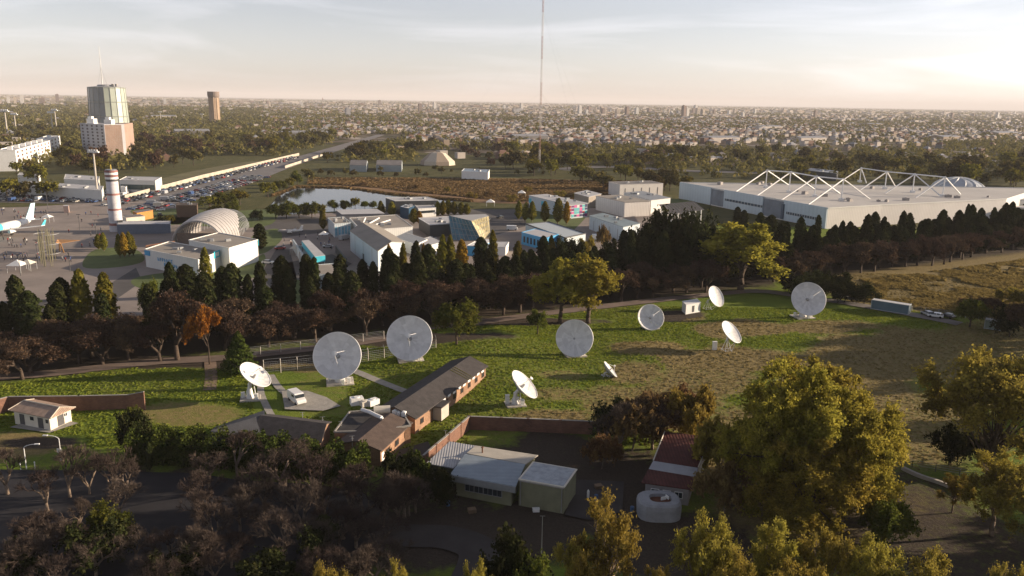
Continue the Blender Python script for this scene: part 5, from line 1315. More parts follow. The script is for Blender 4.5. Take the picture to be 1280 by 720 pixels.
# apartment slabs
def slab_block(label, bl, br, depth, h, cols, rows, wm, cat='apartment building', mgl=None, bays=0, boxes=2, name='apartment_block', roofm=None):
    A, B = G(*bl), G(*br); d = (B-A).normalized(); nn = Vector((-d.y, d.x, 0))
    if nn.dot(A) < 0: nn = -nn
    C = [A, B, B+nn*depth, A+nn*depth]; root, C, c, _ = block(name, label, cat, C, h, wm, roofm or ROOFL, parapet=.7)
    fl = h/rows; L = (B-A).length
    for i in range(cols):
        for k in range(rows):
            f = (i+.5)/cols + (.0 if bays == 0 else .12/cols*(1 if i % 2 else -1))
            q = A.lerp(B, f); d_, n_ = wall_frame(A, B, c); q = q+n_*.06
            MB().box((q.x, q.y, fl*k+fl*.55), (L/cols*.34, .16, fl*.52), math.atan2(d.y, d.x)).build('window', mgl or mat('red_brown_glass', (.14, .07, .06), .4), root)
    for i in range(boxes):
        q = c.lerp((A+B)/2, .1)+d*(L*((i+.5)/boxes-.5)); MB().box((q.x, q.y, h+1.4), (3.2, 3.5, 2.6), math.atan2(d.y, d.x)).build('roof_hut', wm, root)
    return root, A, B, nn
r_, A, B, nn = slab_block('long white five-storey apartment slab at the left edge', (22, 213.5), (64.5, 197), 13, 15.5, 9, 5, W8, boxes=6)
slab_block('white apartment block at the far end of the long slab', (65, 196), (77, 190.5), 12, 16.5, 3, 5, W8, boxes=1)
P0, P1 = G(104, 192), G(134, 195); P2 = G(151, 190)
r_, A, B, nn = slab_block('brick and white apartment tower with white huts on its roof', (104, 194), (134, 197), 20, 31, 5, 10, mat('tower_grey_white', (.40, .40, .42), .8, .1, .1), mgl=mat('dark_brown_glass', (.06, .045, .045), .4), boxes=0)
C = [B, B+(P2-P1), B+(P2-P1)+nn*18, B+nn*18]; 
mb = MB().prism([B+nn*.3, B+nn*.3+(P2-P1)*1.0, B+(P2-P1)*.9+nn*17, B+nn*17], -.3, 31.3); mb.build('brick_wing', mat('orange_brick', (.30, .215, .175), .85, .12, .2), r_)
for f in (.15, .75):
    q = A.lerp(B, f*1.2)+nn*8; MB().box((q.x, q.y, 33.5), (7, 7, 5)).build('roof_hut', W8, r_); MB().box((q.x-1, q.y, 37), (4, 4, 2.5)).build('roof_tank', W8, r_)

# the big round tower with the antenna
B = G(138, 163); wd = PXM(B, 45.5)/2; Hh = HT(B, 109)
bt = empty('cylindrical_tower', tuple(B), 'huge drum-shaped glass and panel tower with an antenna on top', 'tower')
N = 20; rb0, rt0 = wd*1.0, wd*.93
GPAN = mat('drum_panels', (.33, .37, .32), .35, .12, .04, spec=.5); GDRK = mat('drum_glass', (.10, .13, .16), .15, .3, .02, spec=.8)
for k in range(N):
    a0_, a1_ = 2*PI*k/N, 2*PI*(k+1)/N; mid = (a0_+a1_)/2
    left = math.cos(mid-R(218)) > .35
    vs = [(B.x+rb0*math.cos(a), B.y+rb0*math.sin(a), -.4) for a in (a0_, a1_)]+[(B.x+rt0*math.cos(a), B.y+rt0*math.sin(a), Hh) for a in (a1_, a0_)]
    vin = [(B.x+(v[0]-B.x)*.97, B.y+(v[1]-B.y)*.97, v[2]) for v in vs]
    MB().add(vs+vin, [(0, 1, 2, 3), (7, 6, 5, 4), (0, 4, 5, 1), (1, 5, 6, 2), (2, 6, 7, 3), (3, 7, 4, 0)]).build('facade_panel', GDRK if left else GPAN, bt)
mb = MB()
for z in (.02, .33, .66, .985):
    r = rb0+(rt0-rb0)*z; mb.lathe([(r*.99, Hh*z-.8), (r*1.012, Hh*z-.8), (r*1.012, Hh*z+.8), (r*.99, Hh*z+.8)], tuple(B), N)
for k in range(N):
    a = 2*PI*k/N; mb.beam((B.x+rb0*1.005*math.cos(a), B.y+rb0*1.005*math.sin(a), 0), (B.x+rt0*1.005*math.cos(a), B.y+rt0*1.005*math.sin(a), Hh), .45, 4)
mb.build('band', mat('drum_band', (.20, .22, .20), .5), bt)
MB().lathe([(rt0, Hh), (rt0*.5, Hh+1.5), (rt0*.45, Hh+4), (0, Hh+4.5)], tuple(B), N).build('roof', GSTEEL, bt)
mb = MB(); ht = HT(B, 58); mb.beam((B.x-6, B.y, Hh), (B.x-6, B.y, ht), .8, 5, .3)
for k in range(3): mb.beam((B.x-6+8*math.cos(k*2.1), B.y+8*math.sin(k*2.1), Hh+3), (B.x-6, B.y, Hh+(ht-Hh)*.5), .12, 3)
mb.build('antenna', GSTEEL, bt)
for dx in (14, 20): MB().box((B.x+dx, B.y-6, Hh+3.5), (3, 3, 4)).build('roof_hut', CONC, bt)
# round concrete tower
B = G(269, 153.5); Hc = HT(B, 114.5); rc = PXM(B, 6.2); ct = empty('concrete_tower', tuple(B), 'tall round concrete water tower standing alone above the trees', 'water tower')
MB().lathe([(rc, -.4), (rc*1.0, Hc*.8)], tuple(B), 20).build('shaft', mat('tower_concrete', (.34, .25, .18), .85, .12, .1), ct, smooth=True)
MB().lathe([(rc, Hc*.8), (rc*1.15, Hc*.86), (rc*1.15, Hc), (0, Hc)], tuple(B), 20).build('tank', mat('tank_concrete', (.20, .16, .14), .85), ct)
mb = MB()
for k in range(10): a = 2*PI*k/10; mb.beam((B.x+rc*math.cos(a), B.y+rc*math.sin(a), 0), (B.x+rc*math.cos(a), B.y+rc*math.sin(a), Hc*.86), rc*.09, 4)
mb.build('buttress', MAT['tower_concrete'], ct)
# guyed lattice mast
def mast(label, bpx, top_h, w, cat='radio mast', guys=True):
    B = G(*bpx); root = empty('radio_mast', tuple(B), label, cat)
    mb = MB(); F = [Vector((B.x+w*math.cos(2.1*k+.5), B.y+w*math.sin(2.1*k+.5), 0)) for k in range(3)]
    n_ = 60
    for k in range(n_):
        z0_, z1_ = top_h*k/n_, top_h*(k+1)/n_; mi = (k//6) % 2
        for i in range(3):
            a, b_ = F[i], F[(i+1) % 3]; mb.beam(a+Vector((0, 0, z0_)), a+Vector((0, 0, z1_)), w*.14, 4, mi=mi); mb.beam(a+Vector((0, 0, z0_)), b_+Vector((0, 0, z1_)), w*.08, 3, mi=mi)
    mb.build('lattice', [mat('mast_white', (.42, .40, .40), .6), mat('mast_red', (.26, .14, .12), .6)], root)
    if guys:
        for k in range(3):
            a = 2*PI*k/3+.9
            for f in (.35, .7):
                MB().beam((B.x+w*math.cos(a), B.y+w*math.sin(a), top_h*f), (B.x+top_h*.5*math.cos(a), B.y+top_h*.5*math.sin(a), 0), .03, 3).build('guy_wire', GSTEEL, root)
mast('very tall slender lattice mast rising out of the top of the picture', (674, 214), 190, .75)
B = G(404.5, 157); mast('thin red and white mast in the far suburb left of the middle', (404.5, 157), HT(B, 122), .8, guys=False)
# striped tent and white buildings beyond the marsh
tn = empty('striped_tent', tuple(G(547, 206)), 'wide tent hall with cream and brown stripes beyond the marsh', 'tent'); P = G(547, 206); w_ = PXM(P, 22); h_ = HT(P, 190)
for k in range(8):
    a0_, a1_ = 2*PI*k/8, 2*PI*(k+1)/8; pr = [(1.0, 0), (.97, .3), (.45, .92), (.25, 1.0)]
    vs = []; 
    for r, z in pr:
        for a in (a0_, a1_): vs.append((P.x+w_*r*math.cos(a), P.y+w_*.8*r*math.sin(a), h_*z))
    vs.append((P.x, P.y, h_*.97)); fs = [(0, 1, 3, 2), (2, 3, 5, 4), (4, 5, 7, 6), (6, 7, 8)]
    MB().add(vs, fs).build('tent_panel', mat('tent_cream', (.50, .44, .36), .8) if k % 2 else mat('tent_brown', (.30, .24, .19), .8), tn)
bld('low_building', 'small white and blue building in front of the striped tent', [(577, 214.5), (610, 216), (612, 212.5)], 6, W8, mat('blue_roof', (.20, .26, .33), .6), [((594, 217), 5, 3, 2, 2, BLUE, 'window')], parapet=.4)
bld('low_building', 'low grey house row left of the striped tent', [(437, 206.5), (458, 207), (460, 203)], 5, mat('bluish_house', (.28, .32, .34), .8), ROOFG, roof='gable', rise=3)
bld('low_building', 'low pale house row with dark roof, nearest left of the striped tent', [(470, 206.5), (502, 207), (503, 203)], 5, mat('bluish_house', (.28, .32, .34), .8), ROOFG, roof='gable', rise=3)
bld('warehouse', 'long low blue-grey roofed warehouse before the far tree line at right', [(1000, 212), (1046, 217), (1048, 214), (1002, 209)], 6, DWALL, mat('blue_grey_roof', (.28, .30, .33), .5), parapet=0)
# highway walls
def road_wall(label, pts, h, th, m):
    P = [Vector(p) for p in pts]; mb = MB()
    for i in range(len(P)-1):
        a_, b_ = P[i], P[i+1]; d = b_-a_; m_ = (a_+b_)/2; mb.box((m_.x, m_.y, h/2-.2), (d.length+.1, th, h+.4), math.atan2(d.y, d.x))
    return tag(mb.build('concrete_wall', m), label, 'wall')
road_wall('long cream wall along the far side of the highway', [(-229, 470, 0), (-233, 600, 0), (-229, 860, 0)], 2.4, .6, mat('road_wall_render', (.40, .36, .30), .85, .2, .2))
road_wall('cream wall along the near side of the highway where it bends away', [(-199, 700, 0), (-204, 860, 0)], 2.0, .6, MAT['road_wall_render'])
# ------------------------------------------------------------------ vegetation
LM = {
 'olive': leafmat('leaf_yellow_green', (0.125, 0.122, 0.024), (0.26, 0.225, 0.038), (0.40, 0.325, 0.055), .5, .06),
 'green': leafmat('leaf_green', (0.035, 0.050, 0.010), (0.090, 0.105, 0.020), (0.17, 0.16, 0.03), .38, .2),
 'park': leafmat('leaf_park', (0.036, 0.038, 0.014), (0.090, 0.080, 0.028), (0.165, 0.125, 0.042), .3, .35),
 'dark': leafmat('leaf_cypress', (0.012, 0.018, 0.007), (0.026, 0.032, 0.011), (0.050, 0.048, 0.018), .12, .3),
 'hedge': leafmat('leaf_hedge', (0.016, 0.026, 0.007), (0.045, 0.065, 0.014), (0.085, 0.10, 0.02), .2, .15),
 'poplar': leafmat('leaf_poplar', (0.06, 0.065, 0.013), (0.13, 0.12, 0.02), (0.22, 0.17, 0.025), .3, .25),
 'gold': leafmat('leaf_gold', (0.12, 0.075, 0.014), (0.24, 0.15, 0.02), (0.36, 0.22, 0.03), .3, .15),
 'rust': leafmat('leaf_rust', (0.045, 0.030, 0.022), (0.075, 0.048, 0.034), (0.13, 0.080, 0.045), .2, .3),
 'orange': leafmat('leaf_orange', (0.12, 0.045, 0.012), (0.28, 0.11, 0.018), (0.42, 0.20, 0.025), .3, .1),
 'twig': leafmat('twig_brown', (0.040, 0.030, 0.027), (0.066, 0.050, 0.043), (0.11, 0.084, 0.070), .0, .3),
 'scrub': leafmat('leaf_scrub', (0.09, 0.055, 0.030), (0.17, 0.110, 0.050), (0.27, 0.19, 0.07), .35, .15),
 'sparse': leafmat('leaf_sparse', (0.12, 0.098, 0.032), (0.24, 0.195, 0.042), (0.37, 0.300, 0.055), .42, .10),
}
def leaf_cloud(P, Nn, size, seed, elong=1.0, flat=0.9):
    rs = np.random.RandomState(seed); n = len(P)
    nrm = Nn + rs.normal(0, flat, (n, 3)); nrm /= np.linalg.norm(nrm, axis=1)[:, None]+1e-9
    t = np.cross(nrm, rs.normal(0, 1, (n, 3))); t /= np.linalg.norm(t, axis=1)[:, None]+1e-9
    b = np.cross(nrm, t); s = (size*(0.6+0.8*rs.rand(n)))[:, None]
    V = np.stack([P+t*s*elong, P+b*s*.62, P-t*s*elong*.9, P-b*s*.62], 1).reshape(-1, 3)
    F = np.arange(4*n).reshape(n, 4)
    return V, F, rs.rand(n)
def leaves_mesh(name, P, Nn, size, seed, m, **k):
    V, F, v = leaf_cloud(P, Nn, size, seed, **k)
    return np_mesh(name, V, F, m, attr=[('v', v, 'FACE')])
def tubes_mesh(name, segs, m, n=5):
    """segs: list of (p, q, r0, r1)"""
    mb = MB()
    for p, q, a, b_ in segs: mb.beam(p, q, a, n if a > .08 else 3, b_)
    me = bpy.data.meshes.new(name); me.from_pydata(mb.v, [], mb.f); me.materials.append(m)
    me.polygons.foreach_set('use_smooth', [True]*len(me.polygons)); me.update(); return me
def limb(p, q, r0, r1, rr, k=4, sag=.12):
    out = []; a = Vector(p); L = (Vector(q)-a).length
    for i in range(1, k+1):
        t = i/k; b_ = Vector(p).lerp(Vector(q), t)
        if i < k: b_ += Vector((rr.uniform(-1, 1), rr.uniform(-1, 1), rr.uniform(-.3, 1)))*L*sag*(.5)
        out.append((a, b_, r0+(r1-r0)*(i-1)/k, r0+(r1-r0)*i/k)); a = b_
    return out
def broadleaf(seed, Rr, H, nl, leaves, size, m, bark, base=.25, lobe=(.22, .38), trunk_r=None, flat=.9, vert=1.0, fork=.28, flip=-.55, sprays=22, tw=0):
    rs = np.random.RandomState(seed); rr = random.Random(seed)
    zc = H*(base+(1-base)*.5); hz = H*(1-base)*.5
    cs = []; rad = []
    for i in range(nl):
        d = rs.normal(0, 1, 3); d /= np.linalg.norm(d)
        if d[2] < flip: d[2] *= -.6
        k = rs.uniform(.45, .84) if i > nl*.2 else rs.uniform(.1, .45)
        c = np.array([d[0]*Rr*k, d[1]*Rr*k, zc+d[2]*hz*k*vert]); cs.append(c); rad.append(Rr*rs.uniform(*lobe)*(1.1 if i < nl*.2 else 1))
    cs = np.array(cs); rad = np.array(rad)
    w = rad**2; idx = rs.choice(nl, leaves, p=w/w.sum())
    # leaves hang along sprays of twigs that leave each limb end in all directions
    sd = rs.normal(0, 1, (nl, sprays, 3)); sd[:, :, 2] += .25; sd /= np.linalg.norm(sd, axis=2)[:, :, None]
    out_ = cs-np.array([0, 0, zc*.75]); out_ /= np.linalg.norm(out_, axis=1)[:, None]+1e-6; sd = sd+out_[:, None, :]*.45; sd /= np.linalg.norm(sd, axis=2)[:, :, None]
    sl = rad[:, None]*rs.uniform(.55, 1.45, (nl, sprays)); j = rs.randint(0, sprays, leaves); t = rs.beta(2.2, 1.3, leaves)
    d = sd[idx, j]; P = cs[idx]+d*(sl[idx, j]*t)[:, None]+rs.normal(0, 1, (leaves, 3))*(rad[idx]*(.05+.10*t))[:, None]
    P[:, 2] -= (sl[idx, j]*t**2*.10)
    keep = P[:, 2] > max(H*base*.55, .5); P = P[keep]; d = d[keep]
    crown = leaves_mesh('crown', P, d, np.full(len(P), size), seed, m, flat=flat)
    tr = trunk_r or H*.022
    segs = []; f = Vector((rr.uniform(-.3, .3), rr.uniform(-.3, .3), H*fork))
    segs += limb((0, 0, -.4), f, tr*1.25, tr*.85, rr, 3, .05)
    for i in range(nl):
        if i % 2 and nl > 14 and i > 14: continue
        q = Vector(cs[i]); mid = f.lerp(q, .45)+Vector((0, 0, H*.03)); r = tr*rr.uniform(.35, .55)
        segs += limb(f+Vector((0, 0, rr.uniform(-.1, .15)*H)), mid, r, r*.6, rr, 2); segs += limb(mid, q, r*.6, r*.15, rr, 3)
        for j in range(3):
            e = q+Vector(rs.normal(0, 1, 3))*rad[i]*.55; segs += limb(mid.lerp(q, .6), e, r*.3, r*.06, rr, 2)
    if tw:
        A0 = np.repeat(cs, sprays, 0); B0 = (cs[:, None, :]+sd*(sl*1.02)[:, :, None]).reshape(-1, 3); k = B0[:, 2] > .6; A0, B0 = A0[k], B0[k]; dd = B0-A0
        sw = np.cross(dd, rs.normal(0, 1, dd.shape)); sw /= np.linalg.norm(sw, axis=1)[:, None]+1e-9; sw *= tw
        V = np.stack([A0-sw, A0+sw, B0+sw*.5, B0-sw*.5], 1).reshape(-1, 3); Fq = np.arange(len(V)).reshape(-1, 4)
        return crown, tubes_mesh('trunk', segs, bark), Rr, H, np_mesh('twigs', V, Fq, LM['twig'], attr=[('v', rs.rand(len(Fq)), 'FACE')])
    return crown, tubes_mesh('trunk', segs, bark), Rr, H
def column(seed, Rr, H, leaves, size, m, bark, base=.06, shape='cypress', up=True):
    rs = np.random.RandomState(seed)
    t = rs.rand(leaves)**.85; a = rs.rand(leaves)*2*PI
    if shape == 'cypress': prof = np.minimum(1, (t/.18)**.6)*np.clip(1-t**6, 0, 1)**.6
    elif shape == 'cone': prof = np.minimum(1, t/.1)*(1-t)**.8*1.1
    else: prof = np.minimum(1, (t/.25)**.7)*np.clip(1-t**2.4, 0, 1)**.6
    bump = 1+.20*np.sin(a*3+t*9+seed)*np.sin(t*23+seed)+.13*np.sin(a*7+t*40)+.1*np.sin(t*60+a*2)
    tiers = 1.0 if shape != 'cone' else .8+.3*np.abs(np.sin(t*38+np.sin(a*2)))
    r = Rr*prof*bump*tiers*(.72+.33*rs.rand(leaves))
    P = np.stack([r*np.cos(a), r*np.sin(a), H*(base+(1-base)*t)], 1)
    Nn = np.stack([np.cos(a), np.sin(a), np.full(leaves, .35)], 1)
    crown = leaves_mesh('crown', P, Nn, np.full(leaves, size), seed, m, flat=.6)
    rr = random.Random(seed); segs = limb((0, 0, -.4), (0, 0, H*.9), H*.016, .04, rr, 4, .01)
    for k in range(14):
        z = H*(.1+.8*k/14); aa = k*2.4; segs.append((Vector((0, 0, z)), Vector((Rr*.6*math.cos(aa), Rr*.6*math.sin(aa), z+H*.05)), .06, .03))
    return crown, tubes_mesh('trunk', segs, bark), Rr, H
def bare(seed, H, spread, leaves, m_leaf, bark, depth=6, lsize=.25, twigw=.035, fork=.22):
    rr = random.Random(seed); segs = []; tw = []; tips = []
    def grow(p, d, L, r, k):
        q = p+d*L; 
        if k <= 2: segs.append((p, q, r, r*.72))
        else: tw.append((p, q, r))
        if k >= depth: tips.append((q, d)); return
        if k >= depth-2: tips.append((q, d))
        n = 3 if k < 2 else rr.choice([2, 3, 3])
        for i in range(n):
            ax = d.orthogonal().normalized(); ax.rotate(Matrix.Rotation(rr.uniform(0, 2*PI), 3, d))
            nd = (d+ax*rr.uniform(.35, .85)*spread+Vector((0, 0, .16))).normalized(); grow(q, nd, L*rr.uniform(.62, .86), max(r*.66, .012), k+1)
    grow(Vector((0, 0, -.3)), Vector((rr.uniform(-.05, .05), rr.uniform(-.05, .05), 1)).normalized(), H*fork, H*.020, 0)
    zmax = max(q.z for q, _ in tips); s = H/zmax; Rm = sorted(math.hypot(q.x, q.y) for q, _ in tips)[int(len(tips)*.92)]*s
    segs = [(p*s, q*s, a*s, b_*s) for p, q, a, b_ in segs]
    P = np.array([tuple(p*s) for p, q, r in tw]); Q = np.array([tuple(q*s) for p, q, r in tw]); W = np.array([max(r*s, twigw) for _, _, r in tw])
    # extra fine twigs round every fork end
    rs = np.random.RandomState(seed); T = np.array([tuple(q*s) for q, _ in tips]); D = np.array([tuple(d) for _, d in tips])
    k = 4; T2 = np.repeat(T, k, 0); D2 = np.repeat(D, k, 0)+rs.normal(0, .5, (len(T)*k, 3)); D2 /= np.linalg.norm(D2, axis=1)[:, None]
    P = np.concatenate([P, T2]); Q = np.concatenate([Q, T2+D2*(H*.075*rs.uniform(.5, 1.2, len(T2)))[:, None]]); W = np.concatenate([W, np.full(len(T2), twigw)])
    dd = Q-P; sd_ = np.cross(dd, rs.normal(0, 1, dd.shape)); sd_ /= np.linalg.norm(sd_, axis=1)[:, None]+1e-9
    V = np.stack([P-sd_*W[:, None], P+sd_*W[:, None], Q+sd_*W[:, None]*.6, Q-sd_*W[:, None]*.6], 1).reshape(-1, 3)
    F = np.arange(len(V)).reshape(-1, 4)
    twm = np_mesh('twigs', V, F, LM['twig'], attr=[('v', rs.rand(len(F)), 'FACE')])
    crown = None
    if leaves:
        ii = rs.randint(0, len(T), leaves); PP = T[ii]+rs.normal(0, H*.028, (leaves, 3)); crown = leaves_mesh('crown', PP, D[ii], np.full(leaves, lsize), seed, m_leaf)
    return crown, tubes_mesh('trunk', segs, bark), Rm, H, twm

PR = {}
PR['big'] = [broadleaf(101+i, 10, 22, 110, 120000, .19, LM['olive'], BARK, -.08, (.12, .24), flat=1.4, flip=-.85, sprays=26, tw=.03) for i in range(2)]
PR['spread'] = [broadleaf(103, 10, 16, 70, 46000, .18, LM['sparse'], BARK, .22, (.12, .22), fork=.14, flat=1.3, tw=.03)]
PR['yellow'] = [broadleaf(111+i, 5, 15, 44, 25000, .22, LM['olive'], BARK, .05, (.18, .32), flat=1.2) for i in range(2)]
PR['green'] = [broadleaf(121+i, 5, 10, 26, 12000, .24, LM['green'], BARK, .12, (.26, .40)) for i in range(3)]
PR['sparse'] = [broadleaf(131+i, 5, 11, 44, 26000, .11, LM['sparse'], BARKL, .06, (.14, .27), vert=1.1, flat=1.3, sprays=20, tw=.02) for i in range(3)]
PR['darkbush'] = [broadleaf(141+i, 4, 6, 14, 6000, .22, LM['dark'], BARK, .02, (.3, .45)) for i in range(2)]
PR['shrub'] = [broadleaf(145+i, 4, 5, 16, 6500, .20, LM['scrub'] if i == 0 else LM['sparse'], BARKL, .0, (.20, .36), flat=1.3, tw=.02) for i in range(2)]
PR['cypress'] = [column(151+i, 2.1, 17, 5200, .34, LM['dark'], BARK) for i in range(5)]
PR['poplar'] = [column(161+i, 1.9, 14, 2800, .34, LM['poplar'], BARKL, .1, 'poplar') for i in range(3)]
PR['goldpoplar'] = [column(166, 2.0, 14, 2800, .34, LM['gold'], BARKL, .1, 'poplar')]
PR['conifer'] = [column(171, 3.6, 11, 9000, .26, LM['hedge'], BARK, .03, 'cone')]
PR['rust'] = [bare(181+i, 13, 1.15, 4800, LM['rust'], BARK, 6, .26, .034, fork=.13) for i in range(4)]
PR['bare'] = [bare(191+i, 9, 1.0, 0, None, BARKL, 6, .2, .020, fork=.15) for i in range(4)]
PR['orange'] = [bare(196, 13, 1.0, 9500, LM['orange'], BARK, 6, .26, .03)]
PR['park'] = [broadleaf(201+i, 5.5, 10, 14, 1500, .62, LM['park'], BARK, .08, (.26, .42)) for i in range(4)]
PR['parkgold'] = [broadleaf(206+i, 5.5, 11, 14, 1500, .60, LM['poplar'], BARK, .08, (.26, .42)) for i in range(2)]
PR['parkrust'] = [broadleaf(208+i, 5.5, 9, 14, 1300, .60, LM['rust'], BARK, .08, (.26, .42)) for i in range(2)]
NAMES = dict(big='broadleaf_tree', spread='broadleaf_tree', yellow='broadleaf_tree', green='broadleaf_tree', sparse='thin_leaved_tree', darkbush='bush', shrub='bush', cypress='cypress_tree', poplar='poplar_tree',
             goldpoplar='poplar_tree', conifer='conifer_tree', rust='autumn_tree', bare='bare_tree', orange='autumn_tree', park='broadleaf_tree', parkgold='broadleaf_tree', parkrust='autumn_tree')
CATS = dict(darkbush='bush', shrub='bush', cypress='cypress tree', poplar='poplar tree', goldpoplar='poplar tree', conifer='conifer')
_pc = {}
def plant(kind, P, h, r, label, group=None, var=None, base=None):
    L = PR[kind]; i = _pc.get(kind, 0) if var is None else var; _pc[kind] = i+1
    p = L[i % len(L)]; rz = rnd.uniform(0, 2*PI)
    root = empty(NAMES[kind], (P.x, P.y, ground_z(P.x, P.y)-.05 if 60 < P.y < 404 and -190 < P.x < 300 else -.35), label, CATS.get(kind, 'tree'), group, rz)
    root.scale = (r/p[2], r/p[2], h/p[3])
    if base: ordtag(root, base)
    if kind in ('cypress', 'poplar', 'rust'): root.rotation_euler = (rnd.gauss(0, .03), rnd.gauss(0, .03), rz)
    if p[0]: link('crown', p[0], root)
    link('trunk', p[1], root)
    if len(p) > 4: link('twigs', p[4], root)
    return root
def tpx(kind, px, by, ty, w, label, group=None, var=None, base=None):
    B = G(px, by); return plant(kind, B, HT(B, ty), PXM(B, w)/2, label, group, var, base)

# the big near trees
tpx('big', 975, 640, 434, 176, 'huge yellow-green tree, the tallest and leftmost crown of the biggest clump', var=0)
tpx('big', 1008, 672, 528, 170, 'lower yellow-green crown in front of the tallest crown of the clump', var=0)
tpx('big', 1050, 650, 474, 158, 'huge yellow-green tree, lower right crown of the biggest clump', var=1)
tpx('big', 1012, 602, 438, 150, 'yellow-green tree standing just behind the two biggest crowns', var=1)
tpx('spread', 1236, 596, 436, 205, 'wide spreading yellow tree with visible dark limbs at the right edge', var=0)
tpx('darkbush', 1186, 580, 533, 52, 'black-green bush under the wide spreading tree'); tpx('darkbush', 1222, 582, 545, 50, 'second black-green bush right of the spreading trunk')
tpx('sparse', 1240, 668, 565, 110, 'thin-leaved brownish tree at the right edge below the spreading tree')
tpx('sparse', 1285, 690, 590, 100, 'thin-leaved brownish tree cut off by the right edge')
tpx('sparse', 1190, 640, 590, 46, 'small thin brownish tree by the curved kerb wall')
bot = [(752, 800, 622, 110, 'yellow-leaved tree at the bottom, below the greenish shed'), (716, 800, 660, 70, 'reddish thin tree left of the yellow bottom tree'), (872, 815, 640, 100, 'yellow thin tree at the bottom, below the round white shelter'),
       (960, 800, 655, 90, 'brownish thin tree in the bottom row, under the huge crown'), (1020, 790, 652, 90, 'yellow-brown bottom tree below the right half of the huge crown'), (1085, 800, 668, 90, 'pale brown bottom tree, right of the huge trunk'), (1150, 820, 690, 90, 'low brown tree at the bottom right edge of the row'),
       (1250, 830, 692, 70, 'bright yellow tree top peeping in at the bottom right corner'), (418, 850, 697, 76, 'yellow-green tree top peeping in at the bottom, left of centre'), (495, 850, 705, 60, 'first low tree top along the bottom edge right of the rounded one'), (540, 850, 706, 50, 'second low tree top along the bottom edge'), (595, 850, 698, 56, 'third low tree top along the bottom edge, with a pointed tip'),
       (905, 845, 690, 80, 'low thin tree filling the bottom edge left of the brownish one'), (985, 840, 690, 90, 'low thin tree at the bottom edge below the yellow-brown one'), (810,840,700,60,'low thin tree at the bottom edge between the two yellow ones')]
for (x, b_, t_, w_, lb_) in bot: tpx('sparse', x, b_, t_, w_, lb_)
tpx('darkbush', 640, 760, 668, 80, 'dark bush at the bottom centre left of the reddish tree'); tpx('green', 660, 770, 690, 60, 'green bushy tree at the bottom centre edge')
# middle distance, named one by one
tpx('yellow', 700, 403, 318, 78, 'left one of the two touching yellow-green trees beyond the lawn', var=0)
tpx('yellow', 735, 403, 312, 82, 'right one of the two touching yellow-green trees beyond the lawn', var=1)
tpx('green', 571, 437, 383, 62, 'round green tree on the mound behind the brick building', var=0)
tpx('green', 672, 418, 386, 28, 'small green tree in front of the two yellow-green trees', var=1)
tpx('yellow', 925, 362, 272, 108, 'large yellow-green tree beside the sideways dish', var=1)
tpx('green', 905, 352, 292, 50, 'green tree merged with the left of the large yellow-green tree', var=2)
tpx('conifer', 300, 466, 413, 40, 'dark pyramid-shaped conifer beside the leftmost dish')
tpx('rust', 222, 450, 362, 84, 'wide brown autumn tree taller than its neighbours, left of the orange patch'); tpx('orange', 262, 455, 384, 48, 'small autumn tree with glowing orange leaves beside the wide brown one')
tpx('shrub', 815, 550, 488, 84, 'orange-brown shrubby tree in the dry grass', var=0); tpx('shrub', 790, 562, 502, 74, 'low golden-brown scrub in front of the orange-brown shrubs', var=0); tpx('shrub', 842, 538, 482, 84, 'golden shrub at the back of the thicket', var=0); tpx('shrub', 752, 585, 540, 50, 'low olive shrub on the lawn end of the thicket', var=0)
tpx('shrub', 866, 558, 488, 72, 'big golden-brown shrubby tree left of the huge crown', var=1); tpx('shrub', 775, 545, 500, 50, 'olive shrub left of the orange-brown one', var=0)
tpx('darkbush', 762, 548, 503, 52, 'black-green bush beside the shaded brick wall'); tpx('bare', 775, 570, 508, 64, 'bare reddish tree in front of the black-green bush'); tpx('bare', 752, 560, 518, 44, 'small bare tree next to the end of the brick wall'); tpx('bare', 815, 560, 500, 60, 'bare brown tree before the red-roofed house')
tpx('shrub', 898, 600, 530, 70, 'olive-brown shrub right of the red-roofed house', var=1); tpx('shrub', 905, 640, 575, 70, 'dim shrub between the red-roofed house and the huge tree', var=0)
tpx('green', 1100, 690, 618, 70, 'low green tree under the right side of the huge crown')
# shrubs on the far lawn edge
for k, (x, b_, t_, w_) in enumerate([(1000, 372, 345, 40), (1030, 375, 348, 40), (1055, 378, 352, 40), (1080, 380, 355, 36), (1015, 366, 338, 40), (1045, 366, 342, 40), (985, 364, 340, 34)]):
    tpx('darkbush', x, b_, t_, w_, f"dark green bush in the clump behind the right dish, {['first','second','third','fourth','fifth','sixth','seventh'][k]} counted", 'dark bushes behind the right dish')
for k, (x, b_, t_, w_, kd) in enumerate([(1212, 408, 372, 50, 'green'), (1262, 420, 385, 40, 'darkbush'), (1285, 440, 370, 60, 'rust'), (1240, 396, 372, 40, 'rust'), (1262, 382, 360, 40, 'shrub'), (1215, 392, 370, 40, 'shrub')]):
    tpx(kd, x, b_, t_, w_, ['dark green tree behind the pale green container', 'black-green bush right of the pale green container', 'reddish tree cut off by the right edge above the dark field', 'brown tree above the pale green container', 'brownish shrub at the edge of the golden field near the right border', 'brownish shrub just right of the parked cars'][k])
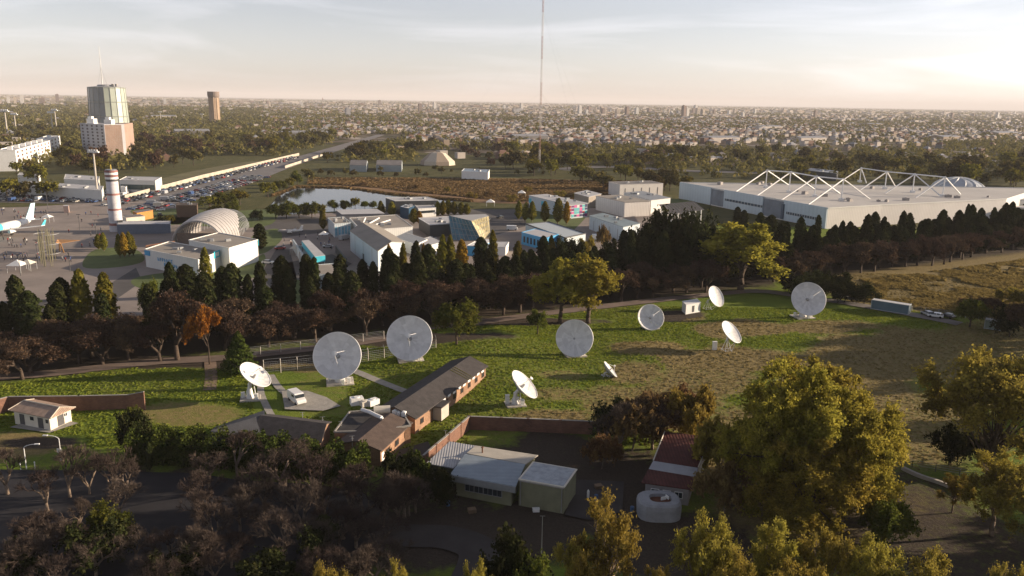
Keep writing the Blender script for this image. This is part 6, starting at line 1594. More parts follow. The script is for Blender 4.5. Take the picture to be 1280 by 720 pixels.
# hedge round the compound
def hedge(label, pts, w, h, n, seed):
    P = [G(*p) for p in pts]; rs = np.random.RandomState(seed); L = [(b_-a_).length for a_, b_ in zip(P, P[1:])]; T = sum(L)
    u = rs.rand(n)*T; ang = rs.rand(n)*PI; rad = .78+.28*rs.rand(n); pos = []; nn_ = []
    for i in range(n):
        k = 0; x = u[i]
        while x > L[k] and k < len(L)-1: x -= L[k]; k += 1
        d = (P[k+1]-P[k]).normalized(); s_ = Vector((-d.y, d.x, 0)); q = P[k]+d*x
        bump = 1+.22*math.sin(u[i]*1.3+seed)+.14*math.sin(u[i]*3.1)
        cx = math.cos(ang[i]); sz = math.sin(ang[i]); e = .55
        ox = w/2*math.copysign(abs(cx)**e, cx)*rad[i]*bump; oz = h*abs(sz)**e*rad[i]*bump if rs.rand() > .35 else h*rs.rand()*rad[i]
        if oz < h*.75 and abs(ox) < w*.3: ox = math.copysign(w*.45, ox)
        pos.append((q.x+s_.x*ox, q.y+s_.y*ox, oz)); nn_.append((s_.x*cx, s_.y*cx, sz+.2))
    root = empty('hedge', tuple(P[0]), label, 'hedge')
    off = Vector(root.location); pos = np.array(pos)-np.array(off)
    link('foliage', leaves_mesh('foliage', pos, np.array(nn_), np.full(n, .24), seed, LM['hedge']), root)
    mb = MB()
    q_ = [Vector(p) for p in P]
    for a_, b_ in zip(q_, q_[1:]):
        for k in range(int((b_-a_).length/1.2)+1):
            c_ = a_.lerp(b_, min(1, k*1.2/(b_-a_).length)); mb.beam((c_.x, c_.y, -.2), (c_.x+.2, c_.y, h*.6), .08, 5, .04)
    mb.build('stem', BARK, root); return root
hedge('thick dark hedge along the front of the brick compound', [(165, 574), (215, 572), (280, 577), (318, 580)], 6.0, 4.2, 17000, 1)
hedge('dark hedge below the slate-roofed wings, right of the long hedge', [(318, 582), (370, 590), (430, 598), (455, 602)], 5.5, 4.6, 17000, 2)
hedge('dark shaggy hedge at the foot of the brown-roofed wing', [(485, 610), (535, 612)], 5.0, 4.6, 9000, 3)
tpx('darkbush', 168, 560, 512, 46, 'dark green bush at the end of the long brick wall'); tpx('green', 170, 545, 506, 32, 'lit green bush touching the end of the long brick wall', var=1)
tpx('darkbush', 500, 622, 565, 52, 'dark bush just below the brown-roofed wing'); tpx('darkbush', 545, 632, 585, 46, 'dark bush beside the metal-roofed shed')
tpx('cypress', 187, 588, 551, 8, 'slim pale cypress standing in front of the dark hedge')
# bare trees in the lower left
BT = [(10, 618, 562, 50), (88, 622, 565, 52), (140, 625, 562, 50), (112, 618, 570, 40), (160, 622, 575, 36), (297, 596, 545, 46), (262, 610, 570, 50), (350, 612, 555, 62), (398, 640, 572, 60), (440, 650, 590, 62), (455, 655, 600, 50),
      (330, 640, 585, 50), (250, 640, 590, 50), (100, 665, 625, 40), (150, 650, 605, 50), (210, 705, 665, 50), (170, 700, 660, 44), (480, 660, 610, 46), (380, 670, 605, 56), (300, 665, 615, 50), (60, 640, 590, 46), (425, 690, 640, 50), (355, 700, 640, 60), (520,640,600,40), (40,690,650,40), (290,710,668,50), (120,720,670,60)]
PL = ['at the left edge below the small house', 'below the curved street lamp', 'right of the curved street lamp', 'between two others below the street lamp', 'near the slim pale cypress', 'lit brightly in front of the hedge', 'left of the brightly lit one', 'in front of the middle of the hedge', 'below the slate-roofed wing', 'below the brown-roofed wing', 'close beside the one below the brown-roofed wing',
      'in the shade below the hedge', 'at the dark left part of the yard', 'small and reddish on the yard edge', 'greenish at its foot, below the lamp', 'low and reddish near the bottom left', 'left of the low reddish one', 'by the access lane bend', 'deep in shade left of the lane', 'in the black middle of the yard', 'at the yard edge under the left lamp', 'left of the pale access lane', 'at the bottom of the dark yard', 'below the metal-roofed shed corner', 'far down in the left bottom corner', 'at the bottom centre-left in shadow', 'nearest the left bottom corner']
for k, (x, b_, t_, w_) in enumerate(BT): tpx('bare', x, b_, t_-2, w_*1.12, 'bare winter tree '+PL[k], 'bare trees in the shaded foreground')
for k, (x, b_, t_, w_, kd) in enumerate([(140, 680, 628, 60, 'green'), (120, 715, 655, 80, 'darkbush'), (30, 725, 680, 70, 'darkbush'), (400, 700, 655, 60, 'darkbush'), (330, 740, 690, 80, 'darkbush'), (215, 735, 690, 70, 'darkbush')]):
    tpx(kd, x, b_, t_, w_, ['dim green shrub among the bare trees at lower left', 'dark bush near the bottom, left of the reddish bare trees', 'dark bush in the bottom left corner', 'dark bush left of the access lane', 'dark bush at the bottom edge left of the rounded tree top', 'dark bush at the bottom edge under the reddish bare trees'][k])

for k, (x, b_, t_, w_) in enumerate([(590, 249, 240, 16), (612, 246, 238, 14), (700, 247, 238, 18), (745, 243, 234, 16), (660, 240, 233, 12), (520, 236, 230, 12), (560, 240, 233, 10), (760, 236, 227, 16), (640, 252, 243, 16), (782, 240, 228, 20), (725, 252, 240, 18), (455, 232, 227, 10)]):
    tpx('shrub', x, b_, t_, w_, None, 'bushes in the marsh', base='low scrubby bush in the brown marsh')
# EXTRA_BARE more winter trees fill the dark yard
rq = random.Random(77)
for k in range(40):
    x, b_ = rq.uniform(-10, 540), rq.uniform(640, 745)
    if b_ < 690 and x < 170: continue
    tpx('bare', x, b_, b_-rq.uniform(40, 58), rq.uniform(48, 70), None, 'bare trees in the shaded foreground', base='thin grey winter tree '+('below the small house' if x < 170 else 'under the long hedge' if x < 340 else 'around the access lane'))

# the long tree belt
LAND = [(-99, 110, 'at the left edge of the belt'), (110, 235, 'left of the orange autumn tree'), (235, 330, 'below the white pavilions'), (330, 400, 'below the courtyard building'), (400, 470, 'below the great gabled hall'), (470, 560, 'behind the second facing dish'), (560, 640, 'below the glass pavilion'), (640, 720, 'behind the two yellow trees'),
        (720, 800, 'below the bluish warehouse'), (800, 880, 'below the dark pergola'), (880, 980, 'near the large yellow-green tree'), (980, 1050, 'above the right dish'), (1050, 1130, 'before the sunlit hall front'), (1130, 1210, 'above the golden field'), (1210, 1400, 'at the right end of the belt')]
_cnt = {}
def ordlabel(what, px):
    for a, b_, t in LAND:
        if a <= px < b_: return f'{what} {t}'
def belt(kind, off, step, hr, wr, what, group, x0=-150, x1=262, jit=2.6, skip=None):
    pos = []
    x = x0
    while x < x1:
        xx = x+rnd.uniform(-1, 1); yy = 239+.523*xx+off+rnd.uniform(-jit, jit); pos.append((xx, yy)); x += step*rnd.uniform(.75, 1.3)
    pos = [(to_px(a, b_)[0], a, b_) for a, b_ in pos]; pos.sort()
    for px, a, b_ in pos:
        if px < -40 or px > 1330 or (skip and skip(px)): continue
        plant(kind, Vector((a, b_, 0)), rnd.uniform(*hr), rnd.uniform(*wr), None, group, base=ordlabel(what, px))
g1 = 'cypresses in the dark belt behind the dishes'
belt('cypress', 2, 3.0, (11, 20), (1.3, 2.6), 'tall dark cypress', g1, skip=lambda p: (p < 200 and rnd.random() < .50) or (p < 330 and rnd.random() < .28))
belt('cypress', 8, 6.5, (12, 19), (1.6, 2.4), 'cypress in the rear row', 'cypresses in the rear row of the belt', skip=lambda p: (p < 560 and rnd.random() < .35) or (p < 200 and rnd.random() < .6))
belt('cypress', -4, 8, (10, 15), (1.6, 2.6), 'shorter front cypress', 'shorter cypresses at the front of the belt', skip=lambda p: p < 300)
belt('rust', -19, 11, (7, 10), (4.5, 6.5), 'low bare roadside tree', 'low bare trees nearest the service road', skip=lambda p: p > 470)
belt('rust', -15, 6.2, (7.5, 12), (4.5, 7.0), 'bare reddish tree', 'reddish-brown trees lining the service road', jit=3.5, skip=lambda p: 195 < p < 270 or 670 < p < 750 or 890 < p < 960 or 1215 < p)
belt('rust', -8, 9, (8, 11.5), (5, 7), 'dim rear brown tree', 'second row of brown trees in the belt', jit=3, skip=lambda p: 880 < p < 980)
belt('darkbush', -3, 7, (5, 8), (3.5, 5.5), 'dark undergrowth bush', 'undergrowth bushes in the belt', jit=4)
tpx('darkbush', 832, 345, 262, 74, 'massive dark evergreen tree below the dark pergola'); tpx('darkbush', 868, 350, 272, 60, 'massive dark evergreen left of the large yellow-green tree'); tpx('darkbush', 800, 352, 285, 55, 'massive dark evergreen behind the reddish trees')
# sunlit poplars and tops
for k, (x, b_, t_, w_, kd, lb_) in enumerate([(45, 442, 362, 26, 'cypress', 'broad dark conifer second from the left edge'), (103, 425, 335, 26, 'poplar', 'yellow-green poplar left one of the pair before the plaza'), (135, 425, 340, 26, 'poplar', 'yellow-green poplar right one of the pair before the plaza'),
    (76, 430, 352, 22, 'cypress', 'dark tree between the poplar pair and the left edge'), (258, 372, 309, 15, 'poplar', 'slender yellow-green poplar in front of the pavilion corner'), (188, 400, 348, 30, 'green', 'flat-topped dark tree before the shaded pavilion wall'), (236, 392, 330, 24, 'cypress', 'dark conifer before the pavilion wall'),
    (281, 405, 331, 18, 'cypress', 'dark column tree below the sunlit pavilion wall'), (487, 372, 305, 12, 'goldpoplar', 'golden slim poplar before the gabled hall'), (503, 370, 303, 12, 'poplar', 'slim poplar right of the golden one by the gabled hall'), (517, 368, 300, 12, 'cypress', 'slim dark tree beside the low white roof'),
    (530, 366, 304, 9, 'goldpoplar', 'small golden poplar near the low pale building'), (553, 362, 293, 16, 'poplar', 'yellow poplar left of the orange one'), (563, 362, 294, 14, 'poplar', 'yellow-green poplar touching the orange one'), (577, 360, 299, 18, 'goldpoplar', 'orange-gold poplar in front of the glass pavilion'),
    (603, 358, 296, 18, 'cypress', 'dark green tree right of the orange-gold poplar'), (617, 356, 287, 13, 'poplar', 'bright yellow-green slim poplar before the white buildings'), (645, 354, 300, 15, 'poplar', 'yellow-green poplar before the blue panelled building'), (690, 345, 294, 12, 'poplar', 'slim olive poplar before the dark-edged roof'),
    (733, 330, 297, 26, 'shrub', 'yellow bush before the bluish warehouse'), (754, 312, 280, 18, 'shrub', 'orange bush against the bluish warehouse wall'), (780, 315, 288, 9, 'cypress', 'left one of two small cypresses by the bluish warehouse'), (790, 315, 287, 9, 'cypress', 'right one of two small cypresses by the bluish warehouse'),
    (762, 322, 300, 22, 'darkbush', 'clipped dark bush before the bluish warehouse'), (712, 332, 298, 26, 'darkbush', 'dark round bush before the mural hall'), (700, 335, 300, 22, 'darkbush', 'dark bush left of the round one before the mural hall'), (1258, 310, 252, 11, 'cypress', 'tall cypress at the right corner of the great hall'),
    (1022, 300, 268, 7, 'cypress', 'slim cypress at the corner of the great hall'), (948, 300, 265, 10, 'cypress', 'cypress in front of the hall side wall'), (921, 285, 258, 9, 'cypress', 'small cypress against the hall side, left one'), (930, 288, 262, 9, 'cypress', 'small cypress against the hall side, right one'), (962, 302, 268, 14, 'cypress', 'thick cypress before the louvred recess')]):
    tpx(kd, x, b_, t_, w_, lb_)
# poplars and trees between the halls
seq = [(648, 275, 250, 9, 'poplar'), (656, 277, 252, 9, 'poplar'), (665, 277, 251, 10, 'poplar'), (681, 279, 251, 11, 'poplar'), (697, 280, 247, 13, 'poplar'), (708, 281, 251, 9, 'goldpoplar'), (547, 270, 251, 8, 'poplar'), (553, 270, 250, 9, 'poplar'), (560, 269, 249, 10, 'poplar'), (568, 269, 251, 9, 'poplar'), (576, 269, 252, 9, 'poplar'), (584, 269, 254, 9, 'poplar'),
       (477, 271, 250, 9, 'poplar'), (490, 271, 251, 10, 'poplar'), (517, 280, 260, 12, 'poplar'), (524, 280, 263, 9, 'goldpoplar'), (150, 322, 292, 9, 'poplar'), (156, 322, 290, 10, 'goldpoplar'), (162, 321, 289, 9, 'poplar'), (167, 320, 293, 8, 'poplar'), (124, 312, 292, 10, 'poplar'), (130, 314, 290, 9, 'poplar'), (326, 312, 279, 14, 'cypress'), (430,262,250,8,'poplar'), (404,288,262,9,'poplar')]
for k, (x, b_, t_, w_, kd) in enumerate(seq):
    zone = 'in front of the mural hall' if x > 640 else 'behind the glass pavilion' if x > 540 else 'by the open-fronted pond building' if x > 470 else 'at the pond end of the apron' if x > 400 else 'beside the pavilion pair' if x > 300 else 'near the foot of the striped tower'
    tpx(kd, x, b_, t_, w_, None, 'slim poplars between the halls', base=f'small slim poplar {zone}' if kd != 'cypress' else 'dark conifer right of the sunlit pavilion')
pond = [(345, 274, 254, 26, 'green'), (358, 274, 252, 28, 'green'), (374, 273, 253, 26, 'green'), (390, 273, 250, 24, 'green'), (400, 272, 253, 18, 'parkgold'), (418, 262, 250, 20, 'green'), (432, 262, 249, 16, 'green'), (444, 262, 244, 14, 'parkgold'), (456, 261, 250, 14, 'green'), (466, 261, 251, 12, 'green'), (322, 276, 262, 18, 'darkbush'),
        (262, 262, 243, 26, 'parkgold'), (280, 260, 238, 30, 'green'), (300, 255, 234, 28, 'parkgold'), (335, 246, 226, 24, 'parkgold'), (350, 240, 224, 20, 'green'), (362, 235, 220, 18, 'parkgold'), (372, 231, 214, 18, 'green'), (385, 226, 210, 18, 'park'), (238, 264, 252, 14, 'darkbush'), (202, 284, 270, 18, 'darkbush'), (212, 280, 268, 14, 'parkgold'), (290, 268, 250, 22, 'green'), (268,268,254,20,'parkgold')]
for k, (x, b_, t_, w_, kd) in enumerate(pond):
    zone = 'on the near shore of the pond' if 338 < x < 470 and b_ > 260 else 'on the slope between highway and pond'
    tpx(kd, x, b_, t_, w_, None, 'trees around the pond', base=f"{dict(green='bushy green', parkgold='yellowish bushy', park='dark bushy').get(kd)} tree {zone}" if kd != 'darkbush' else f'dark bush {zone}')
# park and field trees, region by region (left, bottom row, right, top row), count, height range
REG = [((400, 213, 740, 222), 34, (3.5, 6.5), 'along the dark bank behind the marsh', 'p', []), ((745, 206, 860, 240), 26, (9, 15), 'between the back warehouse and the avenue', 'ppg', []), ((-20, 208, 60, 252), 16, (9, 15), 'around the left edge below the apartment slab', 'pg', []), ((-20, 164, 100, 184), 34, (10, 16), 'in the park behind the apartment slab', 'pp', []), ((78, 192, 160, 218), 26, (10, 18), 'around the apartment tower', 'pgr', []), ((158, 178, 250, 212), 46, (10, 17), 'in the wood right of the apartment tower', 'prr', []),
       ((250, 174, 340, 200), 34, (9, 15), 'beyond the far end of the highway', 'pgr', []), ((340, 172, 420, 204), 40, (10, 17), 'where the highway bends out of sight', 'pgg', []), ((420, 180, 545, 200), 30, (9, 16), 'left of the striped tent', 'ppg', []), ((560, 186, 640, 212), 22, (8, 14), 'around the small blue-roofed building', 'ppr', []), ((640, 188, 724, 222), 34, (12, 21), 'beside the foot of the tall mast', 'pgg', []),
       ((724, 196, 820, 232), 26, (9, 15), 'behind the row of white warehouses', 'pgg', []), ((800, 190, 990, 214), 52, (9, 16), 'beyond the great hall', 'ppg', []), ((990, 200, 1130, 222), 44, (10, 17), 'behind the roof trusses', 'ppg', []), ((1130, 205, 1300, 236), 52, (11, 20), 'around the white dome', 'ppg', [])]
KD = dict(p='park', g='parkgold', r='parkrust')
pts = []
for (bx_, n_, hr, zone, ks, _) in REG:
    for k in range(int(n_*.62)):
        for tries in range(20):
            px, py = rnd.uniform(bx_[0], bx_[2]), rnd.uniform(bx_[1], bx_[3]); P = G(px, py)
            if -240 < P.x < -180 and 400 < P.y < 1300: continue
            if 430 < px < 610 and py > 200 and 'bank' not in zone: continue
            if zone.startswith('in the wood') and py > 196 and rnd.random() < .7: continue
            break
        pts.append((px, P, hr, zone, rnd.choice(ks)))
pts.sort(key=lambda t: t[0])
for (px, P, hr, zone, ks) in pts:
    kd = KD[ks]; h = rnd.uniform(*hr)
    what = dict(park='dark green tree', parkgold='yellow-green tree', parkrust='brown-leaved tree')[kd]
    plant(kd, P, h, h*rnd.uniform(.42, .62), None, f'trees {zone}', base=f'{what} {zone}')
# trees to the right of the picture, whose long shadows lie over the field and the yard
for k, (x, y, h, r) in enumerate([(156, 192, 22, 9), (168, 204, 25, 10), (180, 217, 26, 10), (194, 230, 26, 10), (210, 244, 24, 10), (162, 180, 22, 9), (92, 92, 14, 7), (104, 104, 14, 7), (112, 84, 15, 7), (124, 116, 15, 7), (84, 76, 13, 6), (134, 150, 17, 8)]):
    plant('yellow', Vector((x, y, 0)), h, r, f'tall yellow tree beyond the right edge of the view, {ORD[k]} going away', 'trees beyond the right edge')
# ------------------------------------------------------------------ the city out to the horizon
HM = [mat('house_white', (.46, .41, .37), .8, .1, .05), mat('house_cream', (.30, .235, .18), .8, .1, .05), mat('house_grey', (.15, .145, .15), .8, .1, .05), mat('house_brick', (.17, .105, .08), .85, .1, .05),
      mat('tiles_terracotta', (.15, .085, .065), .8, .1, .05), mat('tiles_grey', (.105, .10, .11), .8, .1, .05), mat('tin_roof', (.25, .255, .275), .5, .1, .05), mat('roof_pale', (.22, .205, .195), .8, .1, .05)]
def house_arrays(X, Y, W, D, H, A, hip, wm, rm, z0=-.4):
    """arrays -> verts, quads, material index; every house a box with a hipped or flat top"""
    n = len(X); ca, sa = np.cos(A), np.sin(A)
    def pt(u, v, z): return np.stack([X+u*ca-v*sa, Y+u*sa+v*ca, z], 1)
    o = np.full(n, z0); w, d = W/2, D/2
    V = [pt(-w, -d, o), pt(w, -d, o), pt(w, d, o), pt(-w, d, o), pt(-w, -d, H), pt(w, -d, H), pt(w, d, H), pt(-w, d, H),
         pt(-w*.45, -d*.04, H+hip), pt(w*.45, -d*.04, H+hip), pt(w*.45, d*.04, H+hip), pt(-w*.45, d*.04, H+hip)]
    V = np.stack(V, 1).reshape(-1, 3)
    T = np.array([(0, 1, 5, 4), (1, 2, 6, 5), (2, 3, 7, 6), (3, 0, 4, 7), (4, 5, 9, 8), (5, 6, 10, 9), (6, 7, 11, 10), (7, 4, 8, 11), (8, 9, 10, 11)])
    F = (np.arange(n)[:, None, None]*12+T[None]).reshape(-1, 4)
    MI = np.concatenate([np.repeat(wm[:, None], 4, 1), np.repeat(rm[:, None], 5, 1)], 1).reshape(-1)
    return V, F, MI
rs = np.random.RandomState(4)
def city_points(d0, d1, cell, keep, ang=.5, road=7):
    """lots on a street grid turned by ang"""
    m = d1*1.5; k = np.arange(-m, m, cell); U, Vv = np.meshgrid(k, k); iu = np.round(U/cell).astype(int); iv = np.round(Vv/cell).astype(int)
    ok = (iu % road != 0) & (iv % (road+2) != 0); U, Vv = U[ok], Vv[ok]
    U = U+rs.uniform(-.2, .2, U.shape)*cell; Vv = Vv+rs.uniform(-.2, .2, U.shape)*cell
    X = U*math.cos(ang)-Vv*math.sin(ang); Y = U*math.sin(ang)+Vv*math.cos(ang)
    s = (Y > d0) & (Y < d1) & (np.abs(X) < Y*.72+40); X, Y = X[s], Y[s]
    s = rs.rand(len(X)) < keep(X, Y); return X[s], Y[s]
def dens(X, Y):
    px, py = to_px(X, Y); pe = py-.0164*(px-640)
    d = .85*np.ones_like(X)
    g = fbm(X, Y, 420, 9, 3); d = np.where(g > .60, .15, d)                                   # parks
    d = np.where((px < 330) & (pe > 141+8*0), .05, d); d = np.where((px < 560) & (pe > 200), 0, d); d = np.where((px < 640) & (pe > 184), .3*d, d)    # wooded left
    d = np.where((px < 420) & (pe > 176), 0.02, d); d = np.where((px > 560) & (pe > 200), 0, d)
    d = np.where((px > 950), d*.8, d); d = np.where((px > 960) & (pe > 183), .45*d*(pe < 202), d); d = np.where((px > 640) & (px < 960) & (pe > 178), .5*d, d)
    d = np.where((X > -262) & (X < -165) & (Y < 1450), 0, d)
    return d*.82
near_X, near_Y = city_points(700, 1500, 15, dens)
o = np.argsort(near_Y); near_X, near_Y = near_X[o], near_Y[o]
KN = 280
RCL = ['terracotta-roofed', 'grey-roofed', 'tin-roofed', 'pale flat-roofed']; WCL = ['white', 'cream', 'grey', 'brick']
HPR = {}
for wi in range(4):
    for ri in range(4):
        z = np.zeros(1)
        V, F, MI = house_arrays(z, z, z+10, z+8, z+(4.2 if ri != 3 else 6.2), z, z+(0 if ri == 3 else 2.4), np.array([wi]), np.array([4+ri]))
        wl = F[:4]; me1 = np_mesh('wall', V[:8], F[:4], HM[wi]); me2 = np_mesh('roof', V[4:], F[4:]-4, HM[4+ri]); HPR[(wi, ri)] = (me1, me2)
for i in sorted(range(min(KN, len(near_X))), key=lambda i: to_px(near_X[i], near_Y[i])[0]):
    wi, ri = rnd.choice([0, 0, 0, 1, 1, 2, 3]), rnd.choice([0, 0, 1, 2, 2, 3, 3])
    x, y = near_X[i], near_Y[i]; px = to_px(x, y)[0]
    zn = 'left of the striped tent' if px < 540 else 'left of the tall mast' if px < 675 else 'just right of the tall mast' if px < 800 else 'beyond the white warehouses' if px < 900 else 'beyond the great hall' if px < 1080 else 'beyond the white dome'
    lb_ = f'small {WCL[wi]} {RCL[ri]} house {zn}'
    r = empty('house', (x, y, 0), None, 'house', 'houses of the near suburb', .5+rnd.choice([0, PI/2])+rnd.uniform(-.05, .05))
    ordtag(r, lb_); s_ = rnd.uniform(.8, 1.25); r.scale = (s_, s_, rnd.uniform(.8, 1.4)); link('wall', HPR[(wi, ri)][0], r); link('roof', HPR[(wi, ri)][1], r)
A1 = near_X[KN:], near_Y[KN:]
A2 = city_points(1500, 3200, 17, dens)
A3 = city_points(3200, 6500, 34, lambda X, Y: dens(X, Y)*.75)
A4 = city_points(6500, 15000, 95, lambda X, Y: .7*np.ones_like(X))
Vs, Fs, Ms = [], [], []; off = 0
for (X, Y), wr, hr, hipk in ((A1, (7, 11.5), (3.2, 6.5), .6), (A2, (8, 13), (3.5, 7.5), .5), (A3, (12, 28), (4, 12), .3), (A4, (30, 80), (8, 22), 0)):
    n = len(X); z = rs.rand(n)
    V, F, MI = house_arrays(X, Y, rs.uniform(*wr, n), rs.uniform(*wr, n)*.8, hr[0]+(hr[1]-hr[0])*rs.rand(n)**2, .5+rs.uniform(-.06, .06, n), np.where(z < hipk, 2.4, 0.0),
                            rs.choice(4, n, p=[.48, .27, .15, .10]), 4+rs.choice(4, n, p=[.28, .2, .22, .3]))
    Vs.append(V); Fs.append(F+off); Ms.append(MI); off += len(V)
me = np_mesh('suburb', np.concatenate(Vs), np.concatenate(Fs), HM, midx=np.concatenate(Ms))
tag(link('suburb', me), 'dense low suburb of countless small houses reaching to the horizon', 'suburb', kind='stuff')
# trees of the suburb and the far plain as one mass
def far_wood():
    Vs = []; Fs = []; vv = []; off = 0
    for (d0, d1, cell, keep, hr, nq, sz) in ((560, 1500, 15, .62, (7, 14), 26, 2.0), (1500, 3200, 22, .6, (8, 15), 14, 3.4), (3200, 6500, 44, .65, (9, 16), 8, 6.0), (6500, 16000, 120, .6, (10, 20), 6, 20.0)):
        X, Y = city_points(d0, d1, cell, lambda X, Y: keep*np.ones_like(X), ang=.9, road=99)
        px, py = to_px(X, Y); pe = py-.0164*(px-640); g = fbm(X, Y, 300, 19, 3)
        p = np.clip((g-.38)*3.2, .12, 1); p = np.where(pe > 184, 1.0*(pe < 205), p); p = np.where((px < 420) & (pe > 141), 1, p)
        p = np.where((px < 640) & (px > 345) & (pe > 184), .85*(pe < 207), p); p = np.where((px > 830) & (pe > 184), .8*(pe < 219), p); p = np.where((X > -245) & (X < -175) & (Y < 1400), 0, p); p = np.where((px > 200) & (px < 345) & (pe > 200), 0, p)
        p = np.where((px > 640) & (px < 830) & (pe > 209), 0, p); p = np.where((px > 515) & (px < 625) & (pe > 190), 0, p); p = np.where(Y < 640, 0, p)
        s = rs.rand(len(X)) < p; X, Y = X[s], Y[s]; n = len(X); h = rs.uniform(*hr, n)
        i = np.repeat(np.arange(n), nq); m = len(i); d = rs.normal(0, 1, (m, 3)); d /= np.linalg.norm(d, axis=1)[:, None]; d[:, 2] = np.abs(d[:, 2])
        k = max(1.0, sz/3.4); R_ = h[i]*.55*k
        P = np.stack([X[i]+d[:, 0]*R_, Y[i]+d[:, 1]*R_, h[i]*(.12+.75*d[:, 2]*rs.uniform(.5, 1, m))], 1)
        V, F, v = leaf_cloud(P, d, np.full(m, sz), int(d0), flat=.5); V[:, 2] = np.clip(V[:, 2], -.3, 40)
        Vs.append(V); Fs.append(F+off); vv.append(np.clip(v*.5+np.repeat(rs.rand(n), nq)*.6, 0, 1)); off += len(V)
    me = np_mesh('woodland', np.concatenate(Vs), np.concatenate(Fs), LM['park'], attr=[('v', np.concatenate(vv), 'FACE')])
    tag(link('woodland', me), 'far-off trees scattered between the houses out to the horizon', 'woodland', kind='stuff')
far_wood()
# apartment towers on the skyline
TM = [mat('tower_white_render', (.50, .48, .46), .8, .1, .05), mat('tower_cream', (.42, .36, .30), .8, .1, .05), mat('tower_grey', (.24, .24, .26), .8, .1, .05), mat('tower_brick', (.22, .16, .14), .8, .1, .05)]
def tower_mesh(w, d, h, m, k):
    mb = MB(); mb.box((0, 0, h/2-.3), (w, d, h), 0, 0); mb.box((w*.12, 0, h+1.5), (w*.4, d*.5, 3.4), 0, 0)
    for z in np.arange(3, h-1, 6.0):
        for s_ in (-1, 1): mb.box((0, s_*(d/2+.05), z), (w*.82, .25, 2.6), 0, 1)
        mb.box((w/2+.05, 0, z), (.25, d*.7, 2.6), 0, 1)
    me = bpy.data.meshes.new('apartment_tower'); me.from_pydata(mb.v, [], mb.f); me.materials.append(m); me.materials.append(DSTEEL if k % 2 else GSTEEL); me.polygons.foreach_set('material_index', mb.mi); return me
TMS = [tower_mesh(w, d, h, TM[i % 4], i) for i, (w, d, h) in enumerate([(18, 16, 34), (24, 18, 45), (16, 16, 28), (30, 14, 38), (20, 20, 55), (14, 14, 40), (40, 15, 26), (22, 18, 60)])]
TL = []
for k in range(30): TL.append((rnd.uniform(0, 640), rnd.uniform(3600, 7500)))
for k in range(18): TL.append((rnd.gauss(745, 45), rnd.uniform(3400, 5200)))
for k in range(18): TL.append((rnd.gauss(900, 40), rnd.uniform(3600, 6500)))
for k in range(12): TL.append((rnd.uniform(960, 1280), rnd.uniform(4500, 8000)))
TL += [(436, 2650), (648, 5200), (846, 3600), (850, 3700), (63, 4200), (77, 4300), (22, 4200), (30, 4300), (205, 4600), (213, 4700)]
for k, (px, d_) in sorted(enumerate(TL), key=lambda t: t[1][0]):
    x = (px-640)/FPX*d_*1.0; i = k % 8 if k < len(TL)-10 else [2, 4, 7, 4, 3, 1, 4, 5, 7, 4][k-len(TL)+10]
    o_ = link('apartment_tower', TMS[i]); o_.location = (x, d_*1.0, -.3); o_.rotation_euler = (0, 0, .5+rnd.choice([0, PI/2])); s_ = rnd.uniform(.55, .9)*(1.0 if d_ < 5000 else 1.1); o_.scale = (s_, s_, s_*(1 if k < len(TL)-10 else 1.1))
    zn = 'on the far left skyline' if px < 220 else 'right of the concrete tower' if px < 430 else 'left of the tall mast' if px < 670 else 'right of the tall mast' if px < 830 else 'above the great hall' if px < 980 else 'on the right skyline'
    lb_ = f"distant {['white', 'cream', 'grey', 'brick-coloured'][i % 4]} {['block', 'slab', 'tower', 'tower block'][i//2]} {zn}"
    ordtag(o_, lb_); tag(o_, None, 'apartment tower', 'apartment towers on the skyline')
# big flat industrial roofs in the middle suburb
for k, (x, y, w_, d_, lb_) in enumerate([(960, 162, 70, 30, 'long low factory roof in the suburb above the great hall'), (1090, 158, 60, 40, 'pale factory roof in the right suburb'), (660, 176, 60, 22, 'long pale shed roof left of the mast foot'), (900, 178, 60, 26, 'bluish shed behind the trees of the avenue'), (1250, 170, 80, 40, 'broad pale roof near the right edge of the suburb'), (240, 170, 50, 20, 'white shed in the wood right of the round towers'), (205, 149, 60, 20, 'long white hall near the skyline beside the drum tower'), (1180, 176, 50, 30, 'grey factory roof above the dome'), (380, 172, 70, 24, 'pale long shed above the highway bend'), (1010, 178, 60, 24, 'pale shed roof above the roof trusses')]):
    p = G(x, y); C = [p+Vector((a*w_/2*math.cos(.5)-b_*d_/2*math.sin(.5), a*w_/2*math.sin(.5)+b_*d_/2*math.cos(.5), 0)) for a, b_ in ((-1, -1), (1, -1), (1, 1), (-1, 1))]
    block('factory', lb_, 'factory', C, 8, HM[k % 3], HM[6], 'gable', rise=2.5)

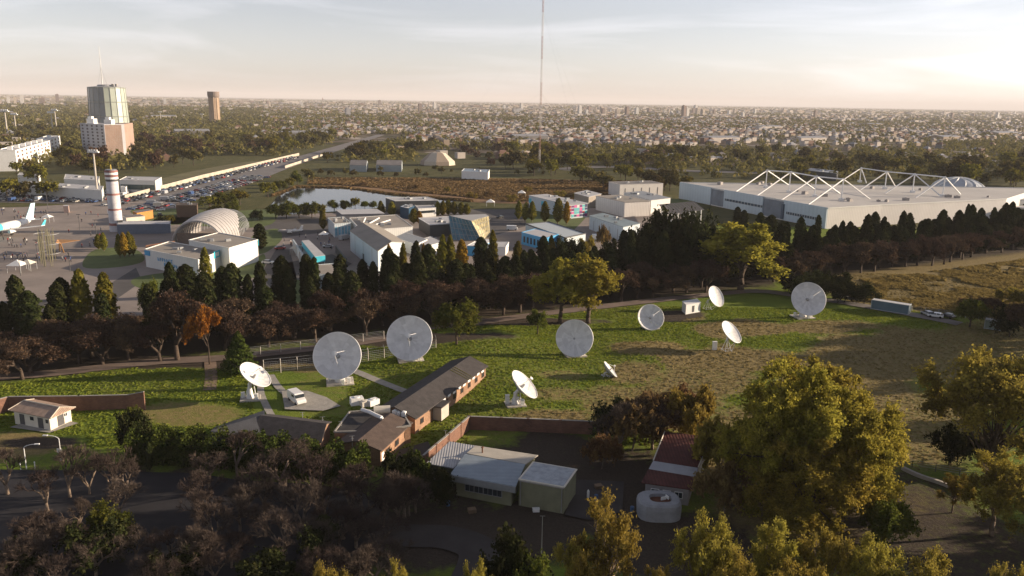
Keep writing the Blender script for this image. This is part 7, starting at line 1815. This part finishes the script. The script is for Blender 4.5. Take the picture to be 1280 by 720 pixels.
# ------------------------------------------------------------------ cars in the car parks and on the highway
def small_car(col, k):
    L, W = (4.3, 1.8) if k == 0 else (5.4, 2.0); mb = MB()
    if k == 0:
        mb.box((0, 0, .62), (L, W, .62), 0, 0); vs = []
        for x, z, w in ((-1.7, .93, .9), (-1.2, 1.45, .78), (.5, 1.45, .78), (1.2, .93, .9)):
            vs += [(x, -W/2*w, z), (x, W/2*w, z)]
        mb.add(vs, [(0, 2, 4, 6), (7, 5, 3, 1), (0, 1, 3, 2), (4, 5, 7, 6)], 1); mb.add([(-1.2, -W*.39, 1.46), (-1.2, W*.39, 1.46), (.5, W*.39, 1.46), (.5, -W*.39, 1.46)], [(3, 2, 1, 0)], 0)
    else:
        mb.box((-.3, 0, 1.3), (L*.85, W, 1.9), 0, 0); mb.box((L*.40, 0, .8), (L*.2, W*.95, .9), 0, 0); mb.box((L*.33, 0, 1.65), (.5, W*.85, .6), 0, 1)
    for x in (-L*.31, L*.31):
        for s_ in (-1, 1): mb.beam((x, s_*(W/2-.2), .33), (x, s_*(W/2+.02), .33), .33, 8, mi=2)
    me = bpy.data.meshes.new('parked_car'); me.from_pydata(mb.v, [], mb.f)
    for m_ in (col, GLASS, RUB): me.materials.append(m_)
    me.polygons.foreach_set('material_index', mb.mi); return me
CC = [('white', (.70, .70, .70)), ('silver', (.25, .255, .275)), ('black', (.025, .025, .03)), ('red', (.30, .03, .03)), ('blue', (.04, .08, .20)), ('grey', (.14, .14, .15)), ('beige', (.36, .32, .26))]
CM = {(c[0], k): small_car(carpaint(*c), k) for c in CC for k in (0, 1)}
spots = []
for col_x in (-226, -222, -218.5):
    y = 440
    while y < 830: spots.append((col_x+rnd.uniform(-.5, .5)-(y-440)*.004, y, PI/2, 'queuing on the highway')); y += rnd.uniform(7, 13)
for row in range(5):
    x = -205+row*4.2
    y = 425
    while y < 620: 
        if rnd.random() < .62: spots.append((x+rnd.uniform(-.4, .4), y, PI/2+rnd.uniform(-.08, .08) if row % 2 else .2, 'parked along the near side of the highway'))
        y += rnd.uniform(3.4, 6.5)
for row in range(9):
    y = 454+row*6.2; x = -345
    while x < -236:
        if rnd.random() < .80: spots.append((x, y+rnd.uniform(-.4, .4), PI/2, 'in the '+('front' if row < 3 else 'middle' if row < 6 else 'back')+' rows of the left car park'))
        x += rnd.uniform(2.9, 3.8)
rnd.shuffle(spots); spots.sort(key=lambda s: s[1]); 
for k, (x, y, rz, zn) in enumerate(sorted(spots[:296], key=lambda s: to_px(s[0], s[1])[0])):
    c = rnd.choice(['white', 'white', 'silver', 'black', 'grey', 'red', 'blue', 'beige', 'black']); kd = 1 if rnd.random() < .12 else 0
    o_ = link('parked_car' if kd == 0 else 'parked_van', CM[(c, kd)]); o_.location = (x, y, -.17); o_.rotation_euler = (0, 0, rz+(PI if rnd.random() < .4 else 0))
    lb_ = f"small {c} {'van' if kd else 'car'} {zn}"
    ordtag(o_, lb_); tag(o_, None, 'van' if kd else 'car', 'cars parked '+('on the highway' if 'highway' in zn else 'in the left car park'))
if len(spots) > 296:
    mb = MB(); ci = [c[0] for c in CC]
    for (x, y, rz, zn) in spots[296:]:
        me = CM[(rnd.choice(ci), 0)]; i = ci.index(me.materials[0].name.replace('car_paint_', '')); ca, sa = math.cos(rz), math.sin(rz)
        b0_ = len(mb.v); mb.v += [(x+v.co.x*ca-v.co.y*sa, y+v.co.x*sa+v.co.y*ca, v.co.z-.17) for v in me.vertices]
        for p in me.polygons: mb.f.append(tuple(b0_+q for q in p.vertices)); mb.mi.append(i if p.material_index == 0 else len(ci)+p.material_index-1)
    tag(mb.build('car_crowd', [carpaint(*c) for c in CC]+[GLASS, RUB]), 'farthest cars packed together where the highway narrows', 'cars', kind='stuff')
# visitors on the plaza, a few pixels tall
def person_mesh(m_top, m_leg, m_skin, stride):
    mb = MB()
    for s_ in (-1, 1):
        mb.beam((s_*stride, s_*.09, 0.04), (0, s_*.09, .86), .075, 6, .10, mi=1); mb.beam((0, s_*.24, 1.38), (s_*-stride*.6, s_*.28, .82), .055, 6, .045, mi=0)
        mb.box((s_*stride+.06, s_*.09, .05), (.26, .10, .09), mi=1)
    vs = []; n_ = 10; prof = [(.15, .11, .82), (.17, .12, 1.0), (.19, .12, 1.25), (.23, .12, 1.42), (.08, .07, 1.5), (.06, .06, 1.56)]
    for (a, b_, z) in prof:
        for i in range(n_): t = 2*PI*i/n_; vs.append((b_*math.cos(t), a*math.sin(t), z))
    mb.add(vs, [(j*n_+i, j*n_+(i+1) % n_, (j+1)*n_+(i+1) % n_, (j+1)*n_+i) for j in range(len(prof)-1) for i in range(n_)], 0)
    mb.lathe([(.01, 0), (.08, .03), (.10, .12), (.085, .21), (.01, .25)], (0.02, 0, 1.53), 10, mi=2)
    me = bpy.data.meshes.new('person'); me.from_pydata(mb.v, [], mb.f)
    for m_ in (m_top, m_leg, m_skin): me.materials.append(m_)
    me.polygons.foreach_set('material_index', mb.mi); return me
CL = [('black', (.02, .02, .02)), ('blue', (.04, .07, .18)), ('grey', (.12, .12, .12)), ('red', (.25, .04, .04)), ('white', (.55, .55, .53))]
SK = mat('skin', (.30, .18, .12), .6, .05); DN = mat('dark_trousers', (.03, .03, .045), .9, .1)
PM = [(c[0], person_mesh(mat('cloth_'+c[0], c[1], .9, .1), DN, SK, st)) for c in CL for st in (.05, .22)]
for k in range(110):
    zone, x, y = rnd.choice([('near the airliner', rnd.uniform(0, 60), rnd.uniform(263, 275)), ('near the airliner', rnd.uniform(0, 50), rnd.uniform(300, 312)), ('on the lower plaza edge', rnd.uniform(0, 100), rnd.uniform(320, 328)), ('by the striped tower', rnd.uniform(85, 130), rnd.uniform(265, 310)), ('near the display apron', rnd.uniform(345, 420), rnd.uniform(290, 312))])
    p = G(x, y); c, me = rnd.choice(PM); o_ = link('person', me); o_.location = (p.x, p.y, .13); o_.rotation_euler = (0, 0, rnd.uniform(0, 6.28)); ordtag(o_, f'standing person in a {c} top {zone}'); tag(o_, None, 'person', 'visitors on the plaza')
# vans, stalls and parked cars among the halls
for k, (x, y, kd, c) in enumerate([(600, 290, 0, 'white'), (640, 288, 1, 'white'), (540, 300, 0, 'silver'), (700, 300, 0, 'black'), (745, 300, 1, 'white'), (430, 300, 1, 'silver'), (350, 312, 0, 'red'), (335, 330, 0, 'white'), (650, 268, 0, 'silver'), (665, 268, 0, 'white'), (610, 276, 0, 'grey'), (625, 273, 0, 'black'), (820, 290, 1, 'white'), (700, 262, 0, 'blue'), (575, 262, 0, 'white'), (480, 262, 0, 'grey'), (410, 310, 0, 'silver'), (180, 272, 0, 'white'), (200, 270, 0, 'black'), (142, 268, 1, 'white')]):
    p = G(x, y); o_ = link('parked_car' if kd == 0 else 'parked_van', CM[(c, kd)]); o_.location = (p.x, p.y, .125); o_.rotation_euler = (0, 0, rnd.uniform(0, 6.28)); ordtag(o_, f"small {c} {'van' if kd else 'car'} between the exhibition halls"); tag(o_, None, 'van' if kd else 'car', 'vehicles between the halls')
def stall(lb_, x, y, w_, h_, m_):
    p = G(x, y); r_ = empty('market_tent', tuple(p), lb_, 'tent', 'small tents between the halls'); mb = MB()
    for a in (-1, 1):
        for b_ in (-1, 1): mb.beam((p.x+a*w_*.46, p.y+b_*w_*.46, 0), (p.x+a*w_*.46, p.y+b_*w_*.46, h_), .08, 5)
    mb.build('pole', GSTEEL, r_); q = [(p.x-w_/2, p.y-w_/2, h_), (p.x+w_/2, p.y-w_/2, h_), (p.x+w_/2, p.y+w_/2, h_), (p.x-w_/2, p.y+w_/2, h_), (p.x, p.y, h_+w_*.35)]
    MB().add(q, [(0, 1, 4), (1, 2, 4), (2, 3, 4), (3, 0, 4), (3, 2, 1, 0)]).build('canopy', m_, r_)
for k, (x, y, w_, m_, lb_) in enumerate([(652, 246, 5, W8, 'small white tent left of the mural hall'), (613, 258, 5, W8, 'small white tent beyond the glass pavilion'), (370, 318, 4, CREAM, 'cream tent beside the courtyard wall'), (405, 300, 4, W8, 'white tent at the end of the display apron'), (445, 302, 4, W8, 'white tent before the cube gallery'), (60, 278, 4, W8, 'white tent in the middle of the plaza'), (23, 340, 5, W8, 'white tent at the lower left of the plaza'), (36, 338, 4, CREAM, 'cream tent at the lower left of the plaza'), (545, 290, 4, W8, 'white tent left of the glass pavilion'), (690, 290, 4, BLUE, 'blue tent before the mural hall')]): stall(lb_, x, y, w_, 2.6, m_)

for k, (x, b_, t_) in enumerate([(26, 345, 318), (48, 330, 300), (121, 300, 275), (100, 288, 268), (60, 262, 240), (88, 340, 320)]):
    P = G(x, b_); h = HT(P, t_); root = empty('street_lamp', tuple(P), ['dark lamp post on the plaza near the left edge', 'dark lamp post left of the pole cluster', 'dark lamp post just left of the striped tower', 'dark lamp post in the middle of the plaza', 'dark lamp post by the tail of the airliner', 'dark lamp post right of the pole cluster'][k], 'street lamp', 'lamp posts on the plaza')
    MB().beam((P.x, P.y, 0), (P.x, P.y, h), .14, 6, .09).build('pole', DSTEEL, root); MB().box((P.x, P.y, h), (1.8, .4, .2)).build('lamp_head', DSTEEL, root)

# ------------------------------------------------------------------ tall grass over the field
def outside(X, Y):
    ok = np.ones(len(X), bool)
    for poly in FOOT:
        c = False; n_ = len(poly); c = np.zeros(len(X), bool)
        if max(p[1] for p in poly) > 330: continue
        for i in range(n_):
            (x0, y0), (x1, y1) = poly[i], poly[(i+1) % n_]
            c ^= ((y0 > Y) != (y1 > Y)) & (X < (x1-x0)*(Y-y0)/(y1-y0+1e-9)+x0)
        ok &= ~c
    return ok
def tufts():
    rs = np.random.RandomState(77); n = 105000
    a, b_ = G(640, 560).y, 300
    Y = 110+(290-110)*rs.rand(n)**1.0; X = -80+rs.rand(n)*290
    ix = np.clip(((X+190)/1.25).astype(int), 0, nx_-1); iy = np.clip(((Y-58)/1.25).astype(int), 0, ny_-1); k = iy*nx_+ix
    px, py = to_px(X, Y); line = Y < 222+.523*X
    ok = (LDRY[k] > .4*rs.rand(n)+.3) & (LBARE_SHADE[k] < .4) & line & (px > 420) & (px < 1330) & (py < 640)
    ok &= outside(X, Y) & ~((py > 536+.03*(px-586)) & (px < 740))
    X, Y = X[ok], Y[ok]; d = LDRY[k][ok]; m = len(X); h = (.08+.20*d*rs.rand(m)); Z = gz(X, Y)
    a = rs.rand(m)*PI; w = .16+.2*rs.rand(m); dx, dy = np.cos(a)*w, np.sin(a)*w; tx = rs.normal(0, .1, m); ty = rs.normal(0, .1, m)
    V = np.stack([np.stack([X-dx, Y-dy, Z-.05], 1), np.stack([X+dx, Y+dy, Z-.05], 1), np.stack([X+dx*.9+tx, Y+dy*.9+ty, Z+h], 1), np.stack([X-dx*.9+tx, Y-dy*.9+ty, Z+h*.85], 1)], 1).reshape(-1, 3)
    me = np_mesh('tall_grass', V, np.arange(len(V)).reshape(-1, 4), leafmat('dry_grass_blades', (.14, .108, .046), (.20, .155, .068), (.26, .205, .092), .3, .0), attr=[('v', rs.rand(m), 'FACE')])
    tag(link('tall_grass', me), 'tall dry brown grass tufts covering the field', 'grass', kind='stuff')
    n = 210000; Y = 118+118*rs.rand(n); X = -120+rs.rand(n)*250; ix = ((X+190)/1.25).astype(int); iy = ((Y-58)/1.25).astype(int); k = iy*nx_+ix; px, py = to_px(X, Y)
    ok = (LDRY[k] < .5) & (LBARE_SHADE[k] < .3) & (Y < 218+.523*X) & (py < 560-.0*px) & (LDRY[k] < .25+.35*rs.rand(n)) & ~((px > 318) & (px < 435) & (py > 462) & (py < 520)) & ~((py > 536) & (px > 586) & (px < 740))
    ok &= outside(X, Y) & ~((px < 540) & (np.abs(py-(461+.4*(px-440))) < 5))
    X, Y = X[ok], Y[ok]; m = len(X); h = .08+.14*rs.rand(m); Z = gz(X, Y); a = rs.rand(m)*PI; w = .12+.2*rs.rand(m); dx, dy = np.cos(a)*w, np.sin(a)*w
    V = np.stack([np.stack([X-dx, Y-dy, Z-.05], 1), np.stack([X+dx, Y+dy, Z-.05], 1), np.stack([X+dx*.9, Y+dy*.9, Z+h], 1), np.stack([X-dx*.9, Y-dy*.9, Z+h*.8], 1)], 1).reshape(-1, 3)
    me = np_mesh('lawn_grass', V, np.arange(len(V)).reshape(-1, 4), leafmat('green_grass_blades', (.085, .135, .018), (.145, .19, .026), (.21, .24, .04), .35, .0), attr=[('v', rs.rand(m), 'FACE')])
    tag(link('lawn_blades', me), 'short bright green grass of the dish lawn', 'grass', kind='stuff')
    # golden field behind the far road
    n = 60000; P0 = [G(1050, 345), G(1330, 340), G(1330, 415), G(1160, 390), G(1090, 378)]
    u = rs.rand(n)*(1330-1050)+1050; v = 322+rs.rand(n)*85+0; ok = (v > 353-.125*(u-1050)) & (v < 376+(u-1080)*.14)
    u, v = u[ok], v[ok]; d = -(UP.z*(v-360))
    vx = FWD.x*FPX+RIGHT.x*(u-640)-UP.x*(v-360); vy = FWD.y*FPX+RIGHT.y*(u-640)-UP.y*(v-360); vz = FWD.z*FPX+RIGHT.z*(u-640)-UP.z*(v-360); t = -CAMH/vz
    X, Y = vx*t, vy*t; g = fbm(X, Y, 10, 88, 3); ok = (g > .42) & (Y < 232+.523*X); X, Y = X[ok], Y[ok]; m = len(X); h = .3+1.2*rs.rand(m)*fbm(X, Y, 7, 89, 2)**1.5; Z = gz(X, Y)
    a = rs.rand(m)*PI; w = .3+.35*rs.rand(m); dx, dy = np.cos(a)*w, np.sin(a)*w
    V = np.stack([np.stack([X-dx, Y-dy, Z-.05], 1), np.stack([X+dx, Y+dy, Z-.05], 1), np.stack([X+dx*.9, Y+dy*.9, Z+h], 1), np.stack([X-dx*.9, Y-dy*.9, Z+h*.7], 1)], 1).reshape(-1, 3)
    me = np_mesh('field_grass', V, np.arange(len(V)).reshape(-1, 4), leafmat('golden_grass_blades', (.12, .08, .03), (.20, .14, .055), (.28, .20, .08), .3, .0), attr=[('v', rs.rand(m), 'FACE')])
    tag(link('field_grass', me), 'golden rough grass in the field beyond the far road', 'grass', kind='stuff')
tufts()
def reeds():
    rs = np.random.RandomState(5); n = 52000; u = 385+rs.rand(n)*440; v = 219+rs.rand(n)*34
    ok = (v > 221.5+.012*(u-400)) & (v < np.interp(u, [385, 430, 470, 500, 560, 640, 740, 830], [230, 231, 234.5, 238.5, 243.5, 252, 250, 246])); u, v = u[ok], v[ok]
    e = rs.rand(3000)*250+340; f = np.interp(e, [340, 370, 432, 484, 520, 562, 600], [245, 233.2, 234, 241.6, 245.2, 248.8, 252])+rs.normal(0, .35, 3000); u = np.concatenate([u, e]); v = np.concatenate([v, f])
    vx = FWD.x*FPX+RIGHT.x*(u-640)-UP.x*(v-360); vy = FWD.y*FPX+RIGHT.y*(u-640)-UP.y*(v-360); vz = FWD.z*FPX+RIGHT.z*(u-640)-UP.z*(v-360); t = -CAMH/vz
    X, Y = vx*t, vy*t; g = fbm(X, Y, 26, 61, 3); k = (g > .40) | (rs.rand(len(X)) < .3); X, Y, g = X[k], Y[k], g[k]; m = len(X); h = .4+1.1*rs.rand(m)*g; a = rs.rand(m)*PI; w = .6+.9*rs.rand(m); dx, dy = np.cos(a)*w, np.sin(a)*w; o_ = np.full(m, -.3)
    V = np.stack([np.stack([X-dx, Y-dy, o_], 1), np.stack([X+dx, Y+dy, o_], 1), np.stack([X+dx*.8, Y+dy*.8, h], 1), np.stack([X-dx*.8, Y-dy*.8, h*.7], 1)], 1).reshape(-1, 3)
    me = np_mesh('reeds', V, np.arange(len(V)).reshape(-1, 4), leafmat('reed_blades', (.07, .056, .026), (.14, .100, .045), (.22, .16, .07), .25, .0), attr=[('v', np.clip(g+rs.normal(0, .2, m), 0, 1), 'FACE')])
    tag(link('reeds', me), 'rust-brown reeds covering the marsh round the pond', 'reeds', kind='stuff')
reeds()

# ------------------------------------------------------------------ air
mb = MB().box((0, 21000, 149), (90000, 90000, 301)); hz = bpy.data.materials.new('haze'); hz.use_nodes = True
n, l = hz.node_tree.nodes, hz.node_tree.links; n.clear(); ou = n.new('ShaderNodeOutputMaterial'); pv = n.new('ShaderNodeVolumePrincipled')
pv.inputs['Color'].default_value = (.88, .86, .88, 1); pv.inputs['Density'].default_value = 5.2e-5; pv.inputs['Anisotropy'].default_value = .0
l.new(pv.outputs[0], ou.inputs['Volume']); o = mb.build('haze', hz); tag(o, 'pale haze over the whole plain', 'haze', kind='stuff')

finish_labels()
